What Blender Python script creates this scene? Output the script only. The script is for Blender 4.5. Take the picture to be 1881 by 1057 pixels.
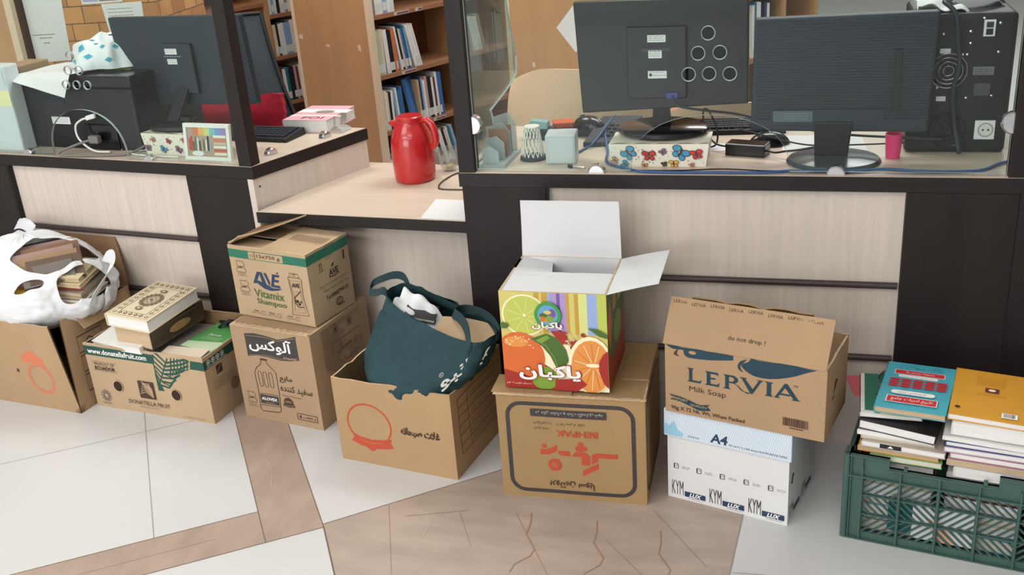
import bpy, bmesh, math, random
from mathutils import Vector, Matrix, noise as mnoise
from mathutils.geometry import tessellate_polygon

for _o in list(bpy.data.objects):
    bpy.data.objects.remove(_o)
S = bpy.context.scene
COL = S.collection
R = math.radians
rnd = random.Random(7)

# ---------------------------------------------------------------- camera, world, lights, exposure
PITCH, ROLL, YAW = 0.393848, -0.0763033, -0.2959168
_cy, _sy = math.cos(YAW), math.sin(YAW)
_fw = Vector((_sy * math.cos(PITCH), _cy * math.cos(PITCH), -math.sin(PITCH)))
_rt = Vector((_cy, -_sy, 0)); _up = _rt.cross(_fw)
_r2 = math.cos(ROLL) * _rt + math.sin(ROLL) * _up
_u2 = -math.sin(ROLL) * _rt + math.cos(ROLL) * _up
cam_d = bpy.data.cameras.new('camera'); cam = bpy.data.objects.new('camera', cam_d); COL.objects.link(cam)
cam.matrix_world = Matrix(((_r2.x, _u2.x, -_fw.x, 0), (_r2.y, _u2.y, -_fw.y, 0), (_r2.z, _u2.z, -_fw.z, 1.49954), (0, 0, 0, 1)))
cam_d.sensor_width = 36; cam_d.lens = 1900 / 1881 * 36; cam_d.clip_start = 0.05; cam_d.clip_end = 60
S.camera = cam
S.view_settings.view_transform = 'Standard'; S.view_settings.look = 'None'
S.view_settings.gamma = 1.0; S.view_settings.exposure = 0.44
S.view_settings.use_curve_mapping = False

W = bpy.data.worlds.new('room_ambience'); S.world = W; W.use_nodes = True
W.node_tree.nodes['Background'].inputs[0].default_value = (0.86, 0.93, 1.0, 1)
W.node_tree.nodes['Background'].inputs[1].default_value = 0.25

def area(name, loc, sx, sy, power, col=(1, 0.97, 0.93), rot=(0, 0, 0)):
    d = bpy.data.lights.new(name, 'AREA'); d.shape = 'RECTANGLE'; d.size = sx; d.size_y = sy
    d.energy = power; d.color = col
    o = bpy.data.objects.new(name, d); COL.objects.link(o); o.location = loc; o.rotation_euler = rot
    return o
# fluorescent ceiling fittings of the reading room
LC = (1.0, 0.985, 0.965)
area('ceiling_tube_light', (-2.7, 0.4, 2.95), 2.0, 1.0, 26, LC)
area('ceiling_tube_light', (-0.4, -0.6, 2.95), 2.0, 1.0, 22, LC)
area('ceiling_tube_light', (-3.2, -2.2, 2.95), 2.4, 1.2, 60, LC)
area('ceiling_tube_light', (-0.6, -2.8, 2.95), 2.4, 1.2, 26, LC)
area('ceiling_tube_light', (-2.4, 3.7, 2.95), 1.6, 0.8, 42, LC)
area('ceiling_tube_light', (-0.2, 3.8, 2.95), 1.6, 0.8, 34, LC)
area('ceiling_tube_light', (0.6, 6.8, 2.95), 1.6, 0.8, 50, LC)
# added frontal fill, like daylight from unseen windows opposite the desks
area('frontal_daylight_fill', (-3.0, -4.7, 1.75), 4.0, 1.7, 95, (0.93, 0.97, 1.0), (R(90), 0, 0))

# ---------------------------------------------------------------- materials
MATS = {}
def lin(c):
    return tuple(((x / 255) / 12.92 if x / 255 <= 0.04045 else ((x / 255 + 0.055) / 1.055) ** 2.4) for x in c)
def mat(name, rgb, rough=0.6, metal=0.0, spec=0.4, noise=None, bump=None, stretch=(1, 1, 1), coat=0.0, trans=0.0, emit=0.0, sub=0.0):
    """principled material; noise=(scale, amount) mottles the colour, bump=(scale, strength)"""
    if name in MATS: return MATS[name]
    m = bpy.data.materials.new(name); m.use_nodes = True; nt = m.node_tree
    b = nt.nodes['Principled BSDF']; c = lin(rgb) + (1,)
    b.inputs['Base Color'].default_value = c; b.inputs['Roughness'].default_value = rough
    b.inputs['Metallic'].default_value = metal; b.inputs['Specular IOR Level'].default_value = spec
    b.inputs['Coat Weight'].default_value = coat; b.inputs['Transmission Weight'].default_value = trans
    if sub: b.inputs['Subsurface Weight'].default_value = sub; b.inputs['Subsurface Radius'].default_value = (.02, .02, .02)
    if noise or bump:
        tc = nt.nodes.new('ShaderNodeTexCoord'); mp = nt.nodes.new('ShaderNodeMapping')
        mp.inputs['Scale'].default_value = stretch
        nt.links.new(tc.outputs['Object'], mp.inputs['Vector'])
    if noise:
        n = nt.nodes.new('ShaderNodeTexNoise'); n.inputs['Scale'].default_value = noise[0]; n.inputs['Detail'].default_value = 5
        nt.links.new(mp.outputs[0], n.inputs['Vector'])
        r = nt.nodes.new('ShaderNodeMapRange'); a = noise[1]
        r.inputs['From Min'].default_value = 0.25; r.inputs['From Max'].default_value = 0.75
        r.inputs['To Min'].default_value = 1 - a; r.inputs['To Max'].default_value = 1 + a * 0.6
        nt.links.new(n.outputs['Fac'], r.inputs['Value'])
        x = nt.nodes.new('ShaderNodeVectorMath'); x.operation = 'SCALE'; x.inputs[0].default_value = c[:3]
        nt.links.new(r.outputs[0], x.inputs['Scale']); nt.links.new(x.outputs[0], b.inputs['Base Color'])
    if bump:
        n2 = nt.nodes.new('ShaderNodeTexNoise'); n2.inputs['Scale'].default_value = bump[0]; n2.inputs['Detail'].default_value = 3
        nt.links.new(mp.outputs[0], n2.inputs['Vector'])
        bp = nt.nodes.new('ShaderNodeBump'); bp.inputs['Strength'].default_value = bump[1]; bp.inputs['Distance'].default_value = 0.01
        nt.links.new(n2.outputs['Fac'], bp.inputs['Height']); nt.links.new(bp.outputs[0], b.inputs['Normal'])
    MATS[name] = m
    return m
def glassmat(name, tint=(0.93, 0.965, 0.95), film=0.0, ior=1.45, haze=(0.75, 0.8, 0.8), f0=0.014):
    """thin sheet of window glass: clear, fresnel-reflecting, with an optional haze of dust"""
    if name in MATS: return MATS[name]
    m = bpy.data.materials.new(name); m.use_nodes = True; nt = m.node_tree
    nt.nodes.remove(nt.nodes['Principled BSDF'])
    t = nt.nodes.new('ShaderNodeBsdfTransparent'); t.inputs[0].default_value = tint + (1,)
    g = nt.nodes.new('ShaderNodeBsdfGlossy'); g.inputs['Roughness'].default_value = 0.01
    lw = nt.nodes.new('ShaderNodeLayerWeight'); lw.inputs['Blend'].default_value = 0.5
    pw = nt.nodes.new('ShaderNodeMath'); pw.operation = 'POWER'; pw.inputs[1].default_value = 5
    f = nt.nodes.new('ShaderNodeMath'); f.operation = 'MULTIPLY_ADD'; f.inputs[1].default_value = 0.9; f.inputs[2].default_value = f0
    nt.links.new(lw.outputs['Facing'], pw.inputs[0]); nt.links.new(pw.outputs[0], f.inputs[0])
    mx = nt.nodes.new('ShaderNodeMixShader')
    nt.links.new(f.outputs[0], mx.inputs[0]); nt.links.new(t.outputs[0], mx.inputs[1]); nt.links.new(g.outputs[0], mx.inputs[2])
    last = mx
    if film:
        d = nt.nodes.new('ShaderNodeBsdfDiffuse'); d.inputs[0].default_value = haze + (1,)
        m2 = nt.nodes.new('ShaderNodeMixShader'); m2.inputs[0].default_value = film
        nt.links.new(mx.outputs[0], m2.inputs[1]); nt.links.new(d.outputs[0], m2.inputs[2]); last = m2
    nt.links.new(last.outputs[0], nt.nodes['Material Output'].inputs[0])
    MATS[name] = m
    return m

# ---------------------------------------------------------------- mesh collector
class MB:
    def __init__(s): s.v = []; s.f = []; s.mi = []; s.ml = []
    def mid(s, m):
        if m not in s.ml: s.ml.append(m)
        return s.ml.index(m)
    def face(s, pts, m):
        i = len(s.v); s.v += [tuple(p) for p in pts]; s.f.append(list(range(i, i + len(pts)))); s.mi.append(s.mid(m))
    def mesh(s, verts, faces, m):
        i = len(s.v); k = s.mid(m); s.v += [tuple(p) for p in verts]
        for f in faces: s.f.append([i + a for a in f]); s.mi.append(k)
    def box(s, x0, y0, z0, x1, y1, z1, m, M=None):
        v = [Vector((x, y, z)) for z in (z0, z1) for y in (y0, y1) for x in (x0, x1)]
        if M is not None: v = [M @ a for a in v]
        s.mesh(v, [(0, 2, 3, 1), (4, 5, 7, 6), (0, 1, 5, 4), (2, 6, 7, 3), (0, 4, 6, 2), (1, 3, 7, 5)], m)
    def hexa(s, c, m):
        """eight corners: bottom fl fr br bl, then top fl fr br bl"""
        s.mesh(c, [(3, 2, 1, 0), (4, 5, 6, 7), (0, 1, 5, 4), (1, 2, 6, 5), (2, 3, 7, 6), (3, 0, 4, 7)], m)
    def prism(s, poly, z0, z1, m, M=None, mtop=None):
        n = len(poly); A = sum(poly[i][0] * poly[(i + 1) % n][1] - poly[(i + 1) % n][0] * poly[i][1] for i in range(n))
        if A < 0: poly = poly[::-1]
        v = [Vector((x, y, z0)) for x, y in poly] + [Vector((x, y, z1)) for x, y in poly]
        if M is not None: v = [M @ a for a in v]
        s.mesh(v, [list(range(n))[::-1]] + [(i, (i + 1) % n, n + (i + 1) % n, n + i) for i in range(n)], m)
        s.mesh(v[n:], [list(range(n))], mtop or m)
    def tube(s, pts, r, m, seg=8, closed=False):
        pts = [Vector(p) for p in pts]; n = len(pts); rings = []; prev = None
        rr = r if isinstance(r, (list, tuple)) else [r] * n
        for i, p in enumerate(pts):
            a = pts[(i - 1) % n] if (i or closed) else p; b = pts[(i + 1) % n] if (i < n - 1 or closed) else p
            t = (b - a).normalized() if (b - a).length > 1e-9 else Vector((0, 0, 1))
            if prev is None:
                h = Vector((0, 0, 1)) if abs(t.z) < 0.9 else Vector((1, 0, 0)); x = t.cross(h).normalized()
            else:
                x = prev - t * prev.dot(t); x = x.normalized() if x.length > 1e-6 else t.orthogonal().normalized()
            prev = x; y = t.cross(x)
            rings.append([p + (x * math.cos(2 * math.pi * k / seg) + y * math.sin(2 * math.pi * k / seg)) * rr[i] for k in range(seg)])
        vs = [q for g in rings for q in g]; fs = []
        for i in range(n if closed else n - 1):
            for k in range(seg):
                j = (i + 1) % n; fs.append((i * seg + k, i * seg + (k + 1) % seg, j * seg + (k + 1) % seg, j * seg + k))
        if not closed: fs += [tuple(range(seg))[::-1], tuple((n - 1) * seg + k for k in range(seg))]
        s.mesh(vs, fs, m)
    def lathe(s, prof, m, c=(0, 0, 0), seg=32, sx=1, sy=1, M=None):
        vs = []; n = len(prof)
        for r, z in prof:
            for k in range(seg):
                a = 2 * math.pi * k / seg; p = Vector((c[0] + r * sx * math.cos(a), c[1] + r * sy * math.sin(a), c[2] + z)); vs.append(M @ p if M is not None else p)
        fs = [(i * seg + k, i * seg + (k + 1) % seg, (i + 1) * seg + (k + 1) % seg, (i + 1) * seg + k) for i in range(n - 1) for k in range(seg)]
        if prof[0][0] > 1e-6: fs.append(tuple(range(seg))[::-1])
        if prof[-1][0] > 1e-6: fs.append(tuple((n - 1) * seg + k for k in range(seg)))
        s.mesh(vs, fs, m)
    def grid(s, P, nu, nv, m, flip=False, skip=None):
        vs = [P(i / nu, j / nv) for j in range(nv + 1) for i in range(nu + 1)]
        fs = []
        for j in range(nv):
            for i in range(nu):
                if skip and skip((i + .5) / nu, (j + .5) / nv): continue
                q = (j * (nu + 1) + i, j * (nu + 1) + i + 1, (j + 1) * (nu + 1) + i + 1, (j + 1) * (nu + 1) + i)
                fs.append(q[::-1] if flip else q)
        s.mesh(vs, fs, m)
    def sheet(s, P, nu, nv, t, m, mback=None):
        """a curved sheet with thickness t and closed rims"""
        vs = [Vector(P(i / nu, j / nv)) for j in range(nv + 1) for i in range(nu + 1)]
        w = nu + 1; nrm = []
        for j in range(nv + 1):
            for i in range(nu + 1):
                a = vs[j * w + min(i + 1, nu)] - vs[j * w + max(i - 1, 0)]; b = vs[min(j + 1, nv) * w + i] - vs[max(j - 1, 0) * w + i]
                c = a.cross(b); nrm.append(c.normalized() if c.length > 1e-12 else Vector((0, 0, 1)))
        lo = [v - n * t for v, n in zip(vs, nrm)]; N = len(vs)
        top = [(j * w + i, j * w + i + 1, (j + 1) * w + i + 1, (j + 1) * w + i) for j in range(nv) for i in range(nu)]
        s.mesh(vs, top, m); s.mesh(lo, [q[::-1] for q in top], mback or m)
        rim = [i for i in range(nu)] + [j * w + nu for j in range(nv)] + [nv * w + i for i in range(nu, 0, -1)] + [j * w for j in range(nv, 0, -1)]
        for k in range(len(rim)):
            a, b = rim[k], rim[(k + 1) % len(rim)]
            s.face([vs[b], vs[a], lo[a], lo[b]], m)
    def build(s, name, parent=None, smooth=None, bevel=0, world=False, weld=False, subsurf=0, seg=2):
        me = bpy.data.meshes.new(name); v = s.v
        if parent is not None and world:
            Mi = INV[parent.name]; v = [tuple(Mi @ Vector(a)) for a in v]
        me.from_pydata(v, [], s.f)
        for m in s.ml: me.materials.append(m)
        me.polygons.foreach_set('material_index', s.mi)
        if weld:
            bm = bmesh.new(); bm.from_mesh(me); bmesh.ops.remove_doubles(bm, verts=bm.verts, dist=1e-5); bm.to_mesh(me); bm.free()
        if smooth is not None:
            me.polygons.foreach_set('use_smooth', [True] * len(me.polygons))
            if smooth < 180:
                bm = bmesh.new(); bm.from_mesh(me); bmesh.ops.remove_doubles(bm, verts=bm.verts, dist=1e-5)
                for e in bm.edges:
                    if len(e.link_faces) == 2 and e.calc_face_angle(0) > R(smooth): e.smooth = False
                bm.to_mesh(me); bm.free()
        me.update(); o = bpy.data.objects.new(name, me); COL.objects.link(o)
        if parent is not None: o.parent = parent
        if bevel:
            b = o.modifiers.new('edge', 'BEVEL'); b.width = bevel; b.segments = seg; b.limit_method = 'ANGLE'; b.angle_limit = R(50)
        if subsurf:
            b = o.modifiers.new('soft', 'SUBSURF'); b.levels = subsurf; b.render_levels = subsurf
        return o

INV = {}; FWD = {}
def thing(name, label, cat, loc=(0, 0, 0), rz=0.0, group=None):
    o = bpy.data.objects.new(name, None); COL.objects.link(o); o.empty_display_size = 0.05
    o.location = loc; o.rotation_euler = (0, 0, rz); o['label'] = label; o['category'] = cat
    if group: o['group'] = group
    M = Matrix.Translation(loc) @ Matrix.Rotation(rz, 4, 'Z'); FWD[o.name] = M; INV[o.name] = M.inverted()
    return o
def tag(o, label, cat, group=None):
    o['label'] = label; o['category'] = cat
    if group: o['group'] = group
    return o
def struct(o): o['kind'] = 'structure'; return o

# ---------------------------------------------------------------- lettering
_FORM = {}
for ch, f in {'ا': 'FE8D FE8E', 'آ': 'FE81 FE82', 'ب': 'FE8F FE90 FE91 FE92', 'پ': 'FB56 FB57 FB58 FB59', 'ت': 'FE95 FE96 FE97 FE98', 'ج': 'FE9D FE9E FE9F FEA0', 'چ': 'FB7A FB7B FB7C FB7D',
              'ح': 'FEA1 FEA2 FEA3 FEA4', 'خ': 'FEA5 FEA6 FEA7 FEA8', 'د': 'FEA9 FEAA', 'ر': 'FEAD FEAE', 'ز': 'FEAF FEB0', 'س': 'FEB1 FEB2 FEB3 FEB4', 'ش': 'FEB5 FEB6 FEB7 FEB8', 'ص': 'FEB9 FEBA FEBB FEBC',
              'غ': 'FECD FECE FECF FED0', 'ع': 'FEC9 FECA FECB FECC', 'ف': 'FED1 FED2 FED3 FED4', 'ق': 'FED5 FED6 FED7 FED8', 'ک': 'FB8E FB8F FB90 FB91', 'گ': 'FB92 FB93 FB94 FB95', 'ل': 'FEDD FEDE FEDF FEE0',
              'م': 'FEE1 FEE2 FEE3 FEE4', 'ن': 'FEE5 FEE6 FEE7 FEE8', 'و': 'FEED FEEE', 'ه': 'FEE9 FEEA FEEB FEEC', 'ی': 'FBFC FBFD FBFE FBFF', 'ئ': 'FE89 FE8A FE8B FE8C', 'ط': 'FEC1 FEC2 FEC3 FEC4'}.items():
    _FORM[ch] = [chr(int(x, 16)) for x in f.split()]
def fa(s):
    """joined Persian letter forms, laid out for left-to-right drawing"""
    out = []; s = s.replace('لا', '\u0001'); n = len(s)
    fm = dict(_FORM); fm['\u0001'] = ['\ufefb', '\ufefc']
    for i, c in enumerate(s):
        if c not in fm: out.append(c); continue
        f = fm[c]; prv = i > 0 and s[i - 1] in fm and len(fm[s[i - 1]]) == 4; nxt = len(f) == 4 and i < n - 1 and s[i + 1] in fm
        out.append(f[3] if prv and nxt else f[1] if prv else f[2] if nxt else f[0])
    return ''.join(reversed(out))
_TXT = {}
def text_mesh(s, bold):
    k = (s, bold)
    if k not in _TXT:
        c = bpy.data.curves.new('lettering', 'FONT'); c.body = s; c.resolution_u = 2; c.offset = bold; c.fill_mode = 'FRONT'
        o = bpy.data.objects.new('lettering', c); me = o.to_mesh()
        _TXT[k] = ([(v.co.x, v.co.y) for v in me.vertices], [tuple(p.vertices) for p in me.polygons])
        o.to_mesh_clear(); bpy.data.objects.remove(o); bpy.data.curves.remove(c)
    return _TXT[k]
class Art:
    """flat printing drawn in (u, v) metres and laid onto a surface through fn(u, v, lift)"""
    def __init__(s, mb, fn, sub=0.05): s.mb = mb; s.fn = fn; s.lift = 0.0004; s.sub = sub; s.clip = None
    def up(s, d=0.0002): s.lift += d; return s
    def tris(s, pts, tri, m):
        V = []; F = []
        def split(a, b, c, d=0):
            la = math.dist(a, b); lb = math.dist(b, c); lc = math.dist(c, a); L = max(la, lb, lc)
            if L < s.sub or d > 9:
                i = len(V); V.extend((a, b, c)); F.append((i, i + 1, i + 2)); return
            if L == la: q = ((a[0] + b[0]) / 2, (a[1] + b[1]) / 2); split(a, q, c, d + 1); split(q, b, c, d + 1)
            elif L == lb: q = ((b[0] + c[0]) / 2, (b[1] + c[1]) / 2); split(a, b, q, d + 1); split(a, q, c, d + 1)
            else: q = ((a[0] + c[0]) / 2, (a[1] + c[1]) / 2); split(a, b, q, d + 1); split(q, b, c, d + 1)
        for t in tri:
            P = [tuple(pts[i][:2]) for i in t]
            if s.clip:
                for ax, lim, sg in ((0, s.clip[0], 1), (1, s.clip[1], 1), (0, s.clip[2], -1), (1, s.clip[3], -1)):
                    Q = []
                    for i in range(len(P)):
                        a, b = P[i - 1], P[i]; da, db = sg * (a[ax] - lim), sg * (b[ax] - lim)
                        if da * db < 0: w = da / (da - db); Q.append((a[0] + (b[0] - a[0]) * w, a[1] + (b[1] - a[1]) * w))
                        if db >= 0: Q.append(b)
                    P = Q
                    if not P: break
            for k in range(1, len(P) - 1):
                a, b, c = P[0], P[k], P[k + 1]
                if (b[0] - a[0]) * (c[1] - a[1]) - (b[1] - a[1]) * (c[0] - a[0]) < 0: b, c = c, b
                split(a, b, c)
        s.mb.mesh([s.fn(u, v, s.lift) for u, v in V], F, m); s.up(0.00003)
    def poly(s, pts, m):
        t = tessellate_polygon([[Vector((x, y, 0)) for x, y in pts]]); s.tris([tuple(p) for p in pts], t, m)
    def rect(s, x0, y0, x1, y1, m): s.tris([(x0, y0), (x1, y0), (x1, y1), (x0, y1)], [(0, 1, 2, 3)], m)
    def disc(s, cx, cy, rx, m, ry=None, n=20, a0=0, a1=360):
        ry = ry or rx; P = [(cx + rx * math.cos(R(a0 + (a1 - a0) * k / n)), cy + ry * math.sin(R(a0 + (a1 - a0) * k / n))) for k in range(n + (a1 - a0 < 360))]
        if a1 - a0 < 360: P = [(cx, cy)] + P
        else: P = [(cx, cy)] + P + [P[0]]
        s.tris(P, [(0, k, k + 1) for k in range(1, len(P) - 1)], m)
    def stroke(s, pts, w, m, closed=False):
        n = len(pts); L = []; Rr = []
        for i in range(n):
            a = pts[(i - 1) % n] if (i or closed) else pts[i]; b = pts[(i + 1) % n] if (i < n - 1 or closed) else pts[i]
            dx, dy = b[0] - a[0], b[1] - a[1]; l = math.hypot(dx, dy) or 1
            L.append((pts[i][0] - dy / l * w / 2, pts[i][1] + dx / l * w / 2)); Rr.append((pts[i][0] + dy / l * w / 2, pts[i][1] - dx / l * w / 2))
        V = L + Rr; s.tris(V, [(i, (i + 1) % n, n + (i + 1) % n, n + i) for i in range(n if closed else n - 1)], m)
    def ring(s, cx, cy, r, w, m, ry=None, n=28):
        ry = ry or r; s.stroke([(cx + r * math.cos(2 * math.pi * k / n), cy + ry * math.sin(2 * math.pi * k / n)) for k in range(n)], w, m, True)
    def rrect(s, x0, y0, x1, y1, r, m, w=None):
        P = []
        for cx, cy, a in ((x1 - r, y1 - r, 0), (x0 + r, y1 - r, 90), (x0 + r, y0 + r, 180), (x1 - r, y0 + r, 270)):
            P += [(cx + r * math.cos(R(a + k * 15)), cy + r * math.sin(R(a + k * 15))) for k in range(7)]
        if w: s.stroke(P, w, m, True)
        else: s.poly(P, m)
    def text(s, t, x, y, m, w=None, h=None, bold=0.0, skew=0.0, rot=0.0, arc=None, anchor='l'):
        """bounding box of the lettering starts at (x, y) and is w wide and / or h high"""
        V, F = text_mesh(t, bold)
        if not V: return
        x0 = min(a for a, b in V); x1 = max(a for a, b in V); y0 = min(b for a, b in V); y1 = max(b for a, b in V)
        kx = w / (x1 - x0) if w else h / (y1 - y0); ky = h / (y1 - y0) if h else kx
        ox = -(x1 - x0) * kx / 2 if anchor == 'c' else 0
        P = []
        for a, b in V:
            u = (a - x0) * kx + ox; v = (b - y0) * ky; u += v * skew
            if arc: v += arc(u)
            P.append((x + u * math.cos(rot) - v * math.sin(rot), y + u * math.sin(rot) + v * math.cos(rot)))
        s.tris(P, F, m)
    def lines(s, x0, y0, x1, n, dy, m, h=0.0012, seed=1):
        """rows of print too small to read"""
        q = random.Random(seed)
        for i in range(n):
            x = x0
            while x < x1 - 0.004:
                l = q.uniform(0.004, 0.012); s.rect(x, y0 - i * dy, min(x + l, x1), y0 - i * dy + h, m); x += l + 0.0022
def flat(o, u, v):
    """plane surface for Art: origin, unit u and v"""
    o = Vector(o); u = Vector(u).normalized(); v = Vector(v).normalized(); n = u.cross(v)
    return lambda a, b, l: o + u * a + v * b + n * l
def wob(x, y, z, s=6.0, a=1.0): return mnoise.noise(Vector((x * s, y * s, z * s))) * a
# ---------------------------------------------------------------- shared materials
DARK = mat('wenge_laminate', (40, 33, 32), 0.5, spec=0.25, noise=(14, 0.25), stretch=(1, 1, 0.12))
EDGE = mat('wenge_edge', (33, 28, 27), 0.42, spec=0.3)
BEIGE = mat('pale_oak_laminate', (212, 199, 188), 0.45, noise=(26, 0.10), stretch=(3, 3, 0.12))
TOP = mat('worktop_laminate', (206, 190, 172), 0.35, noise=(9, 0.07), stretch=(0.3, 4, 1))
ROD = mat('dark_rod', (66, 56, 53), 0.4)
GLASS = glassmat('clear_glass', film=0.004)
SIDEGLASS = glassmat('side_glass', (0.86, 0.93, 0.89), film=0.03)
GEDGE = mat('polished_glass_edge', (168, 180, 176), 0.25, spec=0.7)
CHROME = mat('chrome', (205, 205, 208), 0.18, metal=1.0)
BLACK = mat('black_plastic', (26, 27, 30), 0.45, noise=(40, 0.1))
BLACKG = mat('glossy_black_plastic', (18, 19, 21), 0.18, spec=0.5)
GREYB = mat('dark_grey_plastic', (38, 46, 55), 0.5)
WHITEP = mat('white_paper', (222, 222, 222), 0.7)
PAGES = mat('page_block', (222, 214, 200), 0.8, noise=(60, 0.12), stretch=(0.2, 0.2, 6))
PAGESW = mat('white_page_block', (232, 229, 226), 0.8, noise=(60, 0.1), stretch=(0.2, 0.2, 6))
PAGESO = mat('yellowed_page_block', (198, 172, 140), 0.85, noise=(60, 0.15), stretch=(0.2, 0.2, 6))
INK = mat('black_ink', (40, 34, 32), 0.6)
INKG = mat('grey_ink', (120, 112, 104), 0.6)
WHITEI = mat('white_ink', (240, 238, 234), 0.55)
WOOD = mat('bookcase_beech', (190, 145, 102), 0.5, noise=(5, 0.12), stretch=(2, 2, 0.25))
WOODD = mat('bookcase_inner_wood', (128, 82, 56), 0.55, noise=(8, 0.15), stretch=(2, 2, 0.3))
SHELFW = mat('shelf_edge_wood', (158, 112, 80), 0.5)
TRIM = mat('pale_edge_trim', (220, 198, 170), 0.5)

# ---------------------------------------------------------------- floor with brown marble strips
TILEW = mat('white_floor_tile', (208, 207, 206), 0.32, spec=0.4, noise=(3, 0.03))
MARB = mat('brown_marble_tile', (178, 160, 147), 0.36, spec=0.4, noise=(7, 0.16), stretch=(1.0, 3.2, 1))
MARB2 = mat('brown_marble_strip', (174, 153, 138), 0.36, spec=0.4, noise=(6, 0.18), stretch=(2.5, 1, 1))
JOINT = mat('tile_joint', (150, 146, 142), 0.8)
JOINTD = mat('marble_joint', (112, 92, 80), 0.8)
VEIN = mat('rust_vein', (158, 126, 104), 0.6)
VEINL = mat('pale_vein', (206, 186, 168), 0.5)
f = MB(); f.box(-7, -5, -0.1, 6, 12, 0, TILEW)
A = Art(f, lambda u, v, l: Vector((u, v, l)), sub=9); A.lift = 0.0003
O = (-1.117, 1.912); e1 = (0.814, 0.581); e2 = (-0.581, 0.814)
def fl(s_, t_): return (O[0] + e1[0] * s_ + e2[0] * t_, O[1] + e1[1] * s_ + e2[1] * t_)
A.poly([fl(-0.143, 0), fl(0, 0), fl(0, 1.6), fl(-0.143, 1.6)], MARB2)
A.poly([fl(-3, 0), fl(-0.143, 0), fl(-0.143, 0.143), fl(-3, 0.143)], MARB2)
A.poly([fl(0, 0.014), (-0.749, 2.232), (-0.40, 2.52), (-0.10, 2.52), (-0.115, 2.121), (-0.129, 1.902), (-0.17, 1.2), (-0.62, 1.12)], MARB)
A.lift = 0.0006
for a, b in ((fl(0, 0), fl(0, 1.6)), (fl(-0.143, 0), fl(-0.143, 1.6)), (fl(-3, 0), fl(0, 0)), (fl(-3, 0.143), fl(-0.143, 0.143)), (fl(0, 0.014), (-0.749, 2.232)), ((-0.749, 2.232), (-0.40, 2.52))):
    A.stroke([a, b], 0.0022, JOINTD)
A.stroke([fl(0, 0), (-0.62, 1.12)], 0.0034, JOINTD); A.stroke([(-0.10, 2.4), (-0.115, 2.121), (-0.129, 1.902), (-0.17, 1.2)], 0.003, JOINT)
for s_ in (-0.4, -1.02, -1.64): A.stroke([fl(s_, 0.143), fl(s_, 2.2)], 0.0018, JOINT)
for t_ in (0.72, 1.34): A.stroke([fl(-3, t_), fl(-0.143, t_)], 0.0012, JOINT)
A.stroke([(-0.123, 1.911), (0.6, 1.95)], 0.0018, JOINT); A.stroke([(0.52, 2.5), (0.47, 1.2)], 0.0018, JOINT)
A.stroke([fl(-3, 0.07), fl(-0.26, 0.07)], 0.0008, VEIN)
# seams and printed veins of the marble slabs
for a, b in (((-0.99, 2.03), (-0.86, 1.72)), ((-0.93, 1.99), (-0.78, 2.04)), ((-0.80, 2.03), (-0.73, 1.90)), ((-0.66, 2.05), (-0.52, 1.82)), ((-0.42, 1.98), (-0.22, 1.76)), ((-0.33, 2.12), (-0.18, 1.92))):
    A.stroke([a, b], 0.0013, VEIN)
for x, y in ((-0.60, 1.905), (-0.435, 1.90), (-0.28, 1.885)):
    q = [(x - 0.02, y + 0.17), (x - 0.012, y + 0.125), (x - 0.012, y + 0.085), (x + 0.022, y + 0.03), (x + 0.018, y + 0.005), (x - 0.01, y - 0.03), (x - 0.014, y - 0.06)]
    q = [(a, b - 0.02) for a, b in q]
    A.stroke(q, 0.0028, VEIN)
for k in range(9):
    x, y = rnd.uniform(-1.0, -0.2), rnd.uniform(1.66, 2.1); d = rnd.uniform(0.02, 0.07); an = rnd.uniform(1.2, 2.2)
    A.stroke([(x, y), (x + d * math.cos(an), y + d * math.sin(an))], 0.001, VEINL)
for k in range(5):
    t_ = rnd.uniform(0.02, 0.5); s_ = rnd.uniform(-0.13, -0.02); A.stroke([fl(s_, t_), fl(s_ + rnd.uniform(-.02, .02), t_ + rnd.uniform(.03, .08))], 0.0010, VEINL)
FLOOR = struct(f.build('floor'))

# ---------------------------------------------------------------- room shell
WALL = mat('painted_wall', (214, 212, 208), 0.8); CEIL = mat('white_ceiling', (238, 238, 236), 0.9)
for nm, b in (('wall_left', (-6.2, -5, 0, -6.0, 12, 3)), ('wall_right', (5.0, -5, 0, 5.2, 12, 3)), ('wall_back', (-6.2, 11.8, 0, 5.2, 12, 3)), ('wall_front', (-6.2, -5, 0, 5.2, -4.8, 3))):
    m = MB(); m.box(*b, WALL); struct(m.build(nm))
m = MB(); m.box(-6.2, -5, 3, 5.2, 12, 3.1, CEIL); struct(m.build('ceiling'))

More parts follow.
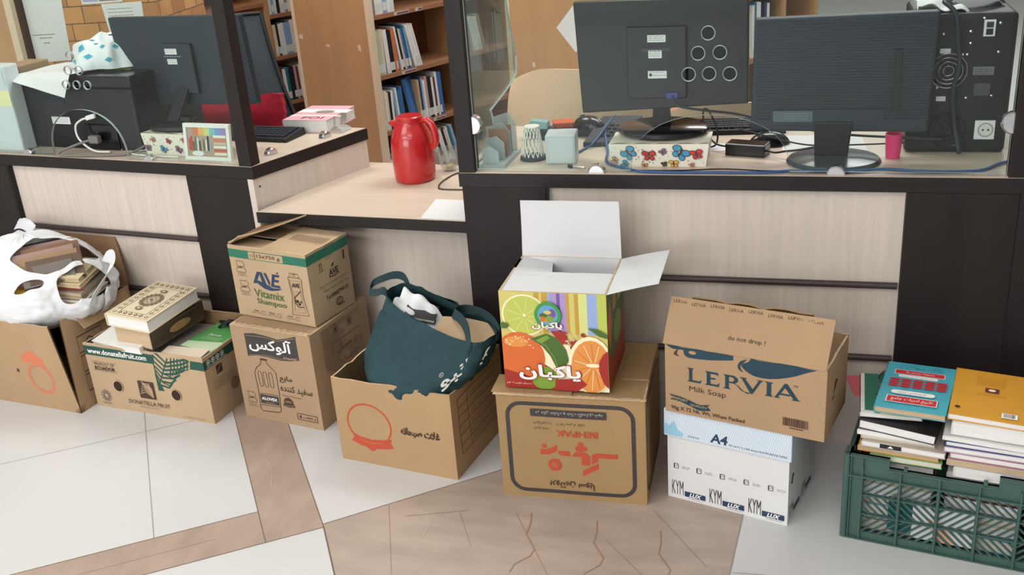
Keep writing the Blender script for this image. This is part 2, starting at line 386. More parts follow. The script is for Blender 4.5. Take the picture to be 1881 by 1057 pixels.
# ---------------------------------------------------------------- glass screen with speak holes and a pass-through arch
def glass_screen(parent, x0, x1, z0, z1, arch, holes, hr, P, th=0.008):
    """arch = (cx, half width, height); holes = [(x, z)]; P(x, d, z) gives a point of the pane"""
    cx, hw, hh = arch; n = 28
    outer = [(x0, z0)] + [(cx - hw * math.cos(math.pi * k / n), z0 + hh * math.sin(math.pi * k / n) ** 0.8) for k in range(n + 1)] + [(x1, z0), (x1, z1), (x0, z1)]
    loops = [outer] + [[(hx + hr * math.cos(-2 * math.pi * k / 24), hz + hr * math.sin(-2 * math.pi * k / 24)) for k in range(24)] for hx, hz in holes]
    tri = tessellate_polygon([[Vector((a, b, 0)) for a, b in l] for l in loops]); pts = [p for l in loops for p in l]
    g = MB()
    g.mesh([P(a, 0, b) for a, b in pts], tri, GLASS)
    g.mesh([P(a, th, b) for a, b in pts], [t[::-1] for t in tri], GLASS)
    for l in loops:
        k = len(l)
        for i in range(k):
            a, b = l[i], l[(i + 1) % k]; g.face([P(a[0], 0, a[1]), P(b[0], 0, b[1]), P(b[0], th, b[1]), P(a[0], th, a[1])], GEDGE)
    o = g.build('glass_pane', parent, world=True); o['label'] = 'clear glass screen with six speak holes and an arched opening'
    for hx, hz in holes:
        g = MB(); g.tube([P(hx + (hr - 0.0006) * math.cos(2 * math.pi * k / 28), th / 2, hz + (hr - 0.0006) * math.sin(2 * math.pi * k / 28)) for k in range(28)], 0.0013, GEDGE, 6, True)
        g.build('hole_rim', o, smooth=180) if False else None
        gm = g.build('hole_rim', parent, world=True, smooth=180); gm.parent = o
    return o
def dome(mb, c, r, fwd, m=CHROME):
    """half-disc glass clamp standing at c, faces along fwd"""
    f_ = Vector(fwd).normalized(); x = Vector((0, 0, 1)).cross(f_); c = Vector(c)
    n = 14; prof = []
    for d, k in ((-0.011, 0.86), (-0.008, 1.0), (0.008, 1.0), (0.011, 0.86)):
        prof.append([c + f_ * d + x * (r * k * math.cos(math.pi * i / n)) + Vector((0, 0, r * k * math.sin(math.pi * i / n))) for i in range(n + 1)])
    for a, b in zip(prof, prof[1:]):
        for i in range(n): mb.face([a[i], a[i + 1], b[i + 1], b[i]], m)
    mb.face(prof[0][::-1], m); mb.face(prof[-1], m)
    mb.face([prof[0][0], prof[-1][0], prof[-1][-1], prof[0][-1]], m)
def side_dome(mb, c, r, sgn, m=CHROME):
    c = Vector(c); n = 14; prof = []
    for d, k in ((-0.012, 0.86), (-0.008, 1.0), (0.008, 1.0), (0.012, 0.86)):
        prof.append([c + Vector((sgn * r * k * math.sin(math.pi * i / n), d, r * k * math.cos(math.pi * i / n))) for i in range(n + 1)])
    for a, b in zip(prof, prof[1:]):
        for i in range(n): mb.face([a[i], a[i + 1], b[i + 1], b[i]], m)
    mb.face(prof[0][::-1], m); mb.face(prof[-1], m); mb.face([prof[0][0], prof[-1][0], prof[-1][-1], prof[0][-1]], m)

# ---------------------------------------------------------------- long desk behind the glass screen (monitors side)
ZR = 0.741
D1 = thing('reception_desk', 'long dark-framed reception desk with pale panels behind the juice carton and soap carton', 'desk', (-0.2, 2.49, 0))
def part(mb, name, th, **k): return mb.build(name, th, world=True, **k)
m = MB(); m.prism([(-0.883, 2.49), (0.60, 2.49), (0.60, 2.985), (-0.883, 2.985)], ZR - 0.038, ZR - 0.0012, EDGE)
m.prism([(-0.881, 2.492), (0.598, 2.492), (0.598, 2.983), (-0.881, 2.983)], ZR - 0.0012, ZR, TOP); part(m, 'worktop', D1)
for x0, x1 in ((-0.876, -0.648), (0.231, 0.476)):
    m = MB(); m.box(x0, 2.4905, 0, x1, 2.516, ZR - 0.039, DARK); part(m, 'leg_panel', D1, bevel=0.0015)
m = MB(); m.box(0.478, 2.494, 0, 0.60, 2.512, ZR - 0.039, EDGE); part(m, 'end_panel', D1, bevel=0.001)
m = MB(); m.box(-0.6475, 2.511, 0.463, 0.2305, 2.529, ZR - 0.039, BEIGE); part(m, 'upper_front_panel', D1)
m = MB(); m.box(-0.6475, 2.511, 0.262, 0.2305, 2.529, 0.4625, BEIGE); part(m, 'middle_front_panel', D1)
m = MB(); m.box(-0.6475, 2.511, 0.0, 0.2305, 2.529, 0.2615, BEIGE); part(m, 'lower_front_panel', D1)
m = MB(); m.box(-0.6475, 2.4925, 0.0, -0.6445, 2.512, ZR - 0.039, EDGE); part(m, 'reveal_strip', D1)
for z in (0.4575, 0.257):
    m = MB(); m.tube([(-0.643, 2.503, z), (0.226, 2.503, z)], 0.0085, ROD, 12); part(m, 'rail', D1, smooth=40)
m = MB(); m.box(-0.876, 2.517, 0, -0.852, 2.97, ZR - 0.039, DARK); part(m, 'side_panel', D1)
m = MB(); m.box(0.576, 2.517, 0, 0.60, 2.97, ZR - 0.039, DARK); part(m, 'side_panel', D1)
for x0, x1 in ((-0.881, -0.837), (0.447, 0.492)):
    m = MB(); m.box(x0, 2.4905, ZR, x1, 2.534, 1.62, DARK); part(m, 'post', D1, bevel=0.0015)
glass_screen(D1, -0.8355, 0.4455, ZR + 0.006, 1.60, (-0.233, 0.193, 0.141),
             [(-0.235, 1.084), (-0.2585, 1.037), (-0.2075, 1.038), (-0.281, 0.987), (-0.2325, 0.988), (-0.184, 0.987)], 0.0168, lambda x, d, z: Vector((x, 2.505 + d, z)))
for x in (-0.515, 0.069):
    m = MB(); dome(m, (x, 2.509, ZR), 0.022, (0, -1, 0)); part(m, 'glass_clamp', D1, smooth=40)
for x, sg in ((-0.837, 1), (0.447, -1)):
    m = MB(); side_dome(m, (x, 2.509, 0.866), 0.026, sg); part(m, 'glass_clamp', D1, smooth=40)
# side pane with a curved edge, standing on the short end of the desk
m = MB()
yz = [(2.54, ZR), (2.77, ZR), (2.86, 0.76), (2.885, 0.80), (2.83, 0.845), (2.83, 0.872), (2.90, 0.885), (2.945, 0.91), (2.965, 0.96), (2.955, 1.03), (2.93, 1.10), (2.90, 1.20), (2.88, 1.40), (2.87, 1.60), (2.54, 1.60)]
yz = [(2.54, ZR)] + [(y, z) for y, z in ((2.74, ZR), (2.76, 0.80), (2.745, 0.835), (2.735, 0.85), (2.80, 0.857), (2.885, 0.867), (2.985, 0.882), (3.03, 0.90), (3.035, 0.945), (3.013, 0.985), (2.985, 1.06), (2.965, 1.119), (2.93, 1.25), (2.92, 1.60))] + [(2.54, 1.60)]
tri = tessellate_polygon([[Vector((a, b, 0)) for a, b in yz]])
for x, fl_ in ((-0.860, 0), (-0.854, 1)):
    m.mesh([(x, a, b) for a, b in yz], [t[::-1] if fl_ else t for t in tri], SIDEGLASS)
for i in range(len(yz)):
    a, b = yz[i], yz[(i + 1) % len(yz)]; m.face([(-0.860, *a), (-0.860, *b), (-0.854, *b), (-0.854, *a)], GEDGE)
part(m, 'side_glass', D1)

# ---------------------------------------------------------------- corner desk on the other side of the gap
ZL = 0.711
LX = Vector((0.992, -0.1263, 0)); LN = Vector((0.1263, 0.992, 0)); LO = Vector((-2.574, 2.755, 0))
def L(x, y, z): return LO + LX * x + LN * y + Vector((0, 0, z))
ML = Matrix(((LX.x, LN.x, 0, LO.x), (LX.y, LN.y, 0, LO.y), (0, 0, 1, 0), (0, 0, 0, 1)))
D2 = thing('reception_desk', 'dark-framed corner desk with the printer and white binder on its worktop', 'desk', (-2.2, 2.75, 0))
wt = [(-0.75, 0), (1.010, 0.0), (1.126, 0.477), (-0.75, 0.40)]
wi = [(-0.748, 0.002), (1.0075, 0.002), (1.123, 0.475), (-0.748, 0.398)]
m = MB(); m.prism(wt, ZL - 0.038, ZL - 0.0012, EDGE, ML); m.prism(wi, ZL - 0.0012, ZL, TOP, ML); part(m, 'worktop', D2)
for x0, x1 in ((-0.75, 0.012), (0.757, 0.985)):
    m = MB(); m.box(x0, 0.0008, 0, x1, 0.026, ZL - 0.039, DARK, ML); part(m, 'leg_panel', D2, bevel=0.0015)
m = MB(); m.box(0.0125, 0.002, 0, 0.016, 0.024, ZL - 0.039, EDGE, ML); part(m, 'reveal_strip', D2)
m = MB(); m.box(0.0125, 0.022, 0.467, 0.7565, 0.04, ZL - 0.039, BEIGE, ML); part(m, 'upper_front_panel', D2)
m = MB(); m.box(0.0125, 0.022, 0.272, 0.7565, 0.04, 0.4665, BEIGE, ML); part(m, 'middle_front_panel', D2)
m = MB(); m.box(0.0125, 0.022, 0.0, 0.7565, 0.04, 0.2715, BEIGE, ML); part(m, 'lower_front_panel', D2)
for z in (0.460, 0.266):
    m = MB(); m.tube([L(0.018, 0.012, z), L(0.752, 0.012, z)], 0.0085, ROD, 12); part(m, 'rail', D2, smooth=40)
sd = Vector((0.116, 0.477, 0)).normalized()
m = MB(); m.prism([(0.9855, 0.0008), (1.0055, 0.0008), (1.0055 + 0.115, 0.474), (0.9855 + 0.115, 0.474)], 0.0, ZL - 0.039, BEIGE, ML)
A = Art(m, lambda a, b, l: ML @ (Vector((1.0055, 0.0008, 0)) + Vector((0.115, 0.4732, 0)).normalized() * a + Vector((0.4732, -0.115, 0)).normalized() * l + Vector((0, 0, b))))
A.disc(0.022, 0.645, 0.0035, INK); part(m, 'side_panel', D2)
m = MB(); m.box(0.964, 0.001, ZL, 1.008, 0.045, 1.62, DARK, ML); part(m, 'post', D2, bevel=0.0015)
HL = [(0.385, 1.032), (0.364, 0.987), (0.409, 0.987), (0.343, 0.942), (0.386, 0.942), (0.429, 0.942)]
glass_screen(D2, -0.7, 0.9625, ZL + 0.006, 1.60, (0.378, 0.153, 0.148), HL, 0.0135, lambda x, d, z: L(x, 0.014 + d, z))
for x in (0.115, 0.618):
    m = MB(); dome(m, L(x, 0.018, ZL), 0.019, -LN); part(m, 'glass_clamp', D2, smooth=40)
for q in ((0.985, 0.135), (1.048, 0.345)):
    m = MB(); dome(m, L(q[0], q[1], ZL), 0.021, Vector((0.9, -0.35, 0))); part(m, 'glass_clamp', D2, smooth=40)

# ---------------------------------------------------------------- low counter between the two desks
ZT = 0.58
D3 = thing('counter_table', 'low pale counter between the two desks carrying the red vacuum jug', 'counter', (-1.2, 2.8, 0))
m = MB(); m.prism([(-1.5690, 2.603), (-0.8845, 2.560), (-0.8845, 3.09), (-1.426, 3.135)], ZT - 0.034, ZT - 0.0012, EDGE); m.prism([(-1.5655, 2.6055), (-0.8865, 2.5625), (-0.8865, 3.088), (-1.425, 3.133)], ZT - 0.0012, ZT, TOP); part(m, 'worktop', D3)
m = MB(); m.hexa([Vector(p) for p in ((-1.50, 2.72, 0), (-0.905, 2.68, 0), (-0.905, 2.698, 0), (-1.50, 2.738, 0), (-1.50, 2.72, ZT - 0.0345), (-0.905, 2.68, ZT - 0.0345), (-0.905, 2.698, ZT - 0.0345), (-1.50, 2.738, ZT - 0.0345))], BEIGE); part(m, 'front_panel', D3)
m = MB(); m.box(-0.903, 2.575, 0, -0.887, 3.05, ZT - 0.0345, EDGE); part(m, 'side_panel', D3)
# ---------------------------------------------------------------- cardboard cartons
def kraft(name, rgb): return mat(name, rgb, 0.78, spec=0.2, noise=(5, 0.09), bump=(160, 0.05), stretch=(1, 1, 0.25))
K_AVE = kraft('kraft_board_pale', (184, 159, 128)); K_ALO = kraft('kraft_board_sand', (170, 143, 114)); K_CER = kraft('kraft_board_tan', (176, 145, 109))
K_BEH = kraft('kraft_board_ochre', (164, 134, 95)); K_DON = kraft('kraft_board_light', (186, 160, 129)); K_LER = kraft('kraft_board_peach', (174, 143, 111)); K_BOX = kraft('kraft_board_brown', (174, 144, 112))
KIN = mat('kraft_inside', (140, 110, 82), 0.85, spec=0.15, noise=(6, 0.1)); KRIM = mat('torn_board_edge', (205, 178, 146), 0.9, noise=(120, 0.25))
WHB = mat('white_board', (216, 216, 217), 0.5, noise=(5, 0.02)); TAPE = glassmat('parcel_tape', (0.93, 0.89, 0.83), film=0.05)
GREENB = mat('green_band', (40, 112, 88), 0.6); GREEND = mat('dark_green_band', (36, 80, 68), 0.6); NAVY = mat('navy_ink', (42, 60, 90), 0.55); GREENI = mat('green_ink', (78, 106, 52), 0.6)
TEAL = mat('teal_ink', (28, 60, 74), 0.6); REDI = mat('brick_red_ink', (186, 78, 52), 0.6); BRN = mat('brown_ink', (72, 50, 38), 0.65); DGREY = mat('charcoal_ink', (64, 58, 58), 0.6); PINKR = mat('faded_red_ink', (208, 118, 88), 0.7)

class Carton:
    def __init__(s, name, label, loc, deg, w, d, h, m, z0=0.0, sh=None, bulge=0.003, rim=0.003, cat='carton', seed=1, t=0.0045, inner=None, top=None, group=None, floor_z=0.004):
        s.loc = Vector((loc[0], loc[1], z0)); s.w, s.d, s.h = w, d, h; s.m = m; s.seed = seed; s.bul = bulge; s.rim = rim; s.t = t
        s.th = thing(name, label, cat, s.loc, R(deg), group)
        sh = sh or {}
        b = {'fl': (0, 0), 'fr': (w, 0), 'br': (w, d), 'bl': (0, d)}
        s.B = {k: Vector((*v, 0)) for k, v in b.items()}
        s.T = {k: Vector((b[k][0], b[k][1], h)) + Vector(sh.get(k, (0, 0, 0))) for k in b}
        s.TF = {k: Vector(sh[k + '_side']) + s.T[k] for k in b if k + '_side' in sh}
        s.mb = MB(); s.arts = {}
        inn = inner or KIN
        for f in 'FRBL':
            fn = s.map(f); W_ = s.wid(f)
            s.mb.grid(lambda u, v: fn(u * W_, v * h, 0), 12, 10, m)
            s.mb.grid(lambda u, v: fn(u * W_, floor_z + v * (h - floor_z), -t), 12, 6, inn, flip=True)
            for i in range(12):
                a, b_ = i / 12 * W_, (i + 1) / 12 * W_
                s.mb.face([fn(a, h, 0), fn(b_, h, 0), fn(b_, h, -t), fn(a, h, -t)], KRIM)
        s.mb.face([s.B[k] for k in ('bl', 'br', 'fr', 'fl')], m)
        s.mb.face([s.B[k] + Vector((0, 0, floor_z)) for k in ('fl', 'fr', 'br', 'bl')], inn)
        if top: s.closed(top)
    def wid(s, f): return s.w if f in 'FB' else s.d
    def map(s, f):
        a, b = {'F': ('fl', 'fr'), 'R': ('fr', 'br'), 'B': ('br', 'bl'), 'L': ('bl', 'fl')}[f]
        Ta = s.TF.get(a, s.T[a]) if f == 'R' else s.T[a]; Tb = s.T[b]
        Ba, Bb = s.B[a], s.B[b]; W_ = s.wid(f); h = s.h
        n = (Bb - Ba).cross(Vector((0, 0, 1))).normalized(); k = s.seed * 3.1 + 'FRBL'.index(f) * 7
        def fn(u, v, l):
            x, y = u / W_, v / h
            p = (Ba * (1 - x) + Bb * x) * (1 - y) + (Ta * (1 - x) + Tb * x) * y
            win = min(1, 8 * x * (1 - x)) * min(1, 8 * y * (1 - y))
            g = s.bul * (mnoise.noise(Vector((u * 7 + k, v * 7, k))) + 0.35) * win
            r = s.rim * mnoise.noise(Vector((u * 38 + k, k, 3))) * max(0, (y - 0.93) / 0.07)
            return p + n * (g + l) + Vector((0, 0, r))
        return fn
    def closed(s, m):
        T = s.T; P = lambda u, v: (T['fl'] * (1 - u) + T['fr'] * u) * (1 - v) + (T['bl'] * (1 - u) + T['br'] * u) * v + Vector((0, 0, 0.002 * wob(u, v, s.seed, 5)))
        s.mb.grid(P, 10, 10, m)
    def art(s, f, sub=0.03):
        a = Art(s.mb, s.map(f), sub); a.clip = (0, 0, s.wid(f), s.h); return a
    def done(s): return s.mb.build('body', s.th, smooth=30)
    def flap(s, a, b, direc, ln, m=None, curl=0.0, t=0.004, taper=0.0, art=None, mb_=None, jag=0.0, name='flap', skew=0.0):
        """board flap hinged on the line a-b (carton coordinates), running ln along direc; curl lifts the free edge"""
        a, b, dv = Vector(a), Vector(b), Vector(direc).normalized(); n = (b - a).cross(dv).normalized(); q = MB()
        def P(u, v):
            x = u * (1 - 2 * taper * v) + taper * v
            e = ln * v * (1 + jag * wob(u * 9, 0, s.seed + 4, 1)) if jag else ln * v
            return a + (b - a) * x + (b - a).normalized() * skew * v + dv * e + n * (curl * v * v + 0.0015 * wob(u * 4, v * 4, s.seed))
        q.sheet(P, 10, 8, t, m or s.m, mb_ or KIN)
        if art:
            W_ = (b - a).length; A_ = Art(q, lambda u, v, l: P(u / W_, v / ln) + n * l, 0.03); art(A_)
        return q.build(name, s.th, smooth=40)

# ---- brown carton at the far end, with a printed oval turned upside down
c = Carton('brown_carton', 'open brown carton with faded upside-down red oval, holding the white plastic bag', (-2.553, 2.386), -7, 0.42, 0.33, 0.29, K_BOX, sh={'fr': (-0.05, 0.0, 0), 'fl': (0, 0, 0), 'br': (-0.03, 0, 0.0), 'fr_side': (-0.006, 0.055, -0.004)}, seed=2, rim=0.004)
A = c.art('F')
A.ring(0.303, 0.105, 0.052, 0.006, PINKR, 0.05)
A.poly([(0.235, 0.185), (0.262, 0.18), (0.268, 0.19), (0.335, 0.178), (0.338, 0.148), (0.268, 0.16), (0.240, 0.152), (0.247, 0.168)], PINKR)
A.poly([(0.262, 0.192), (0.285, 0.178), (0.325, 0.172), (0.30, 0.198)], PINKR)
A.up(); A.ring(0.303, 0.105, 0.045, 0.002, PINKR, 0.043); A.stroke([(0.205, 0.128), (0.213, 0.118)], 0.006, BRN); A.stroke([(0.202, 0.118), (0.214, 0.128)], 0.003, BRN)
A = c.art('R')
for k in range(3):
    A.stroke([(0.05, 0.05 + k * 0.06), (0.16, 0.05 + k * 0.06), (0.16, 0.10 + k * 0.06), (0.05, 0.10 + k * 0.06)], 0.003, BRN, True)
    A.stroke([(0.07, 0.066 + k * 0.06), (0.10, 0.086 + k * 0.06), (0.135, 0.066 + k * 0.06)], 0.004, BRN)
c.done(); BOX1 = c
c.flap((0.06, 0.33, 0.285), (0.39, 0.33, 0.285), (-0.12, 0.25, 0.62), 0.165, curl=0.01, mb_=K_BOX, m=KIN, skew=-0.03)
c.flap((0.392, 0.31, 0.285), (0.380, 0.10, 0.285), (0.55, 0.05, -0.9), 0.05, m=K_BOX, curl=0.004)

# ---- fruit carton
c = Carton('fruit_carton', 'open low fruit carton with green band and leaf print, full of books', (-2.116, 2.3904), -6.7, 0.45, 0.262, 0.218, K_DON, seed=3, bulge=0.002)
A = c.art('F')
A.poly([(0, 0.211), (0.272, 0.209), (0.266, 0.179), (0, 0.180)], GREEND); A.poly([(0.405, 0.206), (0.45, 0.205), (0.45, 0.177), (0.398, 0.178)], GREEND)
leaf = [(0.272, 0.208), (0.405, 0.208), (0.400, 0.181), (0.365, 0.15), (0.330, 0.125), (0.285, 0.088), (0.258, 0.088), (0.262, 0.15)]
A.up(); A.poly(leaf, K_DON); A.up()
A.stroke([(0.268, 0.106), (0.292, 0.15), (0.322, 0.205)], 0.005, GREEND)
for k in range(7):
    t_ = k / 7; x, y = 0.270 + 0.05 * t_, 0.11 + 0.093 * t_
    A.stroke([(x, y), (max(0.265, x - 0.03), y + 0.026), (max(0.266, x - 0.045), y + 0.034)], 0.0055, GREEND)
    A.stroke([(x + 0.004, y), (x + 0.035 + 0.006 * k, y - 0.006 + 0.004 * k), (min(0.40, x + 0.05 + 0.012 * k), min(0.204, y + 0.01 + 0.004 * k))], 0.0065, GREEND)
A.poly([(0.262, 0.15), (0.285, 0.09), (0.262, 0.089)], GREEND)
for k in range(6): A.stroke([(0.335 + 0.012 * k, 0.2075), (0.330 + 0.012 * k, 0.175), (0.318 + 0.010 * k, 0.142 + 0.006 * k)], 0.0045, GREEND)
A.stroke([(0.30, 0.15), (0.33, 0.14), (0.345, 0.15)], 0.004, GREEND); A.stroke([(0.285, 0.12), (0.31, 0.112), (0.322, 0.122)], 0.004, GREEND)
A.up(); A.text('www.donatellafruit.com', 0.014, 0.187, WHITEI, w=0.228, bold=0.02)
A.stroke([(0.021, 0.161), (0.118, 0.159), (0.114, 0.128), (0.020, 0.129)], 0.0012, INKG, True)
A.text('PRODUCT OF', 0.028, 0.148, BRN, w=0.078, h=0.009); A.text('ECUADOR', 0.028, 0.132, BRN, w=0.08, h=0.013, bold=0.03)
for k in range(12):
    a = 2 * math.pi * k / 12; A.stroke([(0.047 + 0.008 * math.cos(a), 0.043 + 0.008 * math.sin(a)), (0.047 + 0.021 * math.cos(a + .6), 0.043 + 0.021 * math.sin(a + .6))], 0.0035, INKG)
A.text('NATURA', 0.028, 0.014, BRN, w=0.034, h=0.005)
A.rrect(0.186, 0.055, 0.246, 0.114, 0.002, BRN); A.up()
for k in range(6):
    A.stroke([(0.238, 0.060 + k * 0.004), (0.212 - 0.002 * k, 0.078 + k * 0.007), (0.19 + 0.003 * k, 0.070 + 0.0075 * k)], 0.0025, K_DON)
    A.stroke([(0.238, 0.064 + k * 0.005), (0.226, 0.088 + k * 0.004), (0.204 + 0.006 * k, 0.109)], 0.002, K_DON)
A.text('DONATELLA FRUIT', 0.136, 0.031, BRN, w=0.158, h=0.0135); A.text('ESTABLISHED', 0.178, 0.021, INKG, w=0.07, h=0.004); A.lines(0.334, 0.010, 0.417, 1, 0.004, INKG)
HOLE = mat('dark_hand_hole', (52, 36, 26), 0.9)
for x, y in ((0.106, 0.084), (0.328, 0.083)): A.disc(x, y, 0.0185, KRIM, 0.0195); A.up(); A.disc(x, y, 0.0165, HOLE, 0.0175)
A = c.art('R')
A.poly([(0, 0.205), (0.262, 0.212), (0.262, 0.182), (0, 0.177)], GREEND); A.up()
for k in range(4): A.ring(0.022 + 0.022 * k, 0.195, 0.0075, 0.002, WHITEI); A.rect(0.019 + 0.022 * k, 0.192, 0.025 + 0.022 * k, 0.198, WHITEI)
A.text('donatellafruit', 0.012, 0.180, WHITEI, w=0.095, h=0.006)
A.rrect(0.05, 0.142, 0.078, 0.170, 0.002, BRN); A.stroke([(0.054, 0.146), (0.064, 0.158), (0.074, 0.166)], 0.002, K_DON); A.lines(0.03, 0.128, 0.13, 5, 0.007, BRN, seed=4)
A.disc(0.118, 0.082, 0.019, KIN); c.done(); DON = c
c.flap((0.44, 0.262, 0.216), (0.20, 0.262, 0.216), (0.02, -0.02, 1), 0.028, m=K_DON, curl=0.0)

# ---- bleach carton with shampoo carton on it
c = Carton('bleach_carton', 'closed scuffed carton printed with a bleach bottle, under the shampoo carton', (-1.599, 2.402), -10.44, 0.2844, 0.288, 0.305, K_ALO, seed=5, top=K_ALO, bulge=0.004, rim=0.0)
A = c.art('F')
A.poly([(0.050, 0.282), (0.085, 0.287), (0.125, 0.285), (0.17, 0.279), (0.205, 0.287), (0.236, 0.297), (0.238, 0.222), (0.21, 0.216), (0.17, 0.212), (0.12, 0.217), (0.085, 0.216), (0.052, 0.210)], DGREY); A.up()
A.stroke([(0.056, 0.276), (0.125, 0.280), (0.17, 0.274), (0.232, 0.290)], 0.0012, K_ALO); A.stroke([(0.057, 0.214), (0.12, 0.222), (0.17, 0.217), (0.234, 0.227)], 0.0012, K_ALO)
A.text(fa('آلوکس'), 0.062, 0.229, WHITEI, w=0.155, h=0.05, bold=0.02); A.text('Health', 0.183, 0.219, K_ALO, w=0.045, h=0.008, bold=0.02)
A.stroke([(0.096, 0.207), (0.118, 0.208), (0.116, 0.195), (0.128, 0.184), (0.144, 0.168), (0.143, 0.10), (0.139, 0.040), (0.130, 0.034), (0.07, 0.030), (0.065, 0.036), (0.068, 0.10), (0.066, 0.158), (0.076, 0.176), (0.092, 0.188), (0.096, 0.196)], 0.0022, BRN, True)
A.rect(0.095, 0.203, 0.119, 0.209, BRN)
for x in (0.084, 0.102, 0.122): A.rrect(x - 0.006, 0.115, x + 0.006, 0.165, 0.006, BRN, 0.0016)
A.rect(0.071, 0.058, 0.137, 0.087, DGREY); A.up(); A.text('ALOVEX', 0.076, 0.070, WHITEI, w=0.056, h=0.010, bold=0.03); A.text('bleach', 0.09, 0.061, K_ALO, w=0.03, h=0.005); A.stroke([(0.071, 0.09), (0.139, 0.092)], 0.0016, BRN); A.stroke([(0.069, 0.052), (0.139, 0.054)], 0.0016, BRN)
A.text(fa('مایع'), 0.154, 0.139, BRN, w=0.046, h=0.024, bold=0.02); A.text(fa('سفید کننده'), 0.151, 0.106, BRN, w=0.114, h=0.027, bold=0.015); A.text('Whitener & Antiseptic', 0.154, 0.093, BRN, w=0.068, h=0.0055)
A.disc(0.172, 0.074, 0.0165, BRN); A.up(); A.text('100%', 0.161, 0.073, K_ALO, w=0.022, h=0.007, bold=0.02); A.rect(0.152, 0.060, 0.192, 0.068, DGREY); A.up(); A.text('GUARANTEE', 0.156, 0.062, K_ALO, w=0.033, h=0.004)
A.rrect(0.197, 0.024, 0.268, 0.044, 0.003, BRN, 0.0016); A.text('4', 0.203, 0.028, BRN, h=0.012, bold=0.03); A.text('x 4000 g', 0.217, 0.028, BRN, w=0.045, h=0.009)
def recycle_box(A, x, y, w, h, t_, m):
    A.stroke([(x, y), (x, y + h * .3), (x + w * .18, y + h * .3), (x + w * .08, y + h), (x + w * .8, y + h), (x + w * .95, y + h * .7), (x + w * .8, y + h * .6), (x + w, y + h * .15), (x + w * .85, y)], 0.0014, m, True); A.text(t_, x + w * .25, y + h * .35, m, w=w * .48, h=h * .2, bold=0.03)
recycle_box(A, 0.022, 0.056, 0.034, 0.034, 'UNIT', BRN); A.lines(0.022, 0.048, 0.058, 2, 0.006, BRN)
A = c.art('R')
for x, y in ((0.108, 0.264), (0.178, 0.262)): A.rrect(x, y, x + 0.02, y + 0.022, 0.002, BRN, 0.0016); A.rect(x + 0.006, y + 0.004, x + 0.014, y + 0.016, BRN)
A.stroke([(0.095, 0.150), (0.235, 0.168), (0.232, 0.236), (0.095, 0.236)], 0.0018, BRN, True); A.text(fa('معمولی'), 0.115, 0.196, BRN, w=0.072, h=0.022); A.ring(0.21, 0.205, 0.008, 0.0015, BRN); A.text(fa('سفید'), 0.118, 0.158, BRN, w=0.06, h=0.018); A.ring(0.205, 0.168, 0.008, 0.0015, BRN)
c.done()
q = MB(); q.sheet(lambda u, v: Vector((0.004 + 0.276 * u, -0.0025 + 0.016 * v * (1 + 0.6 * wob(u * 5, 1, 2)), 0.3062 + 0.0022 * wob(u * 9, v * 2, 1))), 40, 3, 0.002, KRIM)
q.build('torn_edge', c.th)
q = MB(); q.sheet(lambda u, v: Vector((0.2865, 0.05 + 0.20 * u, 0.115 + 0.18 * v)) + Vector((0.003, 0, 0)) * wob(u, v, 2), 4, 4, 0.0006, TAPE); q.build('tape', c.th)

c = Carton('shampoo_carton', 'shampoo carton with green band and one raised top flap, on the bleach carton', (-1.598, 2.4655), -12.8, 0.284, 0.190, 0.219, K_AVE, z0=0.3085, seed=6, bulge=0.0025, rim=0.002)
A = c.art('F')
A.rect(0, 0.183, 0.284, 0.208, GREENB); A.up(); A.rect(0.076, 0.185, 0.201, 0.206, K_AVE); A.up(); A.rect(0.098, 0.185, 0.1005, 0.206, BRN); A.text('12x750 g', 0.106, 0.1885, BRN, w=0.085, h=0.013, bold=0.02)
A.text('↑↑', 0.081, 0.188, BRN, w=0.014, h=0.012)
recycle_box(A, 0.021, 0.139, 0.036, 0.034, 'UNIT', BRN); A.lines(0.022, 0.133, 0.056, 2, 0.005, BRN); recycle_box(A, 0.023, 0.078, 0.036, 0.034, 'UNIT', BRN); A.lines(0.024, 0.072, 0.058, 2, 0.005, BRN)
A.poly([(0.077, 0.110), (0.088, 0.110), (0.109, 0.148), (0.098, 0.148)], NAVY); A.poly([(0.104, 0.148), (0.115, 0.148), (0.127, 0.110), (0.114, 0.110)], NAVY); A.poly([(0.122, 0.147), (0.131, 0.147), (0.142, 0.119), (0.138, 0.108)], NAVY)
A.poly([(0.144, 0.109), (0.153, 0.109), (0.165, 0.147), (0.155, 0.147)], NAVY); A.poly([(0.154, 0.147), (0.180, 0.147), (0.178, 0.140), (0.156, 0.140)], NAVY); A.poly([(0.152, 0.131), (0.176, 0.131), (0.174, 0.124), (0.152, 0.124)], NAVY); A.poly([(0.150, 0.114), (0.178, 0.114), (0.177, 0.107), (0.148, 0.107)], NAVY); A.poly([(0.168, 0.151), (0.178, 0.156), (0.176, 0.150)], NAVY)
A.poly([(0.085, 0.117), (0.10, 0.120), (0.125, 0.112), (0.15, 0.103), (0.186, 0.106), (0.17, 0.099), (0.14, 0.094), (0.115, 0.098), (0.098, 0.108)], NAVY)
A.text('Vitamix', 0.074, 0.067, GREENI, w=0.113, h=0.025, bold=0.01); A.text('Shampoo', 0.079, 0.041, GREENI, w=0.112, h=0.022, bold=0.01)
bo = [(0.212, 0.146), (0.218, 0.147), (0.218, 0.158), (0.249, 0.158), (0.250, 0.147), (0.258, 0.142), (0.256, 0.09), (0.266, 0.032), (0.208, 0.030), (0.218, 0.09), (0.212, 0.14)]
A.stroke(bo, 0.0016, BRN, True); A.stroke([(0.218, 0.146), (0.250, 0.146)], 0.0014, BRN); A.stroke([(0.216, 0.137), (0.251, 0.137), (0.249, 0.09), (0.257, 0.040), (0.219, 0.039), (0.225, 0.09)], 0.001, BRN, True); A.rrect(0.229, 0.151, 0.238, 0.156, 0.002, BRN, 0.001)
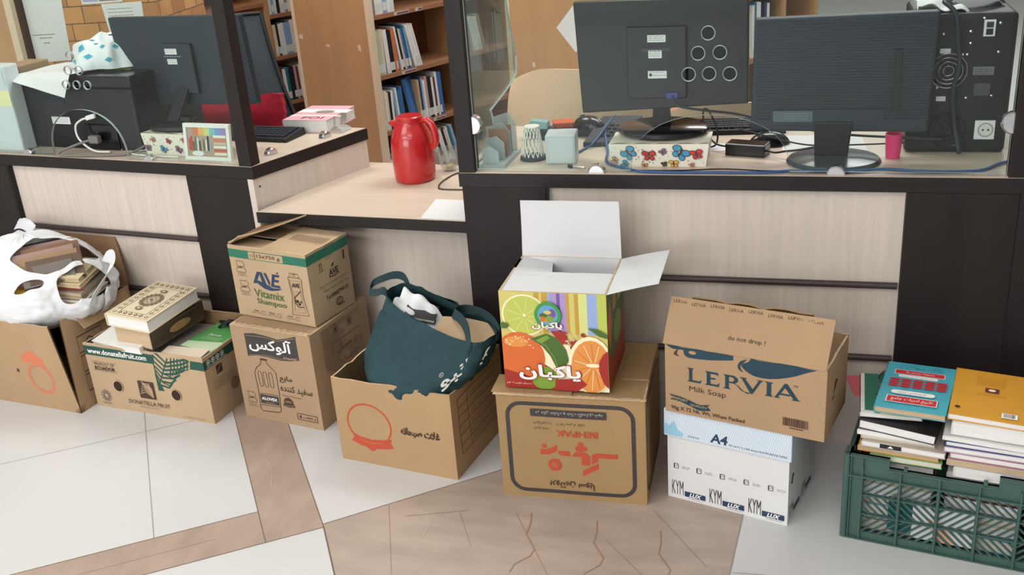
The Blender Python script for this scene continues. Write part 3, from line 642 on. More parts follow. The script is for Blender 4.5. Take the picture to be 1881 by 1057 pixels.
A.text('AVE', 0.222, 0.116, INK, w=0.026, h=0.013, bold=0.03); A.stroke([(0.25, 0.107), (0.236, 0.094), (0.226, 0.085), (0.225, 0.068), (0.236, 0.056), (0.252, 0.058)], 0.0028, BRN); A.disc(0.233, 0.074, 0.005, INK); A.disc(0.240, 0.066, 0.004, INK); A.disc(0.246, 0.073, 0.003, BRN); A.text('Vitamix', 0.229, 0.102, INKG, w=0.018, h=0.004); A.text('Shampoo', 0.228, 0.047, INKG, w=0.02, h=0.003)
for x, t_ in ((0.054, 'Green'), (0.114, 'Pink'), (0.182, 'Purple')):
    A.text(t_, x + 0.006, 0.0195, BRN, w=0.019, h=0.0045, bold=0.02); A.text('(Dry hair)', x, 0.0125, BRN, w=0.032, h=0.0045); A.stroke([(x + 0.036, 0.012), (x + 0.048, 0.012), (x + 0.048, 0.023), (x + 0.036, 0.023)], 0.001, BRN, True)
A = c.art('R')
A.rect(0, 0.184, 0.190, 0.211, GREENB); A.up()
for x in (0.052, 0.060): A.stroke([(x, 0.152), (x, 0.172)], 0.002, BRN); A.poly([(x - 0.003, 0.168), (x, 0.175), (x + 0.003, 0.168)], BRN)
A.stroke([(0.046, 0.149), (0.068, 0.149)], 0.0016, BRN); A.text('AVE', 0.088, 0.122, INK, w=0.042, h=0.019, bold=0.03); A.stroke([(0.086, 0.121), (0.112, 0.117), (0.132, 0.120)], 0.003, INK); A.poly([(0.10, 0.147), (0.112, 0.147), (0.115, 0.158), (0.106, 0.155)], BRN); A.poly([(0.158, 0.150), (0.165, 0.150), (0.167, 0.175), (0.160, 0.178)], BRN)
A.text('Factory: No. 25, 2nd Alley, Cosmetics Co.', 0.040, 0.100, BRN, w=0.130, h=0.006); A.text('Baharestan Sq., Tehran, Iran', 0.056, 0.084, BRN, w=0.112, h=0.006); A.text('Tel:88879910', 0.058, 0.058, BRN, w=0.105, h=0.013, bold=0.01)
A.ring(0.115, 0.036, 0.014, 0.003, BRN, 0.011); A.ring(0.113, 0.036, 0.007, 0.002, BRN, 0.006); A.text('group', 0.113, 0.02, BRN, w=0.026, h=0.007, bold=0.02)
c.done()
q = MB(); q.sheet(lambda u, v: Vector((0.2848, 0.083 + 0.042 * u, 0.172 + 0.046 * v)), 2, 2, 0.0005, TAPE); q.build('tape', c.th)
HZ = 0.2175
q = MB(); q.sheet(lambda u, v: Vector((0.002 + 0.165 * v * (0.22 + 0.78 * u ** 0.7), 0.004 + 0.158 * u + 0.004 * v, HZ + 0.0045 + 0.034 * v * u + 0.010 * v * (1 - u) + 0.012 * v * v)), 14, 10, 0.004, K_AVE, KIN); q.build('flap', c.th, smooth=40)
c.flap((0.282, 0.002, HZ), (0.282, 0.188, HZ), (-1, 0.0, 0.02), 0.152, curl=0.003, m=K_AVE)
c.flap((0.004, 0.004, HZ - 0.006), (0.280, 0.004, HZ - 0.006), (0, 1, -0.03), 0.085, m=K_AVE)
c.flap((0.280, 0.187, HZ - 0.006), (0.004, 0.187, HZ - 0.006), (0, -1, 0.02), 0.085, m=K_AVE)
q = MB(); q.sheet(lambda u, v: Vector((0.04 + 0.235 * u, 0.085 + 0.045 * v, HZ + 0.0052 + 0.002 * wob(u, v, 3) - 0.006 * math.sin(math.pi * u) * (u < .5))), 8, 2, 0.0005, TAPE); q.build('tape', c.th)

# ---- cereal carton holding the shopping bag
c = Carton('cereal_carton', 'open tan carton with red oval and dark Persian lettering, holding the green bag', (-1.2021, 2.2213), -8.76, 0.358, 0.305, 0.252, K_CER, seed=8, rim=0.007, bulge=0.004)
A = c.art('F')
A.ring(0.103, 0.124, 0.068, 0.005, REDI, 0.062); A.up()
A.poly([(0.042, 0.094), (0.062, 0.084), (0.103, 0.078), (0.145, 0.084), (0.170, 0.090), (0.164, 0.078), (0.172, 0.062), (0.145, 0.056), (0.103, 0.050), (0.066, 0.056), (0.040, 0.066), (0.050, 0.080)], REDI)
A.poly([(0.085, 0.052), (0.103, 0.042), (0.120, 0.052)], REDI); A.up(); A.stroke([(0.068, 0.074), (0.103, 0.067), (0.140, 0.073)], 0.0012, K_CER)
A.text(fa('غلات صبحانه'), 0.201, 0.108, BRN, w=0.117, h=0.029, bold=0.055)
A = c.art('R')
for k in range(7): A.stroke([(0.035, 0.06 + k * 0.027), (0.255, 0.06 + k * 0.027)], 0.0016, BRN)
for x in (0.035, 0.09, 0.255): A.stroke([(x, 0.06), (x, 0.222)], 0.0016, BRN)
for k in range(6): A.lines(0.10, 0.076 + k * 0.027, 0.24, 2, 0.008, BRN, seed=20 + k)
c.done(); CER = c
c.flap((0.02, 0.305, 0.25), (0.34, 0.305, 0.25), (0, 0.05, -1), 0.09, m=KIN)

# ---- soy protein carton (printed upside down) and juice carton
c = Carton('soy_carton', 'closed ochre carton with rounded dark frame and red upside-down print, under juice carton', (-0.7103, 2.123), 2.08, 0.365, 0.312, 0.293, K_BEH, seed=9, top=K_BEH, bulge=0.003, rim=0.0)
A = c.art('F'); W_, H_ = 0.365, 0.293
A.rrect(0.026, 0.022, 0.336, 0.270, 0.035, DGREY, 0.0105)
B_ = Art(c.mb, (lambda f: (lambda u, v, l: f(W_ - u, H_ - v, l)))(c.map('F')), 0.03)   # the sheet was printed the other way up
for P_ in ([(0.262, 0.143), (0.262, 0.164), (0.235, 0.163), (0.210, 0.170), (0.192, 0.182), (0.192, 0.160), (0.215, 0.147), (0.24, 0.142)],):
    pass
A.up()
A.poly([(0.103, 0.128), (0.125, 0.128), (0.146, 0.142), (0.146, 0.158), (0.130, 0.148), (0.117, 0.143), (0.103, 0.143)], REDI); A.disc(0.114, 0.153, 0.0065, REDI)
A.poly([(0.148, 0.142), (0.177, 0.142), (0.179, 0.128), (0.155, 0.128), (0.149, 0.134)], REDI)
A.poly([(0.181, 0.128), (0.192, 0.141), (0.213, 0.142), (0.222, 0.138), (0.227, 0.130), (0.227, 0.105), (0.206, 0.105), (0.206, 0.128)], REDI)
for x, y in ((0.206, 0.163), (0.199, 0.152), (0.214, 0.152), (0.206, 0.150)): A.disc(x, y, 0.0075, REDI)
A.poly([(0.296, 0.141), (0.242, 0.141), (0.232, 0.135), (0.231, 0.109), (0.247, 0.117), (0.248, 0.128), (0.296, 0.128)], REDI)
A.poly([(0.248, 0.113), (0.248, 0.097), (0.208, 0.073), (0.208, 0.089)], REDI)
A.ring(0.138, 0.100, 0.014, 0.007, REDI); A.disc(0.138, 0.100, 0.010, REDI); A.up(); A.rrect(0.132, 0.094, 0.144, 0.106, 0.001, K_BEH, 0.0015); A.stroke([(0.138, 0.094), (0.138, 0.103)], 0.0015, K_BEH); A.poly([(0.122, 0.110), (0.150, 0.117), (0.150, 0.113), (0.126, 0.105)], REDI); A.poly([(0.153, 0.090), (0.126, 0.083), (0.128, 0.087), (0.15, 0.095)], REDI)
A.rrect(0.084, 0.236, 0.272, 0.257, 0.003, DGREY)
fx = lambda x: W_ - x
B_.lift = A.lift + 0.0004
B_.text(fa('در جای خشک و خنک نگهداری شود'), fx(0.264), H_ - 0.2525, mat('pale_ink', (190, 186, 180), 0.6), w=0.166, h=0.012)
B_.text(fa('تاریخ انقضا'), fx(0.136), H_ - 0.223, BRN, w=0.046, h=0.009); B_.text(fa('۱۸ ماه پس از تولید'), fx(0.219), H_ - 0.223, BRN, w=0.072, h=0.010); B_.text(fa('تاریخ تولید'), fx(0.130), H_ - 0.208, BRN, w=0.040, h=0.009)
B_.text('BEHPAK', fx(0.249), H_ - 0.201, REDI, w=0.104, h=0.017, bold=0.025)
B_.text(fa('بروتئین سویا'), fx(0.236), H_ - 0.056, BRN, w=0.113, h=0.024, bold=0.02)
A = c.art('R'); A.rrect(0.02, 0.022, 0.292, 0.270, 0.03, DGREY, 0.009)
c.done()
q = MB(); q.sheet(lambda u, v: Vector((-0.012 + 0.2 * u, 0.004 + 0.09 * v, 0.2966 + 0.0015 * wob(u, v, 4) + 0.0)), 8, 6, 0.0025, K_BEH); q.build('flap', c.th, smooth=40)
q = MB(); q.sheet(lambda u, v: Vector((0.296 + 0.068 * u, 0.10 + 0.20 * v, 0.2972 + 0.002 * u * v)), 6, 6, 0.004, K_BEH); q.build('flap', c.th, smooth=40)
q = MB(); q.sheet(lambda u, v: Vector((-0.006 + 0.374 * u, -0.004 + 0.010 * v * (1 + 0.9 * wob(u * 6, 1, 2)), 0.2948 + 0.0022 * wob(u * 11, v * 2, 1))), 44, 3, 0.002, KRIM)
q.build('torn_edge', c.th)

YEL = mat('print_yellow', (206, 194, 112), 0.35); LIME = mat('print_lime', (188, 196, 92), 0.35); LIMED = mat('print_lime_light', (212, 214, 138), 0.35); ORA = mat('print_orange', (212, 106, 50), 0.35); ORL = mat('print_orange_flesh', (224, 146, 72), 0.35); RED = mat('print_red', (160, 46, 38), 0.35)
LEAF = mat('print_leaf', (74, 104, 44), 0.35); LEAFL = mat('print_leaf_light', (124, 156, 60), 0.35); VIO = mat('print_violet', (170, 146, 196), 0.35); VIOD = mat('print_deep_violet', (116, 84, 150), 0.35); BLU = mat('print_blue', (150, 170, 212), 0.35); OCH = mat('print_ochre', (192, 152, 62), 0.35); CRM = mat('print_cream', (244, 232, 196), 0.35); SKY = mat('print_sky', (104, 156, 204), 0.35); GRN = mat('print_green', (60, 146, 74), 0.35)
c = Carton('juice_carton', 'bright juice carton with citrus fruit print and white flaps open, on soy carton', (-0.6902, 2.15), 0.61, 0.258, 0.232, 0.255, LEAF, z0=0.3005, seed=11, bulge=0.0012, rim=0.001, inner=WHB)
A = c.art('F')
A.rect(0, 0, 0.258, 0.255, YEL); A.up()
xs = [(0.085, 0.098, OCH), (0.098, 0.104, YEL), (0.104, 0.118, OCH), (0.118, 0.124, BLU), (0.124, 0.140, VIO), (0.140, 0.148, VIOD), (0.148, 0.162, VIO), (0.162, 0.170, OCH), (0.170, 0.182, YEL), (0.182, 0.192, OCH), (0.192, 0.212, LIMED), (0.212, 0.236, BLU), (0.236, 0.258, LIME)]
for a, b, k in xs: A.rect(a, 0.150, b, 0.2545, k)
A.disc(0.06, 0.195, 0.056, CRM, 0.054); A.up(); A.disc(0.06, 0.195, 0.052, LIME, 0.050); A.up()
for k in range(9): a = 2 * math.pi * k / 9; A.stroke([(0.06 + 0.008 * math.cos(a), 0.192 + 0.008 * math.sin(a)), (0.06 + 0.045 * math.cos(a), 0.193 + 0.044 * math.sin(a))], 0.0022, LIMED)
A.disc(0.06, 0.195, 0.004, CRM)
A.poly([(0.0, 0.0), (0.258, 0.0), (0.258, 0.11), (0.17, 0.12), (0.10, 0.135), (0.0, 0.10)], CRM); A.up()
A.poly([(0.0, 0.0), (0.13, 0.0), (0.13, 0.05), (0.10, 0.07), (0.0, 0.06)], RED); A.disc(0.10, 0.03, 0.034, LEAFL, 0.032); A.up()
A.disc(0.043, 0.083, 0.062, ORA, 0.068); A.up(); A.rect(0, 0.012, 0.012, 0.20, LEAFL) if False else None
A.poly([(0.0, 0.0), (0.06, 0.0), (0.075, 0.03), (0.0, 0.05)], RED); A.disc(0.035, 0.125, 0.030, ORL, 0.014)
for k in range(24): x = rnd.uniform(0.008, 0.08); A.disc(x, 0.132 - abs(x - 0.04) * 0.3 + rnd.uniform(-0.014, 0.012), 0.0016, CRM, n=6)
A.up(); A.poly([(0.072, 0.135), (0.110, 0.150), (0.140, 0.138), (0.158, 0.108), (0.163, 0.08), (0.150, 0.062), (0.132, 0.060), (0.118, 0.092), (0.098, 0.118)], LEAF); A.up(); A.stroke([(0.085, 0.132), (0.11, 0.118), (0.128, 0.088), (0.135, 0.062)], 0.0018, LEAFL); A.poly([(0.085, 0.132), (0.112, 0.146), (0.12, 0.139), (0.098, 0.124)], LEAFL)
A.poly([(0.122, 0.158), (0.15, 0.158), (0.163, 0.138), (0.150, 0.122), (0.135, 0.140)], RED); A.poly([(0.163, 0.112), (0.18, 0.135), (0.21, 0.136), (0.214, 0.118), (0.19, 0.112), (0.176, 0.100)], RED)
for k in range(16): A.disc(rnd.uniform(0.155, 0.205), rnd.uniform(0.125, 0.158), rnd.uniform(0.002, 0.006), mat('print_rose', (216, 172, 160), 0.35) if k % 2 else RED, n=8)
for k in range(10): A.disc(rnd.uniform(0.165, 0.19), rnd.uniform(0.09, 0.115), rnd.uniform(0.002, 0.004), RED if k % 2 else CRM, n=8)
A.disc(0.216, 0.072, 0.054, CRM, 0.076, a0=0); A.up(); A.disc(0.217, 0.068, 0.048, ORL, 0.070); A.up(); A.disc(0.222, 0.072, 0.018, CRM, 0.005)
for k in range(14): a = 2 * math.pi * k / 14 + .2; A.stroke([(0.222 + 0.01 * math.cos(a), 0.070 + 0.012 * math.sin(a)), (0.218 + 0.042 * math.cos(a), 0.068 + 0.062 * math.sin(a))], 0.0014, ORA if k % 2 else CRM)
A.up(); A.poly([(0.258, 0.012), (0.258, 0.112), (0.246, 0.102), (0.236, 0.080), (0.236, 0.055), (0.246, 0.025)], RED); A.rect(0.0, 0.0, 0.0, 0.0, RED) if False else None
A.poly([(0.212, 0.170), (0.235, 0.168), (0.258, 0.155), (0.258, 0.144), (0.238, 0.150)], LEAF); A.disc(0.008, 0.168, 0.012, LEAF, 0.008)
A.poly([(0.128, 0.030), (0.19, 0.035), (0.205, 0.02), (0.18, 0.0), (0.125, 0.0)], RED)
A.up(); A.ring(0.118, 0.200, 0.028, 0.009, GRN, 0.029); A.disc(0.118, 0.200, 0.024, SKY, 0.025); A.up(); A.disc(0.115, 0.192, 0.017, OCH, 0.011); A.disc(0.128, 0.204, 0.010, VIOD, 0.012); A.disc(0.122, 0.190, 0.011, LEAFL, 0.008); A.disc(0.108, 0.199, 0.010, LEAF, 0.006); A.disc(0.118, 0.207, 0.009, YEL, 0.005); A.disc(0.106, 0.190, 0.006, ORA)
A.up()
RK = mat('print_dark_red', (150, 40, 36), 0.35)
A.text(fa('پاکبان'), 0.0765, 0.1595, RK, w=0.077, h=0.0245, bold=0.045); A.up(); A.text(fa('پاکبان'), 0.078, 0.161, WHITEI, w=0.074, h=0.0215, bold=0.03)
A.text(fa('پاکبان'), 0.036, 0.0205, RK, w=0.158, h=0.051, bold=0.045); A.up(); A.text(fa('پاکبان'), 0.039, 0.023, WHITEI, w=0.152, h=0.046, bold=0.03)
A.text(fa('دستمال کاغذی ۹۰۰ گرم'), 0.006, 0.012, CRM, w=0.062, h=0.006)
A = c.art('R'); A.rect(0, 0, 0.232, 0.255, LEAF); A.up(); A.poly([(0, 0), (0.232, 0), (0.232, 0.15), (0.15, 0.10), (0.06, 0.06), (0, 0.11)], RED); A.poly([(0, 0.16), (0.04, 0.23), (0.06, 0.16), (0.03, 0.10)], ORA); A.rect(0.075, 0.18, 0.12, 0.2545, OCH); A.rect(0.14, 0.18, 0.19, 0.2545, LIME); A.disc(0.13, 0.12, 0.05, LEAFL, 0.04)
c.done(); PAK = c
TZ = 0.254
c.flap((0.001, 0.231, TZ), (0.257, 0.231, TZ), (0, 0.10, 1), 0.148, m=WHB, curl=0.012, mb_=WHB, taper=0.012, t=0.0015)
c.flap((0.257, 0.229, TZ), (0.257, 0.002, TZ), (1, 0.0, 0.30), 0.125, m=WHB, curl=-0.006, mb_=LEAFL, skew=-0.0, t=0.0015, taper=0.03)
c.flap((0.003, 0.003, TZ - 0.001), (0.255, 0.003, TZ - 0.001), (0, 1, -0.02), 0.125, m=WHB, mb_=WHB, curl=0.004, t=0.0015)
c.flap((0.002, 0.006, TZ + 0.002), (0.002, 0.228, TZ + 0.002), (1, 0, -0.035), 0.12, m=WHB, mb_=WHB, t=0.0015, taper=0.2) if False else None
q = MB(); q.sheet(lambda u, v: Vector((0.003 + 0.105 * u * (1 - 0.25 * v), 0.10 + 0.125 * v + 0.0 * u, TZ + 0.0005 - 0.016 * u * v)), 8, 8, 0.0015, WHB); q.build('flap', c.th, smooth=40)
q = MB()
for x in (0.0, 0.006): q.sheet(lambda u, v: Vector((-0.0008 + 0.006 * u, 0.15 + 0.06 * v, TZ + 0.0015)), 1, 2, 0.0005, OCH)
q.build('tape', c.th)

# ---- copier paper carton and soap carton
PAPB = mat('paper_carton_white', (220, 219, 219), 0.45, noise=(5, 0.02)); LID = mat('paper_lid_blue', (196, 212, 226), 0.4); STR = mat('lid_stripe', (226, 234, 242), 0.4); LBL = mat('lid_light_blue', (150, 196, 220), 0.4)
c = Carton('paper_carton', 'white copier paper carton with pale blue striped lid, under the soap carton', (-0.3003, 2.1855), -15.26, 0.30, 0.226, 0.236, PAPB, seed=13, bulge=0.0012, rim=0.0)
A = c.art('F')
for k in range(3):
    x = 0.011 + 0.0975 * k; A.text('KYM', x, 0.012, INK, w=0.030, h=0.040); A.rect(x + 0.033, 0.011, x + 0.087, 0.026, NAVY); A.up(); A.text('LUX', x + 0.045, 0.0125, WHITEI, w=0.029, h=0.0115, bold=0.04, skew=0.3); A.lines(x + 0.043, 0.0065, x + 0.085, 1, 0.003, INKG, h=0.001)
for k in range(5):
    x = 0.022 + 0.059 * k; y = 0.089
    A.rrect(x - 0.005, y - 0.001, x + 0.006, y + 0.012, 0.0015, INK, 0.0012); A.rect(x - 0.005, y - 0.001, x - 0.0032, y + 0.012, INK); A.stroke([(x, y + 0.006), (x + 0.005, y + 0.008)], 0.001, INK)
    A.lines(x + 0.016, y + 0.006, x + 0.036, 2, 0.004, INKG, h=0.001, seed=k)
A = c.art('R')
A.poly([(0.02, 0.105), (0.03, 0.10), (0.035, 0.115), (0.045, 0.12), (0.03, 0.128)], INK)
for k in range(2): A.text('KYM', 0.012 + 0.10 * k, 0.014, INK, w=0.03, h=0.034); A.rect(0.045 + 0.10 * k, 0.014, 0.095 + 0.10 * k, 0.028, NAVY)
c.done()
q = MB(); x0, y0, x1, y1, z0, z1 = -0.006, -0.006, 0.306, 0.232, 0.178, 0.2525
q.box(x0, y0, z1 - 0.004, x1, y1, z1, LID)
for b in ((x0, y0, z0, x1, y0 + 0.004, z1 - 0.004), (x0, y1 - 0.004, z0, x1, y1, z1 - 0.004), (x0, y0 + .004, z0, x0 + 0.004, y1 - .004, z1 - 0.004), (x1 - 0.004, y0 + .004, z0, x1, y1 - .004, z1 - 0.004)): q.box(*b, LID)
A = Art(q, flat((x0, y0, z0), (1, 0, 0), (0, 0, 1)), 0.5)
for k in range(62):
    a = -0.03 + k * 0.0055; P_ = [(max(0, min(0.312, a)), 0.001), (max(0, min(0.312, a + 0.0022)), 0.001), (max(0, min(0.312, a + 0.0222)), 0.0735), (max(0, min(0.312, a + 0.020)), 0.0735)]
    if P_[2][0] - P_[3][0] > 1e-4 or P_[1][0] - P_[0][0] > 1e-4: A.tris(P_, [(0, 1, 2, 3)], STR); A.lift -= 0.00003
A.up(); A.poly([(0.0, 0.004), (0.046, 0.004), (0.05, 0.014), (0.034, 0.024), (0.026, 0.046), (0.014, 0.03), (0.0, 0.036)], LBL); A.text('KYMLUX', 0.062, 0.008, INK, w=0.028, h=0.005); A.text('A4', 0.117, 0.008, NAVY, w=0.042, h=0.025, bold=0.03, skew=0.12)
A.text('80 gsm', 0.164, 0.0085, INK, w=0.026, h=0.005); A.text('5 x 500 sheets MULTIPURPOSE PAPER', 0.194, 0.0085, INK, w=0.108, h=0.005)
A = Art(q, flat((x0, y0, z1), (1, 0, 0), (0, 1, 0)), 0.5); A.rect(0.09, 0.006, 0.14, 0.02, NAVY)
A = Art(q, flat((x1, y0, z0), (0, 1, 0), (0, 0, 1)), 0.5); A.rect(0.13, 0.01, 0.18, 0.07, NAVY)
q.build('lid', c.th, bevel=0.0015)

c = Carton('soap_carton', 'soap carton with dark teal wave and folded-down front flap, on the paper carton', (-0.301, 2.168), -14.37, 0.374, 0.195, 0.1785, K_LER, z0=0.2535, seed=15, bulge=0.003, rim=0.006)
A = c.art('F')
def curve(P_, n=6):
    out = []
    for i in range(len(P_) - 1):
        p0 = Vector(P_[max(i - 1, 0)]); p1 = Vector(P_[i]); p2 = Vector(P_[i + 1]); p3 = Vector(P_[min(i + 2, len(P_) - 1)])
        for k in range(n):
            t = k / n; q_ = 0.5 * ((2 * p1) + (p2 - p0) * t + (2 * p0 - 5 * p1 + 4 * p2 - p3) * t * t + (3 * p1 - p0 - 3 * p2 + p3) * t ** 3); out.append(tuple(q_))
    return out + [tuple(P_[-1])]
A.poly(curve([(0.0, 0.1775), (0.02, 0.168), (0.044, 0.170), (0.048, 0.160), (0.060, 0.153), (0.11, 0.156), (0.165, 0.165)], 5) + [(0.165, 0.1775)], TEAL); A.up(); A.disc(0.068, 0.167, 0.009, K_LER, 0.0045); A.poly(curve([(0.022, 0.158), (0.030, 0.168), (0.034, 0.170), (0.030, 0.158), (0.036, 0.152), (0.024, 0.154), (0.022, 0.158)], 4), BRN)
A.poly(curve([(0.205, 0.1775), (0.20, 0.168), (0.186, 0.160), (0.188, 0.150), (0.212, 0.136), (0.25, 0.135), (0.30, 0.150), (0.352, 0.1775)], 6), TEAL); A.poly(curve([(0.175, 0.155), (0.182, 0.167), (0.196, 0.172), (0.184, 0.158), (0.182, 0.150), (0.188, 0.140), (0.178, 0.146), (0.175, 0.155)], 4), TEAL)
def serif(A, glyphs, m):
    for g in glyphs: A.poly(g, m)
b0, b1 = 0.091, 0.127
serif(A, [[(0.055, b1), (0.072, b1), (0.068, b1 - .004), (0.068, b0 + .005), (0.085, b0 + .005), (0.091, b0 + .010), (0.088, b0), (0.055, b0), (0.060, b0 + .004), (0.060, b1 - .004)],
          [(0.098, b1), (0.130, b1), (0.131, b1 - .009), (0.126, b1 - .005), (0.112, b1 - .005), (0.112, b0 + .021), (0.124, b0 + .021), (0.124, b0 + .017), (0.112, b0 + .017), (0.112, b0 + .005), (0.128, b0 + .005), (0.134, b0 + .011), (0.132, b0), (0.098, b0), (0.103, b0 + .004), (0.103, b1 - .004)],
          [(0.142, b1), (0.147, b1 - .004), (0.147, b0 + .004), (0.142, b0), (0.161, b0), (0.156, b0 + .004), (0.156, b1)], [(0.154, b1), (0.168, b1), (0.177, b1 - .006), (0.177, b1 - .014), (0.168, b1 - .020), (0.155, b1 - .020), (0.155, b1 - .016), (0.164, b1 - .016), (0.169, b1 - .011), (0.166, b1 - .005), (0.154, b1 - .004)],
          [(0.160, b1 - .017), (0.170, b1 - .019), (0.184, b0 + .002), (0.200, b0 - .004), (0.206, b0 - .001), (0.190, b0 + .001), (0.178, b0 + .012)],
          [(0.180, b1), (0.199, b1), (0.194, b1 - .003), (0.211, b0 + .010), (0.224, b1 - .003), (0.219, b1), (0.236, b1), (0.230, b1 - .004), (0.211, b0 - .002), (0.206, b0 - .002), (0.186, b1 - .004)],
          [(0.238, b1), (0.258, b1), (0.253, b1 - .004), (0.253, b0 + .004), (0.258, b0), (0.238, b0), (0.243, b0 + .004), (0.243, b1 - .004)],
          [(0.259, b0), (0.274, b0), (0.269, b0 + .003), (0.284, b1 - .008), (0.303, b0 + .003), (0.298, b0), (0.319, b0), (0.313, b0 + .004), (0.289, b1 + .003), (0.283, b1 + .003), (0.263, b0 + .004)], [(0.275, b0 + .013), (0.297, b0 + .013), (0.295, b0 + .009), (0.273, b0 + .009)]], TEAL)
A.text('TM', 0.302, 0.124, TEAL, w=0.010, h=0.006); A.text('Milk Soap', 0.060, 0.062, BRN, w=0.089, h=0.018)
rb = curve([(0.010, 0.048), (0.035, 0.046), (0.062, 0.040), (0.085, 0.034), (0.113, 0.040)], 5); A.poly(rb + [(0.104, 0.034), (0.113, 0.024)] + curve([(0.113, 0.024), (0.085, 0.019), (0.060, 0.026), (0.035, 0.033), (0.012, 0.034)], 5) + [(0.019, 0.041)], TEAL); A.up()
A.text('EXPORT', 0.018, 0.0375, K_LER, w=0.038, h=0.007, rot=-0.12, bold=0.02); A.text('QUALITY', 0.062, 0.0265, K_LER, w=0.042, h=0.007, rot=-0.06, bold=0.02)
A.text('90g X 72 Nt. Wt. When Packed', 0.014, 0.006, BRN, w=0.180, h=0.013, bold=0.015)
q_ = random.Random(3); x = 0.281
while x < 0.338: w_ = q_.choice((0.0008, 0.0014, 0.0022)); A.rect(x, 0.024, x + w_, 0.045, BRN); x += w_ + q_.choice((0.0008, 0.0014))
A.rect(0.296, 0.019, 0.327, 0.021, BRN)
A = c.art('R'); A.poly([(0.06, 0.09), (0.10, 0.11), (0.085, 0.12), (0.07, 0.115)], BRN); A.rect(0.05, 0.08, 0.07, 0.085, BRN)
c.done()
def soap_flap(A):
    for k in range(8): A.text('LERVIA', 0.008 + 0.0445 * k, 0.099 - 0.002 * (k % 2), BRN, w=0.033, h=0.007)
    A.text('do not drop !', 0.150, 0.030, BRN, w=0.086, h=0.013, bold=0.012)
fo = c.flap((-0.004, -0.003, 0.179), (0.372, -0.003, 0.1785), (0.03, 0.40, 0.90), 0.112, m=K_LER, curl=-0.006, mb_=K_LER, art=soap_flap)
c.flap((0.373, 0.01, 0.172), (0.373, 0.19, 0.176), (-0.75, 0, 0.25), 0.075, m=KIN, curl=-0.03, jag=0.25, mb_=K_LER)
c.flap((0.01, 0.194, 0.176), (0.30, 0.194, 0.176), (0.02, -0.35, 0.8), 0.075, m=K_LER, curl=0.02, jag=0.2)
c.flap((0.001, 0.17, 0.174), (0.001, 0.01, 0.174), (0.9, 0, -0.1), 0.10, m=K_LER)
# ---------------------------------------------------------------- books
def thing_m(name, label, cat, M, group=None):
    o = bpy.data.objects.new(name, None); COL.objects.link(o); o.empty_display_size = 0.03; o.matrix_basis = M
    o['label'] = label; o['category'] = cat
    if group: o['group'] = group
    FWD[o.name] = M; INV[o.name] = M.inverted(); return o
def place(org, rx=0, ry=0, rz=0): return Matrix.Translation(Vector(org)) @ Matrix.Rotation(R(rz), 4, 'Z') @ Matrix.Rotation(R(ry), 4, 'Y') @ Matrix.Rotation(R(rx), 4, 'X')
def book(label, M, w, h, t, cover, pages=None, art=None, spine='x0', ct=0.0014, inset=0.0025, name='book', cat='book', group=None, curl=0.0, sart=None):
    """closed book lying in its local frame: w along x, h along y, t up; spine on one side"""
    th = thing_m(name, label, cat, M, group); pages = pages or PAGES
    i = {'x0': (0.0, inset, inset, inset), 'x1': (inset, 0.0, inset, inset), 'y0': (inset, inset, 0.0, inset), 'y1': (inset, inset, inset, 0.0)}[spine]
    q = MB(); P = lambda u, v: Vector((w * u, h * v, t + curl * (v - .5) ** 2 + curl * .5 * (u - .5) ** 2))
    q.sheet(P, 8, 8, ct, cover); q.box(0, 0, 0, w, h, ct, cover)
    s = {'x0': (0, 0, 0, ct, h, t), 'x1': (w - ct, 0, 0, w, h, t), 'y0': (0, 0, 0, w, ct, t), 'y1': (0, h - ct, 0, w, h, t)}[spine]
    q.box(*s, cover)
    if art: art(Art(q, lambda u, v, l: P(u / w, v / h) + Vector((0, 0, l)), 0.03))
    if sart: sart(q)
    q.build('cover', th)
    q = MB(); q.box(i[0], i[2], ct, w - i[1], h - i[3], t - ct, pages); q.build('page_block', th)
    return th
def cm(name, rgb, r=0.45): return mat(name, rgb, r, noise=(20, 0.06))
BWHITE = cm('cover_white', (232, 230, 226)); BCREAM = cm('cover_cream', (222, 206, 172)); BTEAL = cm('cover_turquoise', (74, 168, 186)); BYEL = cm('cover_amber', (214, 152, 48)); BGRN = cm('cover_green', (92, 168, 92)); BBLK = cm('cover_black', (34, 32, 34)); BBRN = cm('cover_dark_brown', (70, 58, 50)); BGRY = cm('cover_grey', (150, 142, 134)); BBLU = cm('cover_blue', (50, 64, 128)); BPNK = cm('cover_pink', (190, 120, 140)); BRED = cm('cover_red', (168, 50, 46)); BTAN = cm('cover_tan', (196, 164, 128)); BORG = cm('cover_orange', (214, 160, 84)); BBEI = cm('cover_beige', (204, 190, 176)); BLIME = cm('cover_light_green', (146, 196, 128)); BMAR = cm('cover_maroon', (108, 44, 48)); BLIL = cm('cover_lilac', (176, 160, 178))
ORN = mat('ornament_brown', (128, 106, 82), 0.6); CRMC = mat('ornate_cream', (224, 208, 176), 0.5)

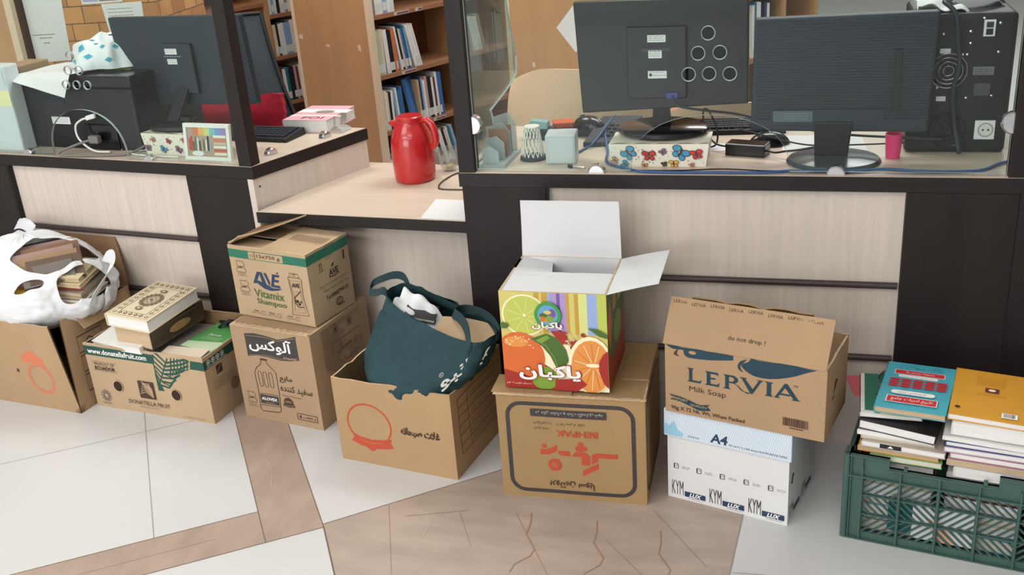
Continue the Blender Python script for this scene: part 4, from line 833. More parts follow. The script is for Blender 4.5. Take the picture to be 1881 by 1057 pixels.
# ---- fruit carton contents (world frame of the carton)
DM = Matrix.Translation((-2.116, 2.3904, 0)) @ Matrix.Rotation(R(-6.7), 4, 'Z')
def din(x, y, z, rx=0, ry=0, rz=0): return DM @ place((x, y, z), rx, ry, rz)
def ornate(A):
    w, h = 0.165, 0.225
    A.stroke([(0.010, 0.010), (w - 0.010, 0.010), (w - 0.010, h - 0.010), (0.010, h - 0.010)], 0.002, ORN, True)
    A.stroke([(0.034, 0.034), (w - 0.034, 0.034), (w - 0.034, h - 0.034), (0.034, h - 0.034)], 0.0028, ORN, True)
    for k in range(9):
        y = 0.022 + k * (h - 0.044) / 8
        for x in (0.022, w - 0.022): A.disc(x, y, 0.007, ORN, 0.006, n=8); A.disc(x, y, 0.003, CRMC, n=6); A.disc(x, y + 0.0115, 0.002, ORN, n=6)
    for k in range(1, 6):
        x = 0.022 + k * (w - 0.044) / 6
        for y in (0.022, h - 0.022): A.disc(x, y, 0.0065, ORN, 0.0065, n=8); A.disc(x, y, 0.003, CRMC, n=6)
    cx, cy = w / 2, h / 2
    for k in range(16): a = 2 * math.pi * k / 16; A.disc(cx + 0.031 * math.cos(a), cy + 0.034 * math.sin(a), 0.0058, ORN, n=8)
    A.ring(cx, cy, 0.026, 0.004, ORN, 0.028); A.ring(cx, cy, 0.014, 0.0025, ORN, 0.015)
    for k in range(8): a = 2 * math.pi * k / 8; A.disc(cx + 0.019 * math.cos(a), cy + 0.02 * math.sin(a), 0.0028, ORN, n=6)
    A.disc(cx, cy, 0.006, ORN, n=10)
    for y in (cy - 0.055, cy + 0.055): A.disc(cx, y, 0.013, ORN, 0.009, n=10); A.disc(cx, y, 0.006, CRMC, 0.004, n=8)
book('cream ornate hardback with brown medallion cover, topmost in the fruit carton', din(0.125, -0.006, 0.294, 4, 2, -3), 0.165, 0.225, 0.040, CRMC, PAGESW, ornate, ct=0.0025, inset=0.004)
def dlabel(q):
    A = Art(q, flat((0.1502, 0.0, 0.0), (0, 1, 0), (0, 0, 1)), 0.05); A.disc(0.12, 0.031, 0.045, mat('worn_spine_label', (168, 134, 92), 0.7, noise=(50, 0.2)), 0.014); A.stroke([(0.01, 0.006), (0.21, 0.006)], 0.002, ORN); A.stroke([(0.01, 0.058), (0.21, 0.058)], 0.002, ORN)
book('thick dark brown hardback with worn tan spine label, under the cream ornate book', din(0.125, 0.014, 0.227, 2, 2, -5), 0.15, 0.225, 0.064, BBRN, PAGESO, spine='x1', sart=dlabel, ct=0.003)
book('white paperback tilted at the front edge of the fruit carton', din(0.030, 0.012, 0.203, 8, -2, -6), 0.205, 0.14, 0.022, BWHITE, PAGESW, spine='y1')
book('cream page block without cover lying at the front corner of the fruit carton', din(0.285, 0.008, 0.184, 5, 0, 4), 0.145, 0.052, 0.026, mat('loose_pages_cream', (226, 208, 188), 0.8), PAGES)
def gart(A): A.poly([(0, 0), (0.125, 0), (0.125, 0.06), (0.0, 0.035)], mat('cover_pale_green', (206, 226, 190), 0.5)); A.text(fa('سبز'), 0.03, 0.085, WHITEI, w=0.05, h=0.014, bold=0.03); A.lines(0.03, 0.075, 0.10, 3, 0.007, WHITEI)
book('bright green booklet with white lettering at the back corner of the fruit carton', din(0.312, 0.072, 0.200, 1, 0, -6), 0.125, 0.165, 0.012, BGRN, PAGESW, gart)
book('large grey book lying low in the middle of the fruit carton', din(0.225, 0.03, 0.182, 0, -3, -3), 0.11, 0.215, 0.018, BGRY, PAGES)
book('plain grey book at the bottom of the fruit carton', din(0.02, 0.02, 0.10, 0, 0, 0), 0.19, 0.215, 0.09, BBEI, PAGESO)
book('old tan book at the bottom of the fruit carton under the green booklet', din(0.23, 0.02, 0.09, 0, 0, 0), 0.20, 0.215, 0.085, BTAN, PAGESO)
q = MB()
DCL = mat('black_cloth', (36, 44, 46), 0.85)
q.sheet(lambda u, v: DM @ Vector((0.362 + 0.078 * u, 0.195 + 0.05 * v, 0.224 + 0.016 * math.sin(3.1 * u) + 0.014 * wob(u * 2, v * 2, 3, 2) - 0.012 * v * v)), 14, 10, 0.002, DCL)
tag(q.build('folded_cloth', smooth=180), 'crumpled black cloth lying on the green booklet in the fruit carton', 'cloth')
q = MB(); q.sheet(lambda u, v: DM @ Vector((0.325 + 0.022 * u, 0.252 - 0.004 * v, 0.196 + 0.02 * v)), 4, 4, 0.004, DCL)
tag(q.build('tape_scrap', smooth=180), 'small black scrap stuck to the inside rear wall of the fruit carton', 'scrap')

# ---- old papers and white plastic bag in the brown carton
BM = Matrix.Translation((-2.553, 2.386, 0)) @ Matrix.Rotation(R(-7), 4, 'Z')
def bin_(x, y, z, rx=0, ry=0, rz=0): return BM @ place((x, y, z), rx, ry, rz)
olds = [('charcoal', BBLK), ('faded mauve', cm('cover_mauve', (150, 122, 116))), ('dog-eared brown', cm('cover_dogear', (134, 104, 82))), ('dusty pink', cm('cover_dusty', (164, 134, 124))), ('ragged tan', cm('cover_ragged_tan', (160, 128, 100))), ('torn umber', cm('cover_umber', (104, 84, 70))), ('grey cloth', cm('cover_greyish', (118, 110, 104)))]
dA = Vector((math.cos(R(50)), math.sin(R(50)), 0)); nA = Vector((dA.y, -dA.x, 0))
for k, (w_, m_) in enumerate(olds):
    ln = R(34 + 3 * k + 4 * (k % 2)); zA = (nA * math.cos(ln) + Vector((0, 0, math.sin(ln))) + dA * 0.03 * (k % 3 - 1)).normalized(); yA = zA.cross(dA).normalized(); xA = yA.cross(zA)
    t_ = (0.014, 0.012, 0.015, 0.012, 0.014, 0.012, 0.016)[k]; h_ = (0.12, 0.12, 0.115, 0.11, 0.10, 0.09, 0.075)[k]; w2 = (0.16, 0.18, 0.17, 0.18, 0.17, 0.16, 0.15)[k]
    c_ = Vector((0.270, 0.155, 0)) + nA * (-0.075 + 0.020 * k) + dA * (0.012 * (k % 3 - 1))
    top_ = Vector((c_.x, c_.y, (0.482, 0.482, 0.478, 0.472, 0.464, 0.456, 0.445)[k]))
    o_ = top_ - xA * w2 / 2 - yA * h_ - zA * t_
    Mb = BM @ Matrix(((xA.x, yA.x, zA.x, o_.x), (xA.y, yA.y, zA.y, o_.y), (xA.z, yA.z, zA.z, o_.z), (0, 0, 0, 1)))
    book('%s old book leaning in the upper bag opening, %s of seven' % (w_, ('rearmost', 'second', 'third', 'middle', 'fifth', 'sixth', 'nearest')[k]), Mb, w2, h_, t_, m_, PAGESO, inset=0.003, spine='y0', group='old books in the white plastic bag')
pil = [('pale yellow', cm('cover_pale_yellow', (216, 202, 160)), 0.374, 14), ('cream', BCREAM, 0.356, 10), ('red-backed', BRED, 0.342, 16), ('grey paper', BGRY, 0.328, 8), ('black-edged', BBLK, 0.314, 12), ('white paper', BWHITE, 0.300, 5)]
for k, (w_, m_, z_, r_) in enumerate(pil):
    book('%s old booklet in the side opening of the white bag, %s in its pile' % (w_, ('topmost', 'second', 'third', 'fourth', 'fifth', 'lowest')[k]), bin_(0.275, 0.070 + 0.004 * (k % 2), z_ + 0.036, 2, 8, r_ + 8), 0.146, 0.16, 0.0138, m_, PAGESO, spine='y0' if k == 2 else 'x0', group='old booklets in the white plastic bag')
book('yellow-edged booklet showing through the small slit of the white bag', bin_(0.215, 0.012, 0.372, 14, 14, 20), 0.125, 0.09, 0.014, cm('cover_mustard', (208, 166, 60)), PAGESO)
book('grey folded magazine filling the near side of the white bag', bin_(0.06, 0.06, 0.25, 0, 0, 5), 0.18, 0.20, 0.05, BGRY, PAGES, name='magazine', cat='magazine')
BAGW = glassmat('white_plastic_film', (0.93, 0.94, 0.95), film=0.86, haze=(0.88, 0.89, 0.91), f0=0.04)
holes = [[(0.195, 0.070), (0.215, 0.15), (0.245, 0.225), (0.315, 0.255), (0.368, 0.265), (0.388, 0.235), (0.372, 0.194), (0.364, 0.165), (0.352, 0.105), (0.332, 0.078), (0.275, 0.062)],
         [(0.362, 0.085), (0.376, 0.150), (0.396, 0.215), (0.412, 0.245), (0.436, 0.215), (0.436, 0.150), (0.405, 0.062), (0.383, 0.055)],
         [(0.245, 0.006), (0.286, 0.042), (0.328, 0.070), (0.338, 0.066), (0.325, 0.045), (0.290, 0.018)]]
def inside(x, y, P_):
    r_ = False; n = len(P_)
    for i in range(n):
        x1, y1 = P_[i]; x2, y2 = P_[(i + 1) % n]
        if (y1 > y) != (y2 > y) and x < (x2 - x1) * (y - y1) / (y2 - y1) + x1: r_ = not r_
    return r_
def bagp(u, v):
    a = 2 * math.pi * u; t_ = -0.75 + (math.pi / 2 + 0.75) * v; low_ = max(0.0, -t_)
    cr = math.cos(t_) if t_ > 0 else 1 - 1.05 * t_ * t_ * (1.5 if math.sin(a) < 0 else 1)
    k = 1 + 0.05 * wob(math.cos(a) * 2, math.sin(a) * 2, t_ * 2, 1.4) + 0.022 * math.sin(13 * a + 5 * t_) * max(0, math.cos(t_)) * (1 - low_)
    k += 0.02 * wob(math.cos(a) * 3 + t_, math.sin(a) * 3, t_ * 3, 3)
    k += 0.022 * abs(wob(math.cos(a) * 7 + t_ * 2, math.sin(a) * 7, t_ * 5, 1)) + 0.005 * abs(wob(math.cos(a) * 16, math.sin(a) * 16, t_ * 9, 1))
    z = 0.32 + 0.185 * math.sin(t_) * (1 + 0.06 * wob(u * 9, v * 4, 1, 1)) + 0.008 * wob(math.cos(a) * 2 * v, math.sin(a) * 2, v * 3, 2.5)
    return Vector((0.155 + 0.28 * k * cr * math.cos(a), 0.185 + 0.20 * k * cr * math.sin(a), z))
def bskip(u, v):
    p_ = bagp(u, v); return p_.z > 0.33 and any(inside(p_.x, p_.y, h_) for h_ in holes)
th = thing('plastic_bag', 'white plastic carrier bag stuffed with old books, torn open on top of the brown carton', 'bag', BM @ Vector((0.15, 0.18, 0.25)), 0)
q = MB(); q.grid(lambda u, v: BM @ bagp(u, v), 300, 120, BAGW, skip=bskip); o = q.build('bag_film', th, world=True, smooth=180)
bm = bmesh.new(); bm.from_mesh(o.data); bmesh.ops.remove_doubles(bm, verts=bm.verts, dist=1e-5)
bmesh.ops.delete(bm, geom=[v for v in bm.verts if not v.link_faces], context='VERTS')
ev = [v for v in bm.verts if v.is_boundary]
for _ in range(40):
    nw = {}
    for v in ev:
        nb = [e.other_vert(v) for e in v.link_edges if e.is_boundary]
        if len(nb) == 2: nw[v] = v.co * 0.4 + (nb[0].co + nb[1].co) * 0.3
    for v, c_ in nw.items(): v.co = c_
bm.to_mesh(o.data); bm.free()
q = MB()
for a_, b_, c_ in (((0.20, 0.06, 0.482), (0.30, 0.02, 0.50), (0.372, 0.075, 0.405)),):
    pass
q.sheet(lambda u, v: BM @ Vector((-0.02 + 0.14 * u, 0.30 + 0.03 * v - 0.06 * u, 0.47 + 0.026 * v * (1 + 0.3 * wob(u, v, 2)) + 0.02 * math.sin(2.6 * u))), 16, 8, 0.0012, BAGW)
q.build('bag_handle', th, world=True, smooth=180)
q = MB(); q.sheet(lambda u, v: BM @ (Vector((0.385, 0.265, 0.42)) * (1 - u) ** 2 + Vector((0.50, 0.25, 0.455)) * 2 * u * (1 - u) + Vector((0.445, 0.115, 0.335)) * u * u + Vector((0.018 * (v - .5), 0.012 * (v - .5), 0.03 * (v - .5) * (1 + .4 * math.sin(9 * u))))), 20, 6, 0.0012, BAGW)
q.build('bag_handle', th, world=True, smooth=180)

# ---- green shopping bag in the cereal carton
CM = Matrix.Translation((-1.2021, 2.2213, 0)) @ Matrix.Rotation(R(-8.76), 4, 'Z')
FAB = mat('green_nonwoven_fabric', (42, 69, 74), 0.75, spec=0.25, noise=(9, 0.12), bump=(220, 0.25)); FABD = mat('green_fabric_inside', (20, 50, 54), 0.85, noise=(9, 0.1)); STRAP = mat('green_strap', (34, 58, 62), 0.7, bump=(200, 0.2))
rim = [(0.087, 0.17, 0.432), (0.150, 0.12, 0.43), (0.194, 0.10, 0.418), (0.332, 0.06, 0.392), (0.419, 0.05, 0.379), (0.462, 0.075, 0.396), (0.456, 0.13, 0.392), (0.364, 0.19, 0.393), (0.302, 0.22, 0.396), (0.183, 0.25, 0.422), (0.123, 0.25, 0.438), (0.077, 0.22, 0.438)]
mid = [(0.045, 0.18, 0.343), (0.098, 0.10, 0.35), (0.172, 0.05, 0.338), (0.317, 0.022, 0.333), (0.406, 0.03, 0.318), (0.434, 0.08, 0.328), (0.440, 0.14, 0.331), (0.38, 0.225, 0.33), (0.30, 0.27, 0.33), (0.20, 0.29, 0.34), (0.12, 0.285, 0.35), (0.06, 0.245, 0.35)]
low = [(0.012, 0.17, 0.268), (0.062, 0.07, 0.273), (0.134, 0.015, 0.270), (0.292, -0.004, 0.279), (0.375, 0.010, 0.276), (0.392, 0.07, 0.275), (0.405, 0.13, 0.29), (0.355, 0.22, 0.28), (0.30, 0.28, 0.27), (0.20, 0.298, 0.27), (0.11, 0.295, 0.27), (0.04, 0.25, 0.27)]
sag = [(0.020, 0.15, 0.215), (0.085, 0.014, 0.244), (0.155, -0.014, 0.236), (0.258, -0.012, 0.240), (0.335, 0.015, 0.238), (0.345, 0.07, 0.23), (0.345, 0.13, 0.225), (0.335, 0.22, 0.22), (0.29, 0.285, 0.21), (0.20, 0.295, 0.21), (0.11, 0.295, 0.21), (0.03, 0.25, 0.21)]
tuck = [(0.03, 0.14, 0.19), (0.08, 0.045, 0.215), (0.149, 0.010, 0.222), (0.252, 0.010, 0.224), (0.325, 0.02, 0.20), (0.335, 0.07, 0.19), (0.335, 0.13, 0.19), (0.33, 0.22, 0.19), (0.285, 0.28, 0.19), (0.20, 0.285, 0.19), (0.11, 0.285, 0.19), (0.04, 0.245, 0.19)]
bot = [(0.04, 0.14, 0.06), (0.06, 0.05, 0.06), (0.149, 0.03, 0.06), (0.252, 0.03, 0.06), (0.32, 0.03, 0.06), (0.33, 0.08, 0.06), (0.33, 0.14, 0.06), (0.325, 0.22, 0.06), (0.285, 0.27, 0.06), (0.20, 0.275, 0.06), (0.11, 0.275, 0.06), (0.045, 0.24, 0.06)]
def loops_mesh(name, loops, m, th, lv=2, rough_=0.0, cap=False):
    q = MB(); n = len(loops[0]); vs = [Vector(p_) for l in loops for p_ in l]
    fs = [(i * n + k, i * n + (k + 1) % n, (i + 1) * n + (k + 1) % n, (i + 1) * n + k) for i in range(len(loops) - 1) for k in range(n)]
    if cap: fs.append(tuple((len(loops) - 1) * n + k for k in range(n)))
    q.mesh([CM @ v for v in vs], [f_[::-1] for f_ in fs], m); o = q.build(name, th, world=True, smooth=180, subsurf=lv)
    if rough_:
        t_ = bpy.data.textures.new(name + '_folds', 'CLOUDS'); t_.noise_scale = 0.055
        d = o.modifiers.new('folds', 'DISPLACE'); d.texture = t_; d.strength = rough_; d.mid_level = 0.5
    return o
th = thing('shopping_bag', 'dark green fabric shopping bag with two handles leaning in the cereal carton', 'bag', CM @ Vector((0.2, 0.15, 0.06)), 0)
loops_mesh('bag_body', [rim, [((a[0] * .6 + b[0] * .4), (a[1] * .6 + b[1] * .4), (a[2] * .6 + b[2] * .4)) for a, b in zip(rim, mid)], mid, low, sag, tuck, bot], FAB, th, 3, 0.03, True)
cxy = Vector((0.28, 0.155, 0)); 
def inn(l, k, dz): return [(p_[0] + (cxy.x - p_[0]) * k, p_[1] + (cxy.y - p_[1]) * k, p_[2] + dz) for p_ in l]
loops_mesh('bag_lining', [inn(rim, 0.012, -0.002), inn(rim, 0.03, -0.03), inn(mid, 0.10, 0.02), inn(mid, 0.14, -0.04)][::-1], FABD, th, 2)
def ribbon(name, pts, w, m, th, up=None, t_=0.002):
    pts = [Vector(p_) for p_ in pts]; cs = []
    for i in range(len(pts) - 1):
        p0, p1, p2, p3 = pts[max(i - 1, 0)], pts[i], pts[i + 1], pts[min(i + 2, len(pts) - 1)]
        for k in range(6):
            s_ = k / 6; cs.append(0.5 * ((2 * p1) + (p2 - p0) * s_ + (2 * p0 - 5 * p1 + 4 * p2 - p3) * s_ * s_ + (3 * p1 - p0 - 3 * p2 + p3) * s_ ** 3))
    cs.append(pts[-1]); n = len(cs) - 1; q = MB(); up = Vector(up or (0, 0, 1))
    def P(u, v):
        i = min(int(round(u * n)), n); return CM @ (cs[i] + up * (w * (v - 0.5)))
    q.sheet(P, n, 2, t_, m); return q.build(name, th, world=True, smooth=60)
ribbon('handle', [(0.086, 0.205, 0.405), (0.072, 0.20, 0.428), (0.052, 0.195, 0.423), (0.030, 0.195, 0.423), (0.030, 0.215, 0.440), (0.056, 0.23, 0.452), (0.083, 0.245, 0.458), (0.106, 0.255, 0.450), (0.122, 0.253, 0.420)], 0.022, STRAP, th, (0.1, 0.25, 0.95))
ribbon('handle', [(0.402, 0.048, 0.345), (0.402, 0.05, 0.385), (0.385, 0.075, 0.412), (0.345, 0.12, 0.414), (0.312, 0.15, 0.410), (0.306, 0.18, 0.406), (0.325, 0.20, 0.402), (0.365, 0.195, 0.398), (0.410, 0.165, 0.396), (0.448, 0.125, 0.385)], 0.026, STRAP, th, (0.35, 0.25, 0.9))
q = MB(); c0, c1, c2, c3 = [CM @ Vector(x) for x in ((0.340, -0.016, 0.262), (0.440, 0.112, 0.322), (0.447, 0.095, 0.385), (0.330, -0.016, 0.315))]
TW, TH = 0.15, 0.055; nn = (c1 - c0).cross(c3 - c0).normalized()
A = Art(q, lambda u, v, l: (c0 * (1 - u / TW) + c1 * (u / TW)) * (1 - v / TH) + (c3 * (1 - u / TW) + c2 * (u / TW)) * (v / TH) + nn * (0.006 + l), 0.03)
A.text(fa('جانبو'), 0.004, 0.004, WHITEI, w=0.125, h=0.042, bold=0.025); A.ring(0.014, 0.047, 0.005, 0.001, WHITEI); A.text('R', 0.0125, 0.045, WHITEI, h=0.004); A.stroke([(0.115, 0.016), (0.125, 0.028), (0.138, 0.040)], 0.005, WHITEI); A.stroke([(0.125, 0.040), (0.145, 0.046)], 0.004, WHITEI)
q.build('printed_lettering', th, world=True)
q = MB(); q.sheet(lambda u, v: CM @ Vector((0.125 + 0.19 * u, 0.235 - 0.10 * v - 0.05 * u, 0.424 - 0.085 * u + 0.012 * math.sin(5 * u + 3 * v) + 0.02 * wob(u * 2.2, v * 1.6, 5, 2.2) - 0.02 * v)), 36, 22, 0.001, BAGW)
tag(q.build('plastic_bag', smooth=180), 'crumpled white plastic bag stuffed inside the green shopping bag', 'bag')
book('dark grey notebook half wrapped in white plastic inside the green shopping bag', CM @ place((0.165, 0.135, 0.385), 8, 14, 20), 0.085, 0.07, 0.012, BBLK, PAGES, name='notebook', cat='notebook')
q = MB(); q.sheet(lambda u, v: CM @ Vector((0.270 + 0.165 * u, 0.165 - 0.085 * v + 0.0 * u, 0.388 - 0.018 * v - 0.012 * u + 0.008 * math.sin(3 * u))), 14, 8, 0.003, K_AVE)
tag(q.build('paper_envelope', smooth=40), 'tan cardboard envelope inside the green shopping bag beside its handle', 'envelope')

# ---------------------------------------------------------------- green crate of books
KM = Matrix.Translation((0.1184, 2.0935, 0)) @ Matrix.Rotation(R(-10), 4, 'Z')
CRATE = mat('green_crate_plastic', (66, 94, 87), 0.45, spec=0.4, noise=(12, 0.08)); KW, KD, KH = 0.54, 0.365, 0.222
th = thing('plastic_crate', 'dark green slotted plastic crate full of books in front of the dark panel', 'crate', (0.1184, 2.0935, 0), R(-10))
def lattice(o, u, w, cells, cut=None):
    """herringbone-slotted crate wall; o origin, u direction, w width"""
    o = Vector(o); u = Vector(u); n = Vector((u.y, -u.x, 0)); q = MB(); t_ = 0.006
    M = Matrix(((u.x, -n.x, 0, o.x), (u.y, -n.y, 0, o.y), (0, 0, 1, o.z), (0, 0, 0, 1)))
    e = 0.030; zs = [(0.018, 0.068), (0.070, 0.118), (0.121, 0.166)]; cw = (w - 2 * e) / cells
    q.box(0, 0, 0, e, t_, KH, CRATE, M); q.box(w - e, 0, 0, w, t_, KH, CRATE, M)
    for x in (0.004, e - 0.002, w - e, w - 0.006): q.box(x, -0.007, 0.002, x + 0.0025, 0, KH - 0.002, CRATE, M)
    q.box(e, 0, 0, w - e, t_, 0.018, CRATE, M)
    a0, a1 = cut or (e, e)
    for x0, x1, zz in ((e, a0, KH), (a0, w - a1, KH - 0.024), (w - a1, w - e, KH)):
        if x1 > x0: q.box(x0, 0, 0.166, x1, t_, zz, CRATE, M)
    q.box(0, -0.009, 0.166, w, 0, 0.1695, CRATE, M); q.box(0, -0.009, 0.0, w, 0, 0.003, CRATE, M)
    for x0, x1, zz in ((0, a0, KH), (a0, w - a1, KH - 0.024), (w - a1, w, KH)):
        if x1 > x0: q.box(x0, -0.010, zz - 0.003, x1, t_, zz, CRATE, M)
    for i in range(cells + 1): x = e + i * cw; q.box(x - 0.0018, -0.008, 0.003, x + 0.0018, 0.0, KH - 0.026, CRATE, M)
    for x in (a0 + 0.03, w - a1 - 0.03): q.box(x, -0.006, KH - 0.026, x + 0.008, t_, KH - 0.016, CRATE, M)
    for r_, (z0, z1) in enumerate(zs):
        if r_: q.box(e, -0.004, z0 - 0.0035, w - e, t_, z0, CRATE, M)
        for i in range(cells):
            x0, x1 = e + i * cw, e + (i + 1) * cw; sl = 1 if (((i // 2) + r_) % 2 == 0) else -1
            if cells < 5: sl = 1 if (i + r_) % 2 else -1
            bw = 0.0037; step = 0.0185; H_ = z1 - z0; dx = H_ * 1.05
            k = -dx
            while k < (x1 - x0):
                a, b = x0 + k, x0 + k + dx; za, zb = (z0, z1) if sl > 0 else (z1, z0)
                t0 = max(0, (x0 - a) / dx); t1 = min(1, (x1 - a) / dx)
                if t1 - t0 > 0.08:
                    pa = (a + dx * t0, za + (zb - za) * t0); pb = (a + dx * t1, za + (zb - za) * t1); L_ = math.dist(pa, pb) or 1; nx, nz = -(pb[1] - pa[1]) / L_ * bw / 2, (pb[0] - pa[0]) / L_ * bw / 2
                    c_ = [(pa[0] - nx, pa[1] - nz), (pb[0] - nx, pb[1] - nz), (pb[0] + nx, pb[1] + nz), (pa[0] + nx, pa[1] + nz)]
                    V_ = [M @ Vector((x, 0.001, z)) for x, z in c_] + [M @ Vector((x, 0.005, z)) for x, z in c_]; q.mesh(V_, [(0, 1, 2, 3), (7, 6, 5, 4), (0, 4, 5, 1), (1, 5, 6, 2), (2, 6, 7, 3), (3, 7, 4, 0)], CRATE)
                k += step
            q.box(x0, 0, z0, x0 + 0.004, t_, z1, CRATE, M); q.box(x1 - 0.004, 0, z0, x1, t_, z1, CRATE, M)
    return q
lattice((0, 0, 0), (1, 0, 0), KW, 6, (0.085, 0.235)).build('lattice_wall', th)
lattice((KW, 0, 0), (0, 1, 0), KD, 4).build('lattice_wall', th); lattice((KW, KD, 0), (-1, 0, 0), KW, 6).build('lattice_wall', th); lattice((0, KD, 0), (0, -1, 0), KD, 4).build('lattice_wall', th)
q = MB(); q.box(0.001, 0.001, 0.001, KW - 0.001, KD - 0.001, 0.006, CRATE); q.build('base', th)
for x, y in ((-0.004, -0.004), (KW + 0.004, -0.004), (-0.004, KD + 0.004), (KW + 0.004, KD + 0.004)): q = MB(); q.tube([(x, y, 0.002), (x, y, KH)], 0.0075, CRATE, 10); q.build('corner_rib', th, smooth=40)
def kin(x, y, z, rx=0, ry=0, rz=0): return KM @ place((x, y, z), rx, ry, rz)
RB = mat('label_red', (204, 44, 52), 0.5); TEALD = mat('deep_teal', (24, 110, 132), 0.5)
def blue_art(A):
    w, h = 0.148, 0.205
    A.text(fa('بانک سوالات'), 0.03, 0.180, TEALD, w=0.09, h=0.014); A.stroke([(0.028, 0.176), (0.122, 0.176), (0.122, 0.197), (0.028, 0.197)], 0.0008, TEALD, True)
    A.rect(0.020, 0.152, 0.128, 0.172, WHITEI); A.up(); A.rect(0.0215, 0.1535, 0.1265, 0.1705, RB); A.up(); A.text(fa('مجموعه پرسش ها'), 0.045, 0.157, WHITEI, w=0.06, h=0.010)
    A.rrect(0.031, 0.138, 0.115, 0.149, 0.004, WHITEI); A.lines(0.036, 0.142, 0.11, 1, 0.004, INKG)
    for k in range(5):
        for j in range(4): A.disc(0.026 + 0.025 * k, 0.127 - 0.010 * j, 0.0125, RB, 0.0042, n=12); A.up(); A.lines(0.017 + 0.025 * k, 0.126 - 0.010 * j, 0.035 + 0.025 * k, 1, 0.004, mat('dark_red_ink', (150, 28, 36), 0.5), h=0.0014, seed=k * 4 + j); A.lift -= 0.0002
    A.rrect(0.026, 0.060, 0.118, 0.076, 0.008, WHITEI); A.up(); A.text(fa('کارشناسی ارشد'), 0.040, 0.063, INKG, w=0.06, h=0.009)
    A.rect(0.020, 0.022, 0.126, 0.050, WHITEI); A.up(); A.rect(0.022, 0.024, 0.124, 0.048, RB); A.up(); A.text(fa('تاریخ ادبیات جامع'), 0.030, 0.028, WHITEI, w=0.086, h=0.016)
def yel_art(A):
    for k in range(7): A.lines(0.045, 0.170 - 0.006 * k, 0.108, 1, 0.005, mat('ochre_print', (190, 130, 40), 0.5), seed=k)
    A.rrect(0.065, 0.106, 0.093, 0.124, 0.002, BMAR); A.up(); A.disc(0.079, 0.115, 0.008, CRM, 0.005, n=8); A.lines(0.05, 0.098, 0.11, 2, 0.006, mat('ochre_print', (190, 130, 40), 0.5))
    A.disc(0.016, 0.030, 0.0055, INK, 0.004); A.rect(0.103, 0.012, 0.134, 0.031, WHITEI); A.up()
    x = 0.107
    while x < 0.129: A.rect(x, 0.015, x + 0.001, 0.029, INK); x += rnd.choice((0.0018, 0.0026))
# left-hand stack, topmost first
ZB = [('turquoise paperback with red panels on its cover, topmost of its crate stack', kin(0.040, 0.030, 0.317, 3, -1, -2), 0.148, 0.205, 0.016, BTEAL, PAGESO, blue_art),
      ('cream paperback just under the turquoise book in the crate', kin(0.055, 0.030, 0.3115, 2, -1, 4), 0.13, 0.20, 0.0055, BCREAM, PAGESO, None),
      ('white-paged book with black cover under the cream paperback in the crate', kin(0.012, 0.020, 0.2765, 1, 3, -4), 0.16, 0.22, 0.022, BBLK, PAGESW, None),
      ('white book with black underside, fourth down under the turquoise book', kin(0.010, 0.018, 0.262, 0, 0, -1), 0.158, 0.22, 0.012, BWHITE, PAGESW, None),
      ('beige book, fifth down under the turquoise book in the crate', kin(0.018, 0.022, 0.251, 0, 0, 1), 0.155, 0.21, 0.010, BBEI, PAGES, None),
      ('white book with black spine label, sixth down under the turquoise book', kin(0.020, 0.014, 0.236, 0, 0, -1), 0.175, 0.22, 0.014, BBEI, PAGESW, None),
      ('orange-edged book, seventh down under the turquoise book', kin(0.013, 0.018, 0.221, 0, 0, 0), 0.170, 0.21, 0.014, BORG, PAGESO, None),
      ('light green book level with the crate rim under the orange-edged book', kin(0.040, 0.016, 0.205, 0, 0, 1), 0.150, 0.21, 0.014, BLIME, PAGES, None)]
for lb, M_, w_, h_, t_, cv, pg, ar in ZB:
    o = book(lb, M_, w_, h_, t_, cv, pg, ar, inset=0.002)
    if 'spine label' in lb:
        q = MB(); A = Art(q, flat((0.03, 0.0015, 0.001), (1, 0, 0), (0, 0, 1)), 0.1); A.rect(0.01, 0.0, 0.055, 0.012, BBLK); A.up(); A.poly([(0.026, 0.003), (0.039, 0.003), (0.0325, 0.009)], WHITEI); q.build('spine_label', o)
# right-hand stack
ZB = [('amber yellow paperback with barcode, topmost of its crate stack', kin(0.190, 0.030, 0.326, 4, 1, -1), 0.150, 0.195, 0.015, BYEL, PAGESW, yel_art),
      ('thick white book directly under the amber paperback', kin(0.200, 0.022, 0.295, 1, 0.5, 0), 0.165, 0.215, 0.030, BWHITE, PAGESW, None),
      ('white magazine with dog-eared cover below the thick white book', kin(0.185, 0.016, 0.282, 0, 0.5, -1), 0.175, 0.225, 0.010, BWHITE, PAGESW, None),
      ('blue-spined book in the middle of the stack under the amber paperback', kin(0.192, 0.016, 0.268, 0, 0, 0), 0.165, 0.22, 0.012, BBLU, PAGESW, None),
      ('lilac book with rolled pages under the blue-spined book', kin(0.190, 0.014, 0.254, 0, 0, 1), 0.172, 0.22, 0.013, BLIL, PAGESW, None),
      ('pink-covered book under the lilac book in the crate', kin(0.203, 0.018, 0.238, 0, 0, 0), 0.165, 0.215, 0.014, BPNK, PAGESW, None),
      ('tan-paged book under the pink-covered book in the crate', kin(0.198, 0.016, 0.222, 0, 0, 0), 0.170, 0.215, 0.014, BBEI, PAGESO, None),
      ('white book level with the crate rim under the tan-paged book', kin(0.213, 0.016, 0.195, 0, 0, 0), 0.165, 0.215, 0.025, BWHITE, PAGESW, None)]
for lb, M_, w_, h_, t_, cv, pg, ar in ZB: book(lb, M_, w_, h_, t_, cv, pg, ar, inset=0.002)
low_ = [('grey', BGRY), ('white', BWHITE), ('dark green', BTEAL), ('white', BWHITE), ('cream', BCREAM), ('maroon', BMAR)]
